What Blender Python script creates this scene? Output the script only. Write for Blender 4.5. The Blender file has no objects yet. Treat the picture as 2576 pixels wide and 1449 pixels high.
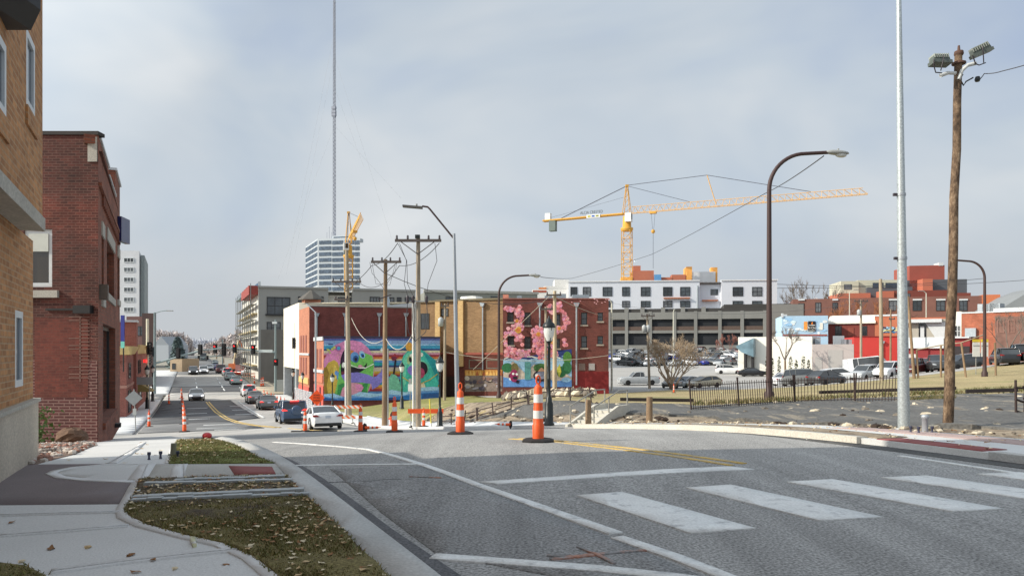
import bpy, bmesh, math, random
from math import sin, cos, pi, radians, sqrt, atan2
from mathutils import Vector, Matrix
random.seed(7)
scene = bpy.context.scene
COL = scene.collection
F, H, CX, CZ = 1860.0, 880.0, 1288.0, 1.6       # focal length and principal point of the photograph, eye height

# ------------------------------------------------------------------ survey helpers
def W(px, py, d):
    return Vector(((px - CX) / F * d, d, CZ - (py - H) / F * d))
def smooth(a, b, x):
    u = min(1, max(0, (x - a) / (b - a))); return u * u * (3 - 2 * u)
def lerp(a, b, u): return a + (b - a) * u
ZS = [(-200,-1.0),(-60,-1.3),(-20,-1.5),(0,-1.57),(6,-1.58),(10,-1.62),(13,-1.74),(18,-2.14),(23.7,-2.70),(34,-3.72),(46,-4.82),(58,-5.4),
      (80,-6.05),(98,-6.35),(112,-6.35),(135,-5.85),(160,-5.15),(210,-4.75),(310,-4.3),(420,-3.2),(600,-1.2),(800,0.2),(1200,2.5),(4000,5)]
def interp(tab, x):
    if x <= tab[0][0]: return tab[0][1]
    if x >= tab[-1][0]: return tab[-1][1]
    for i in range(len(tab) - 1):
        x0, y0 = tab[i]; x1, y1 = tab[i + 1]
        if x0 <= x <= x1:
            xm, ym = tab[i - 1] if i > 0 else (x0 - (x1 - x0), y0 - (y1 - y0))
            xp, yp = tab[i + 2] if i + 2 < len(tab) else (x1 + (x1 - x0), y1)
            h = x1 - x0; u = (x - x0) / h
            m0 = ((y1 - y0) / h + (y0 - ym) / (x0 - xm)) / 2 * h; m1 = ((yp - y1) / (xp - x1) + (y1 - y0) / h) / 2 * h
            return (2*u**3 - 3*u*u + 1)*y0 + (u**3 - 2*u*u + u)*m0 + (-2*u**3 + 3*u*u)*y1 + (u**3 - u*u)*m1
BEND = 0.022
def XY(s, t):
    tt = t - BEND * 0 + BEND * max(0, s - 40)
    return (.905 * tt - .425 * s, .425 * tt + .905 * s)
def ST(x, y):
    s = (-.425 * x + .905 * y); tt = (.905 * x + .425 * y)
    return s, tt - BEND * max(0, s - 40)
LD = [5,12,20,32,45,60,77,100,130,160,220,300,600,1500,5000]
LP = [800,1100,1400,1750,2100,2576,3300]
LT = [[-1.6,-1.7,-1.7,-1.7,-1.7,-1.7,-1.7],
      [-2,-2,-1.9,-1.85,-1.8,-1.72,-1.5],
      [-2.3,-2.4,-2.45,-2.4,-2.1,-1.9,-1.5],
      [-3.4,-2.5,-2.45,-2.55,-2.35,-2.05,-1.6],
      [-4.7,-3.4,-2.9,-2.9,-2.45,-2.0,-1.6],
      [-5.0,-4.6,-3.9,-3.7,-2.8,-1.9,-1.6],
      [-5.3,-5.2,-4.7,-4.4,-3.6,-1.2,-1.2],
      [-5.7,-5.2,-5.0,-5.0,-4.2,-1.6,-1.4],
      [-5.5,-5.0,-4.8,-4.5,-4.2,-2.6,-2],
      [-5,-4.5,-4.0,-3.7,-3.4,-2.6,-2],
      [-4.5,-3,-1,.4,-1,-1,-1],
      [-4,-1,2,2.2,2,3,3],
      [0,2,3,3,3,3,3],[4,5,6,6,6,6,6],[5,5,6,6,6,6,6]]
def lot(x, y):
    d = max(5.01, y); px = CX + F * x / d if y > 5 else 3300
    px = min(3299, max(801, px)); d = min(4990, d)
    i = max(k for k in range(len(LD) - 1) if LD[k] <= d); j = max(k for k in range(len(LP) - 1) if LP[k] <= px)
    u = (d - LD[i]) / (LD[i+1] - LD[i]); v = (px - LP[j]) / (LP[j+1] - LP[j])
    return lerp(lerp(LT[i][j], LT[i][j+1], v), lerp(LT[i+1][j], LT[i+1][j+1], v), u)
def GZ(x, y):
    s, t = ST(x, y)
    zs = interp(ZS, s)
    zr = zs - .02 * min(max(0, t - 6), 9)
    a, b = (13.6, 17.2)
    if s > 60: a, b = 14.5, 26
    k = smooth(a, b, t) if y > 5 else 0
    z = lerp(zr, lot(x, y), k) if k > 0 else zr
    return z + CZ
def G(x, y, dz=0): return Vector((x, y, GZ(x, y) + dz))
def GP(px, d, dz=0): return G((px - CX) / F * d, d, dz)
def GR(px, py, dz=0):
    """where the line of sight through a photograph point meets the ground"""
    d = 2.0
    while d < 900:
        x = (px - CX) / F * d
        if CZ - (py - H) / F * d <= GZ(x, d) + dz:
            lo, hi = d - max(.05, d * .01), d
            for _ in range(30):
                m = (lo + hi) / 2
                if CZ - (py - H) / F * m <= GZ((px - CX) / F * m, m) + dz: hi = m
                else: lo = m
            return Vector(((px - CX) / F * hi, hi))
        d += max(.05, d * .01)
    return Vector(((px - CX) / F * 900, 900))
def GRS(pts, dz=0): return [tuple(GR(a, b, dz)) for a, b in pts]

# ------------------------------------------------------------------ object helpers
def tag(o, label=None, cat=None, group=None, kind=None):
    if label: o['label'] = label
    if cat: o['category'] = cat
    if group: o['group'] = group
    if kind: o['kind'] = kind
    return o
def thing(name, label, cat, loc=(0, 0, 0), rz=0, group=None):
    o = bpy.data.objects.new(name, None); COL.objects.link(o)
    o.empty_display_size = .3; o.location = loc; o.rotation_euler = (0, 0, rz)
    return tag(o, label, cat, group)
KIDS = {}
def kids(o): return KIDS.get(o.name, [])
def copy_tree(o, parent=None):
    c = o.copy(); COL.objects.link(c); c.parent = parent
    if parent: KIDS.setdefault(parent.name, []).append(c)
    for ch in kids(o): copy_tree(ch, c)
    return c
class MB:
    """collects shapes, builds one mesh object"""
    def __init__(s): s.v = []; s.f = []; s.m = []; s.sm = []; s.xf = None
    def add(s, vs, fs, m=0, sm=False):
        b = len(s.v)
        for p in vs: s.v.append(tuple(s.xf @ Vector(p)) if s.xf else tuple(p))
        for f in fs: s.f.append([i + b for i in f]); s.m.append(m); s.sm.append(sm)
        return s
    def box(s, c, d, m=0, rz=0, rx=0, ry=0):
        x, y, z = d[0]/2, d[1]/2, d[2]/2
        vs = [Vector((a*x, b*y, e*z)) for e in (-1, 1) for b in (-1, 1) for a in (-1, 1)]
        if rz or rx or ry:
            R = Matrix.Rotation(rz, 3, 'Z') @ Matrix.Rotation(ry, 3, 'Y') @ Matrix.Rotation(rx, 3, 'X'); vs = [R @ p for p in vs]
        vs = [p + Vector(c) for p in vs]
        return s.add(vs, [(0,2,3,1),(4,5,7,6),(0,1,5,4),(2,6,7,3),(0,4,6,2),(1,3,7,5)], m)
    def b2(s, p0, p1, m=0):
        return s.box([(p0[i]+p1[i])/2 for i in range(3)], [abs(p1[i]-p0[i]) for i in range(3)], m)
    def quad(s, a, b, c, d, m=0): return s.add([a, b, c, d], [(0,1,2,3)], m)
    def poly(s, pts, m=0): return s.add(pts, [tuple(range(len(pts)))], m)
    def tube(s, pts, r, n=8, m=0, caps=True, sm=True):
        pts = [Vector(p) for p in pts]; k = len(pts)
        rs = r if isinstance(r, (list, tuple)) else [r] * k
        up = None; vs = []
        for i, p in enumerate(pts):
            a = pts[max(0, i-1)]; b = pts[min(k-1, i+1)]; t = (b - a).normalized() if (b-a).length > 1e-9 else Vector((0,0,1))
            if up is None: up = t.orthogonal().normalized()
            up = (up - t * up.dot(t)); up = up.normalized() if up.length > 1e-6 else t.orthogonal().normalized()
            w = t.cross(up)
            for j in range(n): vs.append(p + (up * cos(2*pi*j/n) + w * sin(2*pi*j/n)) * rs[i])
        fs = [(i*n+j, i*n+(j+1)%n, (i+1)*n+(j+1)%n, (i+1)*n+j) for i in range(k-1) for j in range(n)]
        s.add(vs, fs, m, sm)
        if caps: s.add(vs[:n], [tuple(range(n))[::-1]], m); s.add(vs[-n:], [tuple(range(n))], m)
        return s
    def bar(s, a, b, w, m=0): return s.tube([a, b], w/2*1.25, 4, m, True, False)
    def lathe(s, prof, c=(0,0,0), n=16, m=0, sm=True):
        vs = []; k = len(prof)
        for r, z in prof:
            for j in range(n): vs.append((c[0]+r*cos(2*pi*j/n), c[1]+r*sin(2*pi*j/n), c[2]+z))
        fs = [(i*n+j, i*n+(j+1)%n, (i+1)*n+(j+1)%n, (i+1)*n+j) for i in range(k-1) for j in range(n)]
        s.add(vs, fs, m, sm); s.add(vs[:n], [tuple(range(n))[::-1]], m); s.add(vs[-n:], [tuple(range(n))], m)
        return s
    def ell(s, c, r, m=0, n=12, k=7, jit=0, sm=True):
        vs = []; 
        for i in range(k+1):
            th = pi*i/k
            for j in range(n):
                q = 1 + (random.uniform(-jit, jit) if jit else 0)
                vs.append((c[0]+r[0]*sin(th)*cos(2*pi*j/n)*q, c[1]+r[1]*sin(th)*sin(2*pi*j/n)*q, c[2]-r[2]*cos(th)*q))
        fs = [(i*n+j, i*n+(j+1)%n, (i+1)*n+(j+1)%n, (i+1)*n+j) for i in range(k) for j in range(n)]
        return s.add(vs, fs, m, sm)
    def prism(s, pts, ax, a0, a1, m=0, sm=False):
        """2-D outline extruded along axis ax (0,1,2) from a0 to a1"""
        def P(p, a):
            q = [p[0], p[1]]; q.insert(ax, a); return tuple(q)
        n = len(pts); vs = [P(p, a0) for p in pts] + [P(p, a1) for p in pts]
        s.add(vs, [tuple(range(n))[::-1], tuple(range(n, 2*n))], m)
        return s.add(vs, [(i, (i+1)%n, n+(i+1)%n, n+i) for i in range(n)], m, sm)
    def wall(s, o, u, w, h, holes=(), depth=.15, m=0, mr=None):
        """upright wall face from o along u (unit, xy), outward normal to the right of u; holes (x0,z0,x1,z1) get reveals"""
        o = Vector(o); u = Vector((u[0], u[1], 0)).normalized(); n = Vector((u.y, -u.x, 0)); z = Vector((0,0,1))
        mr = m if mr is None else mr
        xs = sorted({0, w} | {min(w, max(0, a)) for q in holes for a in (q[0], q[2])}); zs = sorted({0, h} | {min(h, max(0, a)) for q in holes for a in (q[1], q[3])})
        for i in range(len(xs)-1):
            for j in range(len(zs)-1):
                cx, cz = (xs[i]+xs[i+1])/2, (zs[j]+zs[j+1])/2
                if any(q[0] < cx < q[2] and q[1] < cz < q[3] for q in holes): continue
                P = lambda a, b: o + u*a + z*b
                s.quad(P(xs[i], zs[j]), P(xs[i+1], zs[j]), P(xs[i+1], zs[j+1]), P(xs[i], zs[j+1]), m)
        for x0, z0, x1, z1 in holes:
            c = [(x0,z0),(x1,z0),(x1,z1),(x0,z1)]
            for k in range(4):
                a, b = c[k], c[(k+1)%4]
                A = o+u*a[0]+z*a[1]; B = o+u*b[0]+z*b[1]
                s.quad(A, B, B-n*depth, A-n*depth, mr)
        return s
    def build(s, name, mats, parent=None, smooth_all=None, weld=False, loc=None):
        me = bpy.data.meshes.new(name); me.from_pydata(s.v, [], s.f)
        if not isinstance(mats, (list, tuple)): mats = [mats]
        for m in mats: me.materials.append(m)
        me.polygons.foreach_set('material_index', s.m); me.polygons.foreach_set('use_smooth', s.sm if smooth_all is None else [smooth_all]*len(s.f))
        me.update()
        uv = me.uv_layers.new(name='UVMap')
        dat = [0.0] * (len(me.loops) * 2); vs = me.vertices
        for p in me.polygons:
            n = p.normal
            if abs(n.z) > .75: fu, fv = Vector((1,0,0)), Vector((0,1,0))
            else:
                fu = Vector((-n.y, n.x, 0)).normalized(); fv = Vector((0,0,1))
            for li in p.loop_indices:
                co = vs[me.loops[li].vertex_index].co
                dat[li*2] = co.dot(fu); dat[li*2+1] = co.dot(fv)
        uv.data.foreach_set('uv', dat)
        if weld:
            bm = bmesh.new(); bm.from_mesh(me); bmesh.ops.remove_doubles(bm, verts=bm.verts, dist=1e-4); bm.to_mesh(me); bm.free()
        o = bpy.data.objects.new(name, me); COL.objects.link(o)
        if parent: o.parent = parent; KIDS.setdefault(parent.name, []).append(o)
        if loc: o.location = loc
        return o
def recolor(o, mat, i=0):
    o.material_slots[i].link = 'OBJECT'; o.material_slots[i].material = mat

# ------------------------------------------------------------------ materials
def srgb(r, g, b):
    f = lambda c: (c/255/12.92 if c/255 <= .04045 else ((c/255+.055)/1.055)**2.4)
    return (f(r), f(g), f(b), 1)
MATS = {}
class NT:
    def __init__(s, name):
        s.m = bpy.data.materials.new(name); s.m.use_nodes = True; s.t = s.m.node_tree; s.b = s.t.nodes['Principled BSDF']
    def n(s, typ, **k):
        q = s.t.nodes.new(typ)
        for a, v in k.items(): setattr(q, a, v)
        return q
    def l(s, a, b): s.t.links.new(a, b)
    def noise(s, vec, scale, detail=3, rough=.55):
        q = s.n('ShaderNodeTexNoise'); q.inputs['Scale'].default_value = scale; q.inputs['Detail'].default_value = detail; q.inputs['Roughness'].default_value = rough
        s.l(vec, q.inputs['Vector']); return q.outputs['Fac']
    def ramp(s, fac, stops):
        q = s.n('ShaderNodeValToRGB'); e = q.color_ramp.elements
        while len(e) < len(stops): e.new(.5)
        for i, (p, c) in enumerate(stops): e[i].position = p; e[i].color = c if len(c) == 4 else (*c, 1)
        s.l(fac, q.inputs['Fac']); return q.outputs['Color']
    def mix(s, fac, a, b, mode='MIX'):
        q = s.n('ShaderNodeMix', data_type='RGBA', blend_type=mode)
        for inp, v in ((q.inputs[0], fac), (q.inputs[6], a), (q.inputs[7], b)):
            if hasattr(v, 'links') or hasattr(v, 'is_linked'): s.l(v, inp)
            else: inp.default_value = v if not isinstance(v, tuple) or len(v) == 4 else (*v, 1)
        return q.outputs[2]
    def vec(s, kind='Object', scale=(1,1,1), rot=0):
        tc = s.n('ShaderNodeTexCoord'); mp = s.n('ShaderNodeMapping'); mp.inputs['Scale'].default_value = scale; mp.inputs['Rotation'].default_value = (0,0,rot)
        s.l(tc.outputs[kind], mp.inputs['Vector']); return mp.outputs['Vector']
    def bump(s, h, st=.3, dist=.02):
        q = s.n('ShaderNodeBump'); q.inputs['Strength'].default_value = st; q.inputs['Distance'].default_value = dist
        s.l(h, q.inputs['Height']); s.l(q.outputs['Normal'], s.b.inputs['Normal'])
def dk(c, k): return (c[0]*k, c[1]*k, c[2]*k, 1)
def mat(name, c, rough=.8, var=.25, scale=3, metal=0, streak=False, spec=None, fine=0):
    """plain material with mottled procedural wear"""
    if name in MATS: return MATS[name]
    t = NT(name); v = t.vec('Object', (1,1,.25) if streak else (1,1,1))
    col = t.ramp(t.noise(v, scale, 4, .6), [(.25, dk(c, 1-var)), (.75, dk(c, 1+var*.6))])
    if fine:
        col = t.mix(1.0, col, t.ramp(t.noise(t.vec('Object'), fine, 2), [(.3, (.75,.75,.75,1)), (.7, (1.15,1.15,1.15,1))]), 'MULTIPLY')
    t.l(col, t.b.inputs['Base Color']); t.b.inputs['Roughness'].default_value = rough; t.b.inputs['Metallic'].default_value = metal
    if spec is not None: t.b.inputs['Specular IOR Level'].default_value = spec
    MATS[name] = t.m; return t.m
def brick(name, c1, c2, mortar, bw=.21, bh=.072, ms=.008, stain=.35, bumpst=.4, patch=None):
    if name in MATS: return MATS[name]
    t = NT(name); v = t.vec('UV')
    b = t.n('ShaderNodeTexBrick'); t.l(v, b.inputs['Vector'])
    b.inputs['Color1'].default_value = c1; b.inputs['Color2'].default_value = c2; b.inputs['Mortar'].default_value = mortar
    b.inputs['Scale'].default_value = 1; b.inputs['Brick Width'].default_value = bw; b.inputs['Row Height'].default_value = bh
    b.inputs['Mortar Size'].default_value = ms; b.inputs['Bias'].default_value = -.1; b.inputs['Mortar Smooth'].default_value = .2
    col = b.outputs['Color']
    col = t.mix(1.0, col, t.ramp(t.noise(v, .7, 5, .65), [(.28, (1-stain,)*3), (.72, (1+stain*.5,)*3)]), 'MULTIPLY')
    col = t.mix(1.0, col, t.ramp(t.noise(v, 9, 3, .7), [(.3, (.8,)*3), (.7, (1.15,)*3)]), 'MULTIPLY')
    if patch:
        f = t.ramp(t.noise(t.vec('UV', (.6, 1.2, 1)), .55, 2, .4), [(.56, (0,)*3), (.6, (1,)*3)])
        col = t.mix(f, col, t.mix(1.0, col, patch, 'MULTIPLY'))
    t.l(col, t.b.inputs['Base Color']); t.b.inputs['Roughness'].default_value = .9
    inv = t.n('ShaderNodeMath', operation='SUBTRACT'); inv.inputs[0].default_value = 1; t.l(b.outputs['Fac'], inv.inputs[1])
    t.bump(inv.outputs[0], bumpst, .01)
    MATS[name] = t.m; return t.m
def glassm(name, c, rough=.08, spec=.8, var=.3):
    if name in MATS: return MATS[name]
    t = NT(name); col = t.ramp(t.noise(t.vec('Object'), .6, 2), [(.35, dk(c, 1-var)), (.65, dk(c, 1+var))])
    t.l(col, t.b.inputs['Base Color']); t.b.inputs['Roughness'].default_value = rough; t.b.inputs['Specular IOR Level'].default_value = spec
    MATS[name] = t.m; return t.m
def lampm(name, c, e):
    if name in MATS: return MATS[name]
    t = NT(name); t.b.inputs['Base Color'].default_value = c; t.b.inputs['Emission Color'].default_value = c; t.b.inputs['Emission Strength'].default_value = e
    t.b.inputs['Roughness'].default_value = .3
    MATS[name] = t.m; return t.m
def paint(name, c, rough=.25):
    if name in MATS: return MATS[name]
    t = NT(name)
    col = t.ramp(t.noise(t.vec('Object'), 1.5, 3), [(.3, dk(c, .88)), (.7, dk(c, 1.08))]); t.l(col, t.b.inputs['Base Color'])
    t.b.inputs['Roughness'].default_value = rough; t.b.inputs['Coat Weight'].default_value = .6; t.b.inputs['Coat Roughness'].default_value = .08
    MATS[name] = t.m; return t.m
def ground_mat(name, c, var=.2, fine=70, fineamt=.35, patch=.35, streakrot=None, rough=.92, bumpst=.35, cracks=0, c2=None, c2scale=.8, c2cut=(.5,.6), stretch=None):
    if name in MATS: return MATS[name]
    t = NT(name); v = t.vec('Object')
    col = t.ramp(t.noise(v, patch, 5, .6), [(.28, dk(c, 1-var)), (.72, dk(c, 1+var*.7))])
    if c2:
        f = t.ramp(t.noise(t.vec('Object', *stretch) if stretch else v, c2scale, 5, .62), [(c2cut[0], (0,)*3), (c2cut[1], (1,)*3)]); col = t.mix(f, col, c2)
    if streakrot is not None:
        sv = t.vec('Object', (1.1, .05, 1), streakrot)
        col = t.mix(1.0, col, t.ramp(t.noise(sv, 1.6, 4, .6), [(.3, (.8,)*3), (.7, (1.14,)*3)]), 'MULTIPLY')
    fn = t.noise(v, fine, 2, .6)
    col = t.mix(1.0, col, t.ramp(fn, [(.3, (1-fineamt,)*3), (.7, (1+fineamt,)*3)]), 'MULTIPLY')
    if cracks:
        vo = t.n('ShaderNodeTexVoronoi', feature='DISTANCE_TO_EDGE'); vo.inputs['Scale'].default_value = cracks
        wv = t.n('ShaderNodeMix', data_type='RGBA'); wv.inputs[0].default_value = .25
        nz = t.n('ShaderNodeTexNoise'); nz.inputs['Scale'].default_value = .9; nz.inputs['Detail'].default_value = 4; t.l(v, nz.inputs['Vector'])
        t.l(v, wv.inputs[6]); t.l(nz.outputs['Color'], wv.inputs[7]); t.l(wv.outputs[2], vo.inputs['Vector'])
        gate = t.ramp(t.noise(v, .25, 3), [(.5, (0,)*3), (.58, (1,)*3)])
        ln = t.ramp(vo.outputs['Distance'], [(0, (1,)*3), (.006, (0,)*3)])
        col = t.mix(t.mix(1.0, ln, gate, 'MULTIPLY'), col, t.mix(1.0, col, (.5,.5,.5,1), 'MULTIPLY'))
    t.l(col, t.b.inputs['Base Color']); t.b.inputs['Roughness'].default_value = rough; t.b.inputs['Specular IOR Level'].default_value = .25
    t.bump(fn, bumpst, .01)
    MATS[name] = t.m; return t.m

def drape(name, poly, material, dz=.01, res=.5, skirt=.03, kind='structure', label=None, cat=None, parent=None, group=None, rel=None):
    """a sheet laid over the ground inside a polygon of (x, y)"""
    bm = bmesh.new(); vs = [bm.verts.new((p[0], p[1], 0)) for p in poly]; bm.faces.new(vs)
    bmesh.ops.triangulate(bm, faces=bm.faces[:])
    xs = [p[0] for p in poly]; ys = [p[1] for p in poly]
    def cut(ax, lo, hi):
        a = math.ceil(lo / res) * res
        while a < hi:
            co = (a, 0, 0) if ax == 0 else (0, a, 0); no = (1,0,0) if ax == 0 else (0,1,0)
            bmesh.ops.bisect_plane(bm, geom=bm.verts[:]+bm.edges[:]+bm.faces[:], plane_co=co, plane_no=no, dist=1e-6); a += res
    cut(0, min(xs), max(xs)); cut(1, min(ys), max(ys))
    bmesh.ops.remove_doubles(bm, verts=bm.verts[:], dist=1e-4)
    for v in bm.verts: v.co.z = GZ(v.co.x, v.co.y) + (rel(v.co.x, v.co.y) if rel else dz)
    for f in bm.faces:
        f.normal_update()
        if f.normal.z < 0: f.normal_flip()
        f.smooth = True
    if skirt:
        be = [e for e in bm.edges if len(e.link_faces) == 1]
        r = bmesh.ops.extrude_edge_only(bm, edges=be)
        for v in [g for g in r['geom'] if isinstance(g, bmesh.types.BMVert)]: v.co.z -= skirt
        for f in [g for g in r['geom'] if isinstance(g, bmesh.types.BMFace)]: f.smooth = False
        bmesh.ops.recalc_face_normals(bm, faces=bm.faces[:])
    me = bpy.data.meshes.new(name); bm.to_mesh(me); bm.free(); me.materials.append(material)
    o = bpy.data.objects.new(name, me); COL.objects.link(o)
    if parent: o.parent = parent; KIDS.setdefault(parent.name, []).append(o)
    elif kind == 'thing': tag(o, label, cat, group)
    else: tag(o, label, cat, group, kind)
    return o
def strip_poly(pts, w):
    """polygon of constant width along a polyline"""
    L, R = [], []
    for i, p in enumerate(pts):
        a = Vector(pts[max(0, i-1)]); b = Vector(pts[min(len(pts)-1, i+1)]); t = (b-a).normalized(); n = Vector((-t.y, t.x))
        ww = w[i] if isinstance(w, (list, tuple)) else w
        L.append(tuple(Vector(p) + n*ww/2)); R.append(tuple(Vector(p) - n*ww/2))
    return L + R[::-1]
def text(body, size, material, parent, loc, rot, name='lettering', ext=.01, align='CENTER', sx=1):
    cu = bpy.data.curves.new(name, 'FONT'); cu.body = body; cu.size = size; cu.align_x = align; cu.align_y = 'CENTER'; cu.extrude = ext
    cu.materials.append(material)
    t = bpy.data.objects.new(name, cu); COL.objects.link(t); bpy.context.view_layer.update()
    me = bpy.data.meshes.new_from_object(t.evaluated_get(bpy.context.evaluated_depsgraph_get())); bpy.data.objects.remove(t)
    o = bpy.data.objects.new(name, me); COL.objects.link(o); o.location = loc; o.rotation_euler = rot; o.scale = (sx, 1, 1)
    if parent: o.parent = parent; KIDS.setdefault(parent.name, []).append(o)
    return o
class Fr:
    """a building's frame: front wall from A to B (left to right seen from the camera); local x along it, y into the building"""
    def __init__(s, A, B, z0):
        s.A = Vector((A[0], A[1])); d = Vector((B[0], B[1])) - s.A; s.w = d.length; s.u = d.normalized(); s.n = Vector((-s.u.y, s.u.x)); s.z0 = z0; s.rz = atan2(s.u.y, s.u.x)
    def loc(s): return (s.A.x, s.A.y, s.z0)
    def hit(s, px, py, yoff=0):
        o = s.A + s.n * yoff; r = (px - CX) / F      # x = r d, y = d
        # (r d - ox) n.x + (d - oy) n.y = 0
        d = (o.x * s.n.x + o.y * s.n.y) / (r * s.n.x + s.n.y)
        p = Vector((r * d, d)); return ((p - s.A).dot(s.u), CZ - (py - H) / F * d - s.z0)
    def side(s, px, py, xoff=0):
        o = s.A + s.u * xoff; r = (px - CX) / F
        d = (o.x * s.u.x + o.y * s.u.y) / (r * s.u.x + s.u.y)
        p = Vector((r * d, d)); return ((p - s.A).dot(s.n), CZ - (py - H) / F * d - s.z0)
    def rect(s, x0, y0, x1, y1, yoff=0):
        a = s.hit(x0, y1, yoff); b = s.hit(x1, y0, yoff); return (a[0], a[1], b[0], b[1])
def pxy(px, d): return ((px - CX) / F * d, d)
def windowf(parent, r, fm, gm, y=.12, fw=.07, cols=1, rows=2, sill=None, name='window'):
    """window on a front wall (local y = 0): recessed frame with its pane and sill as sub-parts"""
    x0, z0, x1, z1 = r; m = MB()
    m.b2((x0, y-.05, z0), (x0+fw, y, z1)).b2((x1-fw, y-.05, z0), (x1, y, z1)).b2((x0+fw, y-.05, z0), (x1-fw, y, z0+fw)).b2((x0+fw, y-.05, z1-fw), (x1-fw, y, z1))
    for i in range(1, cols): cx = lerp(x0, x1, i/cols); m.b2((cx-fw*.4, y-.045, z0+fw), (cx+fw*.4, y-.003, z1-fw))
    for i in range(1, rows): cz = lerp(z0, z1, i/rows); m.b2((x0+fw, y-.047, cz-fw*.4), (x1-fw, y-.004, cz+fw*.4))
    o = m.build(name, fm, parent)
    MB().b2((x0+.005, y-.022, z0+.005), (x1-.005, y-.008, z1-.005)).build('pane', gm, o)
    if sill: MB().b2((x0-.1, -.09, z0-.16), (x1+.1, .1, z0-.004)).build('sill', sill, o)
    return o
# ================================================================== MATERIAL PALETTE
ASPHALT = ground_mat('asphalt_worn', (.31,.308,.30,1), .16, 40, .55, .3, radians(25))
ASPH_D = ground_mat('asphalt_dark', (.105,.107,.112,1), .2, 40, .3, .3, radians(25))
ASPH_M = ground_mat('asphalt_mid', (.2,.2,.2,1), .2, 40, .3, .4, radians(25))
CONC_R = ground_mat('concrete_road', (.44,.425,.40,1), .16, 40, .16, .25, radians(25), cracks=.3)
CONC = ground_mat('concrete_walk', (.60,.605,.595,1), .1, 60, .1, .5)
CONC_N = ground_mat('concrete_new', (.66,.665,.66,1), .07, 60, .07, .6)
CONC_K = ground_mat('concrete_kerb', (.47,.47,.455,1), .2, 40, .14, .8)
MAUVE = ground_mat('mauve_asphalt', (.205,.175,.175,1), .12, 80, .16, .6)
TACT = brick('tactile_red', srgb(190,104,98), srgb(174,90,86), srgb(138,76,74), .12, .12, .02, .15, .6)
WHITE_P = ground_mat('road_paint_white', (.72,.73,.715,1), .1, 40, .12, 1.2, c2=(.40,.405,.41,1), c2scale=6, c2cut=(.55,.72))
YELLOW_P = ground_mat('road_paint_yellow', (.58,.41,.14,1), .15, 40, .2, 1.2, c2=(.36,.34,.29,1), c2scale=5, c2cut=(.48,.66))
ORANGE_P = ground_mat('marking_spray_orange', (.47,.20,.12,1), .2, 40, .25, 1.2, c2=(.27,.27,.27,1), c2scale=6, c2cut=(.34,.54))
GRASSB = ground_mat('turf_soil', (.16,.135,.055,1), .35, 45, .5, 1.2, c2=(.075,.058,.04,1), c2scale=.9, c2cut=(.5,.62))
MUD = ground_mat('mud', (.11,.088,.062,1), .35, 25, .5, 1.5, c2=(.12,.10,.05,1), c2scale=2.5, c2cut=(.5,.62))
DRYGR = ground_mat('dry_grass', (.37,.30,.16,1), .28, 14, .45, .3, c2=(.27,.255,.11,1), c2scale=.12, c2cut=(.5,.66))
LAWN = ground_mat('lawn', (.30,.275,.12,1), .25, 14, .4, .3, c2=(.235,.235,.08,1), c2scale=.25, c2cut=(.45,.6))
LOTA = ground_mat('lot_asphalt', (.40,.39,.37,1), .16, 20, .2, .08)
DIRT = ground_mat('dirt', (.30,.245,.18,1), .3, 18, .4, .8, c2=(.16,.12,.085,1), c2scale=1.2, c2cut=(.5,.62))
TERR = ground_mat('terrain', (.30,.28,.23,1), .25, 3, .3, .05)
TARP = ground_mat('tarp', (.128,.126,.12,1), .22, 14, .3, .35, radians(-62), rough=.75, c2=(.25,.22,.175,1), c2scale=1.3, c2cut=(.55,.63), stretch=((1.3,.16,1), radians(33)))
PEBBLE = mat('pebbles', srgb(190,176,165), .85, .3, 20)

# ================================================================== TERRAIN
def build_ground():
    def axis(lo, hi, fine0, fine1, st, gr):
        a = [fine0]
        while a[-1] < fine1: a.append(a[-1] + st)
        s = st; x = fine1
        while x < hi: s *= gr; x += s; a.append(x)
        s = st; x = fine0
        while x > lo: s *= gr; x -= s; a.insert(0, x)
        return a
    xs = axis(-2500, 2500, -30, 50, 2, 1.25); ys = axis(-250, 4500, -5, 110, 2, 1.15)
    vs = [(x, y, GZ(x, y) - .22) for y in ys for x in xs]; n = len(xs)
    fs = [(j*n+i, j*n+i+1, (j+1)*n+i+1, (j+1)*n+i) for j in range(len(ys)-1) for i in range(n-1)]
    m = MB(); m.add(vs, fs, 0, True); o = m.build('ground', TERR); tag(o, kind='structure')
build_ground()
def ST_poly(pts): return [XY(s, t) for s, t in pts]
# ------------------------------------------------------------------ roads
drape('road', ST_poly([(-40,1.2),(34,1.2),(34,11.7),(-40,11.7)]), ASPHALT, 0, .5)
drape('intersection', ST_poly([(34,11.7),(34,1.2),(33.8,-60),(49.5,-60),(49.5,-1.9),(52,-1.9),(52,11.7)]), CONC_R, 0, 1)
drape('road', ST_poly([(52,-1.9),(52,11.7),(120,11.4),(260,11.4),(900,11.4),(900,-1.6),(260,-.5),(150,-.8),(100,-1.7)]), CONC_R, 0, 2)
drape('side_street', ST_poly([(20,11.7),(24.6,11.7),(26,16),(23,16)]), CONC_R, .02, 1)
drape('asphalt_patch', ST_poly([(60.5,-1.7),(60.5,4.1),(64,6.6),(100,6.2),(102,-1.6)]), ASPH_D, .03, 2)
drape('asphalt_patch', ST_poly([(50,-1.7),(50,5.6),(55,5.2),(60.3,4.4),(60.3,-1.7)]), ASPH_M, .03, 2)
drape('asphalt_patch', ST_poly([(118,-1.2),(118,10.9),(131,10.9),(131,-1.2)]), ASPH_D, .035, 2)
drape('asphalt_patch', ST_poly([(165,-.8),(165,11),(420,11),(420,-.8)]), ASPH_M, .05, 4)
drape('side_street', ST_poly([(104,-1.8),(104,-60),(114,-60),(114,-1.8)]), CONC_R, .02, 3)
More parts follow.
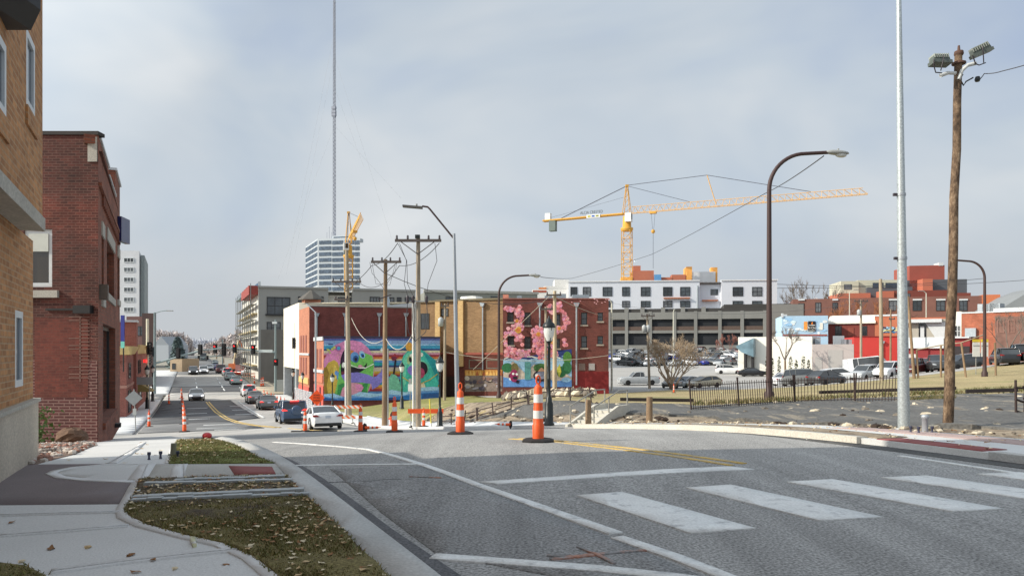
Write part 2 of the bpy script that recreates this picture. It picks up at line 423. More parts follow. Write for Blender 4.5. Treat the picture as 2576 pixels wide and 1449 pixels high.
# gutter strip of fresh dark asphalt beside the kerb
drape('asphalt_patch', GRS([(1150,1520),(1065,1449),(900,1314),(765,1202),(705,1161),(632,1127),(598,1113.5),(606,1113.5),(650,1128),(745,1163),(815,1205),(985,1330),(1160,1449),(1260,1520)]), ground_mat('asphalt_fresh', (.12,.12,.125,1), .2, 45, .45, 1), .006, .5)
# worn wheel-track overlays in the near lane
drape('asphalt_patch', GRS([(830,1180),(1060,1172),(1200,1225),(1520,1345),(1790,1460),(1500,1470),(1100,1395),(960,1290)]), ground_mat('asphalt_lane', (.25,.25,.247,1), .14, 40, .55, .5, radians(25)), .005, .5)
# ------------------------------------------------------------------ road markings
MARKS = [0]
def mark(poly, m=WHITE_P, dz=.011, res=.5): MARKS[0] += 1; return drape('road_marking', poly, m, dz, res)
mark(strip_poly(GRS([(690,1112),(800,1119.5),(925,1130),(990,1147),(1068,1171),(1205,1222),(1380,1283),(1550,1343)]), [.1,.1,.1,.1,.11,.13,.14,.15]))
mark(strip_poly(GRS([(1552,1352),(1700,1402),(1830,1453),(1990,1520)]), .14))
mark(strip_poly(GRS([(742,1171.5),(1052,1168)]), .1))
mark(GRS([(1205,1213),(1250,1218.5),(1903,1182),(1835,1174)]))
mark(GRS([(1450,1247),(1565,1238.5),(1900,1330),(1737,1343)]))
mark(GRS([(1726,1228),(1838,1220),(2222,1302),(2062,1311)]))
mark(GRS([(1980,1213),(2093,1206),(2525,1281),(2395,1288)]))
mark(GRS([(2216,1202),(2330,1197),(2760,1256),(2640,1265)]))
mark(GRS([(2455,1193),(2565,1188.5),(2960,1235),(2860,1243)]))
mark(strip_poly(GRS([(1088,1400),(1300,1416),(1500,1431),(1680,1450),(1880,1475)]), .15))
for q in ([(1285,1104),(1400,1112),(1530,1127),(1700,1149),(1842,1171)], [(1310,1103),(1425,1110.5),(1558,1124.5),(1728,1145.5),(1872,1166.5)]): mark(strip_poly(GRS(q), .125), YELLOW_P)
for q in (0, .3): mark(strip_poly(ST_poly([(97,3.3+q),(75,3.55+q),(64,3.95+q),(58,4.4+q),(53.5,5.2+q),(50,6.3+q)]), .16), YELLOW_P, .05, 2)
mark(strip_poly(ST_poly([(49,7.0),(40,8.6)]), .16), YELLOW_P, .02, 2)
mark(strip_poly(ST_poly([(97,7.0),(64,6.9)]), .14), WHITE_P, .05, 2)
for s, t, l in ((52,1.6,2.5),(56,2.1,2.2),(49.5,2.6,1.8),(65,1.2,1.6),(74,1.0,1.8),(84,1.1,2),(70,5,1.6),(78,5.2,1.6),(86,5.4,1.6)):
    mark(ST_poly([(s,t),(s,t+l),(s+.35,t+l),(s+.35,t)]), WHITE_P, .05, 2)
for t in (2.6, 6.4):
    for s in (120, 127, 136, 146): mark(ST_poly([(s,t),(s,t+.2),(s+5,t+.2),(s+5,t)]), WHITE_P, .06, 3)
SEAL = ground_mat('crack_sealant', (.215,.217,.22,1), .2, 30, .3, 2)
rc = random.Random(11)
for pts, w_ in (([(760,1215),(880,1212),(1010,1206)],.012),):
    P = []
    for a, c in zip(pts[:-1], pts[1:]):
        for i in range(6): P.append((lerp(a[0],c[0],i/6)+rc.uniform(-5,5), lerp(a[1],c[1],i/6)+rc.uniform(-1.2,1.2)))
    tag(drape('crack_seal', strip_poly(GRS(P+[pts[-1]]), w_), SEAL, .0085, .5), kind='structure')
# locator's spray marks on the asphalt
mark(strip_poly(GRS([(1375,1400),(1450,1402),(1545,1392),(1625,1386)]), [.035,.07,.05,.03]), ORANGE_P, .014)
mark(strip_poly(GRS([(1385,1410),(1440,1404)]), .05), ORANGE_P, .016)
mark(strip_poly(GRS([(1455,1378),(1500,1397),(1545,1420)]), .04), ORANGE_P, .017)
mark(strip_poly(GRS([(1030,1200),(1110,1203)]), .03), ORANGE_P, .014)
# ------------------------------------------------------------------ left pavement
KH = .13
drape('sidewalk', ST_poly([(-30,-8),(35.2,-8),(35.2,.2),(17,.9),(16,1.15),(-30,1.15)]), CONC, .115, .5, .15)
KIN = [(1040,1520),(975,1449),(850,1325),(722,1199),(692,1166),(650,1150),(572,1113),(535,1105.2)]
KOUT = [(1150,1520),(1065,1449),(900,1314),(762,1202),(703,1161),(628,1127),(592,1113.5),(562,1106.5)]
drape('kerb', GRS(KIN, .12) + GRS(KOUT, .03)[::-1], CONC_K, KH, .5, .2)
drape('path', GRS([(-260,1185),(0,1178),(75,1167.5),(290,1166),(352,1168),(460,1168),(352,1206),(335,1266),(0,1269),(-300,1272)], .12), MAUVE, .1195, .5)
drape('path', GRS([(462,1167),(360,1166.5),(270,1168),(185,1175),(140,1184),(124,1191),(150,1203),(225,1210.5),(345,1215),(360,1208)], .12), CONC, .1235, .5)
def band(pts, w, m=CONC_N, dz=.1275): return drape('walk_band', strip_poly(GRS(pts, .12), w), m, dz, .5)
band([(352,1167.5),(270,1168.5),(185,1176),(140,1185),(129,1191),(153,1201),(225,1208.5),(345,1212.5)], .12)
band([(352,1206),(340,1225),(322,1262),(310,1282),(316,1300),(360,1320),(470,1348),(560,1368),(632,1402),(690,1449),(740,1520)], [.13]*11)
band([(0,1296),(120,1292),(300,1287)], .07); band([(0,1347),(120,1338),(322,1322)], .08); band([(128,1437),(300,1414),(480,1393),(622,1379)], .1)
for q in ([(128,1438),(300,1415),(480,1394),(622,1380)], [(0,1347.6),(120,1338.6),(322,1322.6)], [(0,1296.4),(120,1292.4),(300,1287.4)], [(272,1166),(300,1150),(330,1133),(352,1120)], [(462,1168),(465,1206)], [(356,1206),(372,1168)]):
    band(q, .018, ground_mat('joint', (.50,.50,.495,1), .2, 40, .2), .132)
band([(285,1165),(318,1146),(345,1128),(362,1112)], .09)
band([(425,1165),(434,1140),(442,1120),(450,1107)], .11)
band([(345,1207),(372,1168)], .2); band([(440,1206),(456,1168)], .16)
drape('ramp', GRS([(462,1168),(696,1166.5),(722,1199),(350,1208),(372,1168)], .12), ground_mat('ramp_concrete', (.44,.43,.40,1), .14, 50, .12, .6), .1255, .5)
t_ = drape('tactile_paving', GRS([(575,1173),(684,1175),(694,1193.5),(590,1196)], .12), TACT, .130, .5)
# yellow paint splash on the walk
drape('road_marking', GRS([(478,1353),(491,1352),(493,1364),(495,1374),(486,1376),(480,1366)], .12), ground_mat('yellow_splash', (.6,.585,.36,1), .1, 30, .1, 2, c2=(.59,.59,.56,1), c2scale=9, c2cut=(.42,.55)), .1335, .5)
# turf and mud
GL = [(1036,1520),(973,1449),(848,1325),(772,1252),(330,1262),(318,1275),(322,1297),(370,1320),(470,1347),(560,1367),(640,1402),(700,1449),(750,1520)]
GU = [(425,1167),(448,1107),(533,1105.6),(572,1114),(648,1151),(690,1166)]
GM = [(330,1263),(350,1207),(720,1198),(773,1252)]
GC = [(-200,1440),(0,1420),(62,1426),(112,1450),(150,1520),(-200,1520)]
random.seed(3)
from mathutils import noise as mn
def rough(amp, base, sc=3): return lambda x, y: base + amp * (mn.noise(Vector((x*sc, y*sc, 0))) + .5*mn.noise(Vector((x*sc*3, y*sc*3, 7))))
drape('verge_soil', GRS(GL, .12), GRASSB, .13, .1, .03, rel=rough(.02, .137, 2.5))
drape('verge_soil', GRS(GU, .12), ground_mat('turf_green', (.15,.175,.045,1), .3, 45, .5, 1.2), .13, .15, .03, rel=rough(.012, .135))
drape('verge_soil', GRS(GM, .12), MUD, .13, .1, .03, rel=rough(.025, .14, 4))
drape('verge_soil', GRS(GC, .12), GRASSB, .13, .15, .03, rel=rough(.01, .137))
def inside(p, poly):
    c = False; n = len(poly)
    for i in range(n):
        a, b = poly[i], poly[i-1]
        if (a[1] > p[1]) != (b[1] > p[1]) and p[0] < (b[0]-a[0])*(p[1]-a[1])/(b[1]-a[1])+a[0]: c = not c
    return c
def scatter(poly, n, fn, dens=None):
    xs = [p[0] for p in poly]; ys = [p[1] for p in poly]; k = 0; tries = 0
    while k < n and tries < n * 30:
        tries += 1
        p = (random.uniform(min(xs), max(xs)), random.uniform(min(ys), max(ys)))
        if inside(p, poly) and (dens is None or random.random() < dens(*p)): fn(*p); k += 1
GRN = [mat('blade_a', (.165,.155,.04,1), .7, .2), mat('blade_b', (.225,.185,.07,1), .7, .2), mat('blade_c', (.29,.225,.11,1), .7, .2), mat('blade_d', (.10,.115,.028,1), .7, .2)]
gm = MB()
def blade(hmin, hmax, wts):
    def f(x, y):
        for _ in range(2):
            x2 = x + random.uniform(-.03, .03); y2 = y + random.uniform(-.03, .03)
            h = random.uniform(hmin, hmax); a = random.uniform(0, 2*pi); w = random.uniform(.004, .009); ln = random.uniform(.3, 1.2) * h
            z = GZ(x2, y2) + .128; dx, dy = cos(a)*w, sin(a)*w; b = random.uniform(0, 2*pi)
            gm.add([(x2-dx, y2-dy, z), (x2+dx, y2+dy, z), (x2+cos(b)*ln, y2+sin(b)*ln, z+h)], [(0,1,2)], random.choices(range(4), wts)[0])
    return f
clump = lambda x, y: max(.08, min(1, .55 + 1.3 * mn.noise(Vector((x*.9, y*.9, 3)))))
scatter(GRS(GL, .12), 14000, blade(.010, .034, (4,4,3,2)), lambda x, y: max(.03, clump(x, y)**1.6))
scatter(GRS(GU, .12), 9000, blade(.012, .04, (5,3,1,2)), lambda x, y: max(.3, clump(x, y)))
scatter(GRS(GC, .12), 900, blade(.01, .035, (4,3,1,3)))
scatter(GRS(GM, .12), 1600, blade(.015, .05, (2,3,4,1)), clump)
tag(gm.build('verge_grass', GRN), 'short patchy green grass on the roadside verge', kind='stuff')
LEAFM = [mat('leaf_tan', srgb(196,170,128), .8, .3, 15), mat('leaf_brown', srgb(140,100,62), .8, .3, 15), mat('leaf_pale', srgb(214,200,170), .8, .2, 15)]
lm = MB()
def leaf(sz0=.03, sz1=.075, dz=.15):
    def f(x, y):
        s = random.uniform(sz0, sz1); a = random.uniform(0, 2*pi); z = GZ(x, y) + dz; tl = random.uniform(-.5, .5); k = random.randrange(3)
        P = lambda u, v, w: (x + (u*cos(a)-v*sin(a))*s, y + (u*sin(a)+v*cos(a))*s, z + w*s)
        lm.add([P(-1,0,.1), P(-.2,.5,.25+tl*.4), P(.6,.35,.1), P(1,0,.45), P(.5,-.4,tl), P(-.3,-.5,.2)], [(0,1,5),(1,2,4,5),(2,3,4)], k)
    return f
scatter(GRS(GL, .12), 300, leaf(.012, .038), lambda x, y: max(.02, clump(x, y)**3)); scatter(GRS(GU, .12), 110, leaf(.02, .05)); scatter(GRS(GM, .12), 260, leaf(.018, .045))
scatter(GRS([(0,1440),(0,1290),(300,1290),(560,1380),(660,1449)], .12), 9, leaf(.03, .055, .117)); scatter(GRS([(90,1165),(240,1122),(440,1108),(420,1165)], .12), 16, leaf(.03, .055, .117))
tag(lm.build('fallen_leaves', LEAFM), 'dry tan leaves scattered over the verge', kind='stuff')
# strips of form lumber lying half buried in the muddy verge
SILV = mat('galvanised', srgb(170,176,178), .55, .25, 6, .25)
def plank(a, b, w, h, label):
    A = GR(*a, .13); B = GR(*b, .13); u = (B - A); L = u.length
    o = MB(); n = 12
    for i in range(n):
        p = A + u*(i/n); q = A + u*((i+1)/n); mid = (p+q)/2
        o.box((mid.x, mid.y, GZ(mid.x, mid.y)+.13+random.uniform(.006,.018)), (L/n*1.01, w, h), 0, atan2(u.y, u.x))
    tag(o.build('form_board', SILV), label, 'board', 'boards half buried in the muddy verge')
plank((440,1213), (715,1203), .1, .05, 'grey board half buried in mud nearest the ramp with the red tactile paving')
plank((365,1222), (735,1211), .1, .05, 'grey muddy board, second from the ramp with the red tactile paving')
plank((335,1256), (765,1238), .11, .06, 'long pale board on the mud, just beyond the last board before the lower grass')
plank((332,1263), (778,1246), .08, .05, 'long board edging the lower grass where the mud strip ends')
# ------------------------------------------------------------------ gravel bed and boulder by the brick building
GRV = [(80,1172),(80,1112),(160,1110),(246,1121),(190,1145),(95,1170)]
drape('gravel_soil', GRS(GRV, .1), mat('gravel_soil', srgb(120,100,88), .9, .3, 8), .125, .3)
pm = MB(); PM = [mat('stone_white', srgb(205,196,186), .85, .2, 20), mat('stone_pink', srgb(170,128,112), .85, .25, 20), mat('stone_grey', srgb(140,132,126), .85, .25, 20)]
def peb(x, y):
    s = random.uniform(.03, .075); pm.ell((x, y, GZ(x, y)+.13+random.uniform(0,.03)), (s, s*random.uniform(.6,1), s*.6), random.randrange(3), 6, 3, .2, False)
scatter(GRS(GRV, .1), 1300, peb)
tag(pm.build('gravel', PM), 'bed of white and pink pebbles between the wall and the walk', kind='stuff')
# ------------------------------------------------------------------ right pavement, dirt strip, embankment
RS = ST_poly([(-30,11.6),(19.5,11.6),(20.2,11.9),(21.5,14.3),(-30,15.2)])
drape('sidewalk', RS, CONC, .10, .5, .12)
drape('kerb', ST_poly([(9.6,11.5),(20,11.5),(20,11.78),(9.6,11.78)]), ground_mat('kerb_cream', (.60,.57,.5,1), .12, 30, .15, 1.2), .125, .5, .2)  # warm sunlight on this stretch is put into its cream colour
drape('kerb', ST_poly([(-30,11.5),(7.2,11.5),(7.2,11.8),(-30,11.8)]), CONC_K, .125, .5, .2)
drape('dirt_strip', ST_poly([(9.4,11.8),(19.6,11.8),(19.3,12.7),(12,12.9),(9.4,12.6)]), DIRT, .115, .5)
drape('tactile_paving', ST_poly([(7.4,11.65),(9.3,11.65),(9.3,12.3),(7.4,12.3)]), TACT, .112, .5)
drape('tactile_paving', ST_poly([(3.0,11.82),(6.2,11.82),(6.2,12.3),(3.0,12.3)]), TACT, .112, .5)
drape('path', ST_poly([(-30,13.4),(11.8,13.3),(11.8,14.2),(-30,14.6)]), ground_mat('pink_path', (.42,.32,.30,1), .12, 40, .15, .8), .108, .5)
drape('asphalt_patch', ST_poly([(-20,10.7),(9.5,11.0),(13,11.35),(9.5,11.5),(-20,11.5)]), ground_mat('gutter_tar', (.09,.09,.088,1), .3, 30, .5, 1.5), .006, .5)
mark(strip_poly(ST_poly([(-6,10.25),(4,10.3),(8,10.55)]), .12))
drape('sidewalk', ST_poly([(24.8,11.7),(110,11.5),(110,14.6),(60,14.6),(24.2,14.4)]), CONC_N, .12, 1, .2)
drape('sidewalk', ST_poly([(49,-1.95),(103,-1.85),(103,-9),(50.5,-9)]), CONC_N, .12, 1, .2)
drape('sidewalk', ST_poly([(115,-1.2),(190,-.4),(190,-9),(115,-9)]), CONC_N, .12, 2, .2)
drape('sidewalk', ST_poly([(112,11.4),(210,11.4),(210,15),(112,15)]), ground_mat('site_dirt', (.42,.36,.27,1), .25, 10, .3, .3), .12, 2, .2)
drape('dirt_bank', ST_poly([(45,14.3),(24,14.2),(21,14.1),(10,14.2),(-12,14.9),(-12,19),(8,18.6),(21,18.6),(30,17),(45,17)]), DIRT, .06, .3, rel=rough(.07, .05, 1.3))
TP = ST_poly([(43,14.6),(40,14.9),(36,14.7),(33,15.3),(30,15.0),(27.5,15.6),(25,15.2),(24,16.2)]) + ST_poly([(20.5,17.4),(19,16.6),(17,16.9),(15.5,16.2),(14,16.9),(12.5,16.3),(11,17.0),(8.5,16.6),(6,17.2),(3,16.8),(-8,17.3)]) + [pxy(2900,30), pxy(2600,33), pxy(2260,34), pxy(1740,33), pxy(1500,34.5), pxy(1300,37), pxy(1110,41.5)]
def folds(x, y):
    q = x*.55 - y*.85
    return .12 + .07*mn.noise(Vector((q*1.1, (x+y)*.12, 1))) + .045*mn.noise(Vector((q*3.2, (x+y)*.3, 5))) + .03*mn.noise(Vector((x*2.3, y*2.3, 9)))
drape('tarp', TP, TARP, .1, .28, .3, rel=folds)
drape('dry_grass', [pxy(1105,43), pxy(1300,37), pxy(1500,34.5), pxy(1740,33), pxy(2260,34), pxy(2700,34), pxy(3300,34), pxy(3300,80), pxy(2700,80), pxy(2450,72), pxy(2300,70), pxy(2150,66), pxy(2000,68), pxy(1850,78), pxy(1700,86), pxy(1560,78), pxy(1100,66)], DRYGR, .03, 1.5)
drape('lawn', ST_poly([(45,14.6),(76,14.7),(76,30),(60,29),(43,22)]), LAWN, .05, 1.5)
drape('parking_lot', [pxy(1250,66), pxy(1560,78), pxy(1700,86), pxy(1850,78), pxy(2000,68), pxy(2150,66), pxy(2300,70), pxy(2450,72), pxy(2700,80), pxy(3300,80), pxy(3300,180), pxy(2500,230), pxy(1500,235), pxy(1200,150), pxy(1150,90)], LOTA, .0, 4)
rb = MB(); RBM = [mat('rubble_pale', srgb(206,194,172), .9, .3, 6), mat('rubble_grey', srgb(120,112,102), .9, .3, 6), mat('rubble_dark', srgb(62,50,42), .9, .3, 6)]
def stone(x, y):
    s = random.choice((.03,.04,.05,.07,.09,.13)); rb.ell((x, y, GZ(x, y)+.11), (s*random.uniform(.8,1.6), s, s*.55), random.choices(range(3),(4,3,2))[0], 6, 4, .3, False)
scatter(TP, 150, stone); scatter(ST_poly([(45,14.3),(21,14.1),(10,14.2),(-12,14.9),(-12,16.5),(10,16),(21,16),(45,16)]), 260, stone)
scatter([pxy(1270,58), pxy(1480,56), pxy(1490,66), pxy(1280,68)], 130, lambda x, y: rb.ell((x, y, GZ(x,y)+.25), (random.uniform(.2,.7), .4, random.uniform(.2,.5)), random.randrange(2), 6, 4, .35, False))
tag(rb.build('rubble', RBM), 'loose stones and broken concrete over the tarp covered bank', kind='stuff')
lm2 = MB(); lm, lm_old = lm2, lm
scatter(ST_poly([(22,12),(8,11.9),(-6,13),(-6,15.6),(9,15.4),(22,15)]), 420, leaf(.03, .07, .13))
tag(lm2.build('fallen_leaves', LEAFM), 'pale dry leaves along the foot of the bank', kind='stuff')
wd = MB(); WDM = [mat('weed_green', (.10,.14,.03,1), .8, .3, 8), mat('weed_dry', (.3,.24,.12,1), .8, .3, 8)]
def tuft(x, y):
    for _ in range(6):
        a = random.uniform(0, 2*pi); h = random.uniform(.08, .28); z = GZ(x, y) + .05
        wd.add([(x-.02, y, z), (x+.02, y, z), (x+cos(a)*h*.7, y+sin(a)*h*.5, z+h)], [(0,1,2)], random.choices((0,1), (1,2))[0])
scatter([pxy(1740,33.5), pxy(2260,34.5), pxy(2600,34), pxy(2600,38), pxy(1740,36)], 420, tuft); scatter([pxy(2290,30), pxy(2400,30), pxy(2400,32), pxy(2290,32)], 200, tuft)
tag(wd.build('weeds', WDM), 'dry weed tufts along the iron fence line', kind='stuff')
# ================================================================== BUILDINGS
def T4(fr): return Matrix.Translation(fr.loc()) @ Matrix.Rotation(fr.rz, 4, 'Z')
def relx(p, c): return T4(p).inverted() @ T4(c)
def gz0(A, dz=-.35): return GZ(A[0], A[1]) + dz
def bthing(name, label, fr, cat='building', group=None): return thing(name, label, cat, fr.loc(), fr.rz, group)
BR_TAN = brick('brick_tan', srgb(192,138,88), srgb(150,102,64), srgb(180,146,110), .22, .078, .011, .22, .6)
BR_RED = brick('brick_red', srgb(102,54,46), srgb(70,40,36), srgb(112,80,70), .22, .075, .010, .55, .6, (1.25,1.05,.98,1))
BR_RED2 = brick('brick_plum', srgb(100,54,52), srgb(82,45,44), srgb(136,106,98), .3, .085, .016, .3, .5)
BR_SIDE = brick('brick_street_face', srgb(150,88,66), srgb(122,70,54), srgb(120,90,76), .30, .10, .012, .4, .5)
STONE = mat('limestone', srgb(176,172,162), .8, .14, 2.5, fine=30)
BASEC = mat('stained_concrete', srgb(190,180,164), .85, .2, 1.4, streak=True, fine=40)
FRAMEW = mat('frame_white', srgb(205,210,212), .5, .1)
FRAMED = mat('frame_dark', srgb(40,40,42), .5, .2)
GLASS_D = glassm('glass_dark', (.012,.013,.015,1)); GLASS_B = glassm('glass_blue', (.03,.045,.07,1)); GLASS_N = glassm('glass_brown', (.035,.026,.015,1))
GLASS_G = glassm('glass_grey', (.06,.07,.08,1)); BLIND = mat('blind', srgb(196,200,192), .6, .1)
BLACKM = mat('black_metal', (.012,.012,.013,1), .5, .3); ROOFT = mat('roof_tar', (.05,.05,.05,1), .9, .3)

# ------------------------------------------------------------------ tan brick building at the near left
fr = Fr(XY(4.5,-1.75), XY(12.2,-1.75), -.35); L = fr.w
b = bthing('brick_office', 'tan brick building at the near left with a pale stone band and concrete base', fr)
xl, zband = fr.hit(83, 1168)[0], fr.hit(107, 582, -.26)[1]; zb2 = fr.hit(107, 550, -.26)[1]; xu = fr.hit(107, 500, -.26)[0]; zc = fr.hit(83, 1010)[1]
HT = 13.5
r1 = fr.rect(38, 785, 58, 975)
# upper windows: the slit and the one at the picture's edge
def ru(x0, y0t, x1, y1b): a = fr.hit(x0, 0, -.26)[0]; c = fr.hit(x1, 0, -.26)[0]; return (a, fr.hit(x1, y1b, -.26)[1], c, fr.hit(x1, y0t, -.26)[1])
u1 = ru(66, 118, 88, 300); u2 = ru(-35, 118, 16, 300)
m = MB(); m.wall((0,0,zc), (1,0), xl, zband-zc, [(q[0], q[1]-zc, q[2], q[3]-zc) for q in [r1]], .055).wall((xl,0,zc), (0,1), 14, zband-zc)
m.wall((0,-.26,zb2), (1,0), xu, HT-zb2, [(q[0], q[1]-zb2, q[2], q[3]-zb2) for q in [u1, u2]], .055).wall((xu,-.26,zb2), (0,1), 14.26, HT-zb2)
m.quad((0,-.26,HT), (xu,-.26,HT), (xu,14,HT), (0,14,HT)).quad((xu,14,0), (0,14,0), (0,14,HT), (xu,14,HT)).quad((0,14,0), (0,0,0), (0,0,HT), (0,14,HT))
m.build('wall', BR_TAN, b)
MB().b2((0,-.29,zband), (xu+.02,.5,zb2)).b2((xu-.4,.5,zband), (xu+.02,14,zb2)).build('stone_band', STONE, b)
MB().b2((0,-.06,0), (xl+.06,.3,zc)).b2((xl-.3,.3,0), (xl+.06,14,zc)).build('base', BASEC, b)
MB().b2((0,-.09,zc), (xl+.09,.1,zc+.05)).build('base_coping', STONE, b)
windowf(b, r1, FRAMEW, GLASS_B, .05, .09, 1, 1); 
for q in (u1, u2):
    o = windowf(b, q, FRAMEW, GLASS_B, -.21, .09, 1, 1)
for q in (u1, u2): MB().b2((q[0]-.05, -.285, q[1]-.25), (q[2]+.05, -.262, q[1]-.02)).build('soldier_course', BR_TAN, b)
MB().b2((-42,6.5,0), (-.02,14,HT)).build('rear_wing', BR_TAN, b)  # unseen wing, added set back so its shadow still covers the foreground
lampo = W(4, 4, 7.4); m = MB(); m.prism([(-.34,-.16), (.10,-.16), (.2,.05), (.2,.3), (-.34,.3)], 1, -.3, .3)
wl = m.build('wall_lamp', BLACKM, b); p = T4(fr).inverted() @ lampo; wl.location = p; wl.rotation_euler = (0,0,-fr.rz)
# ------------------------------------------------------------------ red brick building
Bc = pxy(247, 20.7); fr = Fr(pxy(-620, 20.7), Bc, gz0(pxy(247,20.7), -.5)); f2 = Fr(Bc, pxy(301.5, 30.8), fr.z0); X2 = relx(fr, f2)
b = bthing('old_brick_shop', 'old dark red brick two-storey building at the left with a stepped parapet', fr)
zt = fr.hit(247, 340)[1]; wn_ = fr.rect(60, 577, 131, 722); Lw = fr.w; Ls = f2.w
m = MB(); m.wall((0,0,0), (1,0), Lw, zt, [wn_], .14)
xs1 = f2.hit(273, 400)[0]; xs2 = f2.hit(290, 440)[0]
sf = f2.rect(259, 815, 290, 1050); sf = (sf[0], f2.hit(270,1050)[1], sf[2], f2.hit(270,818)[1])
def sr(x0, x1, yt, yb, xm): a = f2.hit(x0, 0)[0]; c = f2.hit(x1, 0)[0]; return (a, f2.hit(xm, yb)[1], c, f2.hit(xm, yt)[1])
w1 = sr(255.5, 261, 598, 752, 258); w2 = sr(269, 287, 622, 745, 278); w3 = sr(295.5, 300, 650, 755, 298)
m.xf = X2; m.wall((0,0,0), (1,0), Ls, zt-.25, [sf, w1, w2, w3], .3, 1)
m.b2((0,0,zt-.25), (xs1,.35,zt), 1).b2((xs2,0,zt-.25), (Ls,.35,f2.hit(299,462)[1]), 1)
m.xf = None; m.quad((0,0,zt), (0,14,zt), (0,14,0), (0,0,0)); 
bk = X2 @ Vector((Ls,0,0)); m.quad((Lw,0.2,zt-.4), (bk.x,bk.y,zt-.4), (0,bk.y,zt-.4), (0,.2,zt-.4)).quad((bk.x,bk.y,0), (0,bk.y,0), (0,bk.y,zt), (bk.x,bk.y,zt))
m.build('wall', [BR_RED, BR_SIDE], b)
COP = mat('coping_pale', srgb(200,204,206), .6, .15); COPD = mat('coping_dark', srgb(56,52,50), .8, .2)
MB().b2((0,-.04,zt+.002), (Lw+.02,.3,zt+.1)).build('coping', COPD, b)
m = MB(); m.xf = X2; zf = f2.hit(299,462)[1]; m.b2((.36,-.05,zt+.003), (xs1,.4,zt+.08)).b2((xs1+.02,-.05,zt-.247), (xs2,.4,zt-.19)).b2((xs2-.05,-.06,zf+.002), (Ls+.05,.4,zf+.09)); m.build('coping', COP, b)
MB().b2((Lw-.28,-.03,zt-.75), (Lw-.02,.02,zt-.06)).build('stone_block', STONE, b)
windowf(b, wn_, FRAMEW, GLASS_N, .1, .12, 1, 1); x0, z0, x1, z1 = wn_; MB().b2((x0+.12,.02,z1-.62), (x1-.12,.045,z1-.12)).build('blind', BLIND, b); MB().b2((x0-.15,-.1,z0-.3), (x1+.2,.1,z0-.1)).build('sill', STONE, b)
def sidepart(name, boxes, mt, par=None):
    m = MB(); m.xf = X2
    for q in boxes: m.b2(*q)
    return m.build(name, mt, par or b)
shopf = sidepart('shop_window', [((sf[0],.2,sf[1]), (sf[0]+.12,.3,sf[3])), ((sf[2]-.12,.2,sf[1]), (sf[2],.3,sf[3])), ((lerp(sf[0],sf[2],.48),.2,sf[1]), (lerp(sf[0],sf[2],.48)+.1,.3,sf[3])), ((sf[0]+.12,.2,sf[3]-.12), (sf[2]-.12,.3,sf[3]))], FRAMED)
sidepart('pane', [((sf[0]+.01,.24,sf[1]+.01), (sf[2]-.01,.27,sf[3]-.01))], GLASS_D, shopf)
for k, q in enumerate((w1, w2, w3)):
    o = sidepart('window', [((q[0],.16,q[1]), (q[0]+.07,.26,q[3])), ((q[2]-.07,.16,q[1]), (q[2],.26,q[3]))] + ([((lerp(q[0],q[2],f)-.06,.16,q[1]), (lerp(q[0],q[2],f)+.06,.26,q[3])) for f in (.33,.66)] if k == 1 else []), BR_SIDE)
    sidepart('pane', [((q[0]+.01,.2,q[1]+.01), (q[2]-.01,.23,q[3]-.01))], GLASS_D, o)
    sidepart('lintel', [((q[0]-.1,-.04,q[3]+.01), (q[2]+.1,.04,q[3]+.42))], STONE, o)
    sidepart('sill', [((q[0]-.1,-.06,q[1]-.24), (q[2]+.1,.05,q[1]-.01))], STONE, o)
xa = f2.hit(256, 0)[0]
sidepart('brick_corbels', [((xa+i*.42,-.07,zt-1.75-.0*i), (xa+i*.42+.2,.02,zt-1.45)) for i in range(22) if xa+i*.42 < Ls-.3] + [((.05,-.09,zt-1.42), (Ls-.05,.02,zt-1.3))], BR_SIDE)
sidepart('wall_box', [((.25,-.22,f2.hit(252,755)[1]), (.65,-.002,f2.hit(252,718)[1]))], mat('grey_box', srgb(86,78,70), .6, .2))
sidepart('shop_sill', [((sf[0]-.1,-.08,sf[1]-.2), (sf[2]+.1,.1,sf[1]-.01))], BR_SIDE)
p = fr.hit(216, 778); MB().b2((p[0]-.25,-.2,p[1]-.12), (p[0]+.22,-.002,p[1]+.1)).b2((p[0]-1.1,-.05,p[1]-.03), (p[0]-.25,-.01,p[1]+.02)).build('flood_lamp', BLACKM, b)
xx = f2.hit(288, 1070); sidepart('hose_bib', [((xx[0],-.2,xx[1]-.08), (xx[0]+.5,-.01,xx[1]+.06))], BLACKM)
for c, q in ((srgb(24,38,92), (305,316,550,610)),):
    a = W(310, 580, 29.6); o = MB().box((0,0,0), (.19,.9,.98)).build('hanging_sign', paint('sign_blue', c, .5), b); o.location = T4(fr).inverted() @ a; o.rotation_euler = (0,0,radians(8))
# infill panel of newer brick
q = fr.rect(88, 800, 222, 1000); MB().b2((q[0],-.012,q[1]), (q[2],-.003,q[3])).build('infill_panel', brick('brick_infill', srgb(116,58,47), srgb(94,47,40), srgb(104,64,54), .22, .075, .008, .3, .3), b)
q = fr.rect(-50, 880, 247, 1122); m = MB(); m.b2((q[0],-.006,.0), (Lw-.02,-.001,q[3]-.3)); m.build('lower_courses', BR_RED2, b)
q = fr.rect(200, 805, 228, 960)
m = MB(); random.seed(5); z = q[1]
while z < q[3]:
    w_ = random.choice((.12,.3)); m.b2((q[2]-.3,-.02,z), (q[2]-.3+.03,-.013,z+.1)); m.b2((q[2]-.3-(w_ if w_>.2 else 0),-.02,z+.1), (q[2]-.02,-.013,z+.125)); z += .1
m.build('old_mortar', mat('mortar_pale', srgb(128,98,88), .9, .3), b)
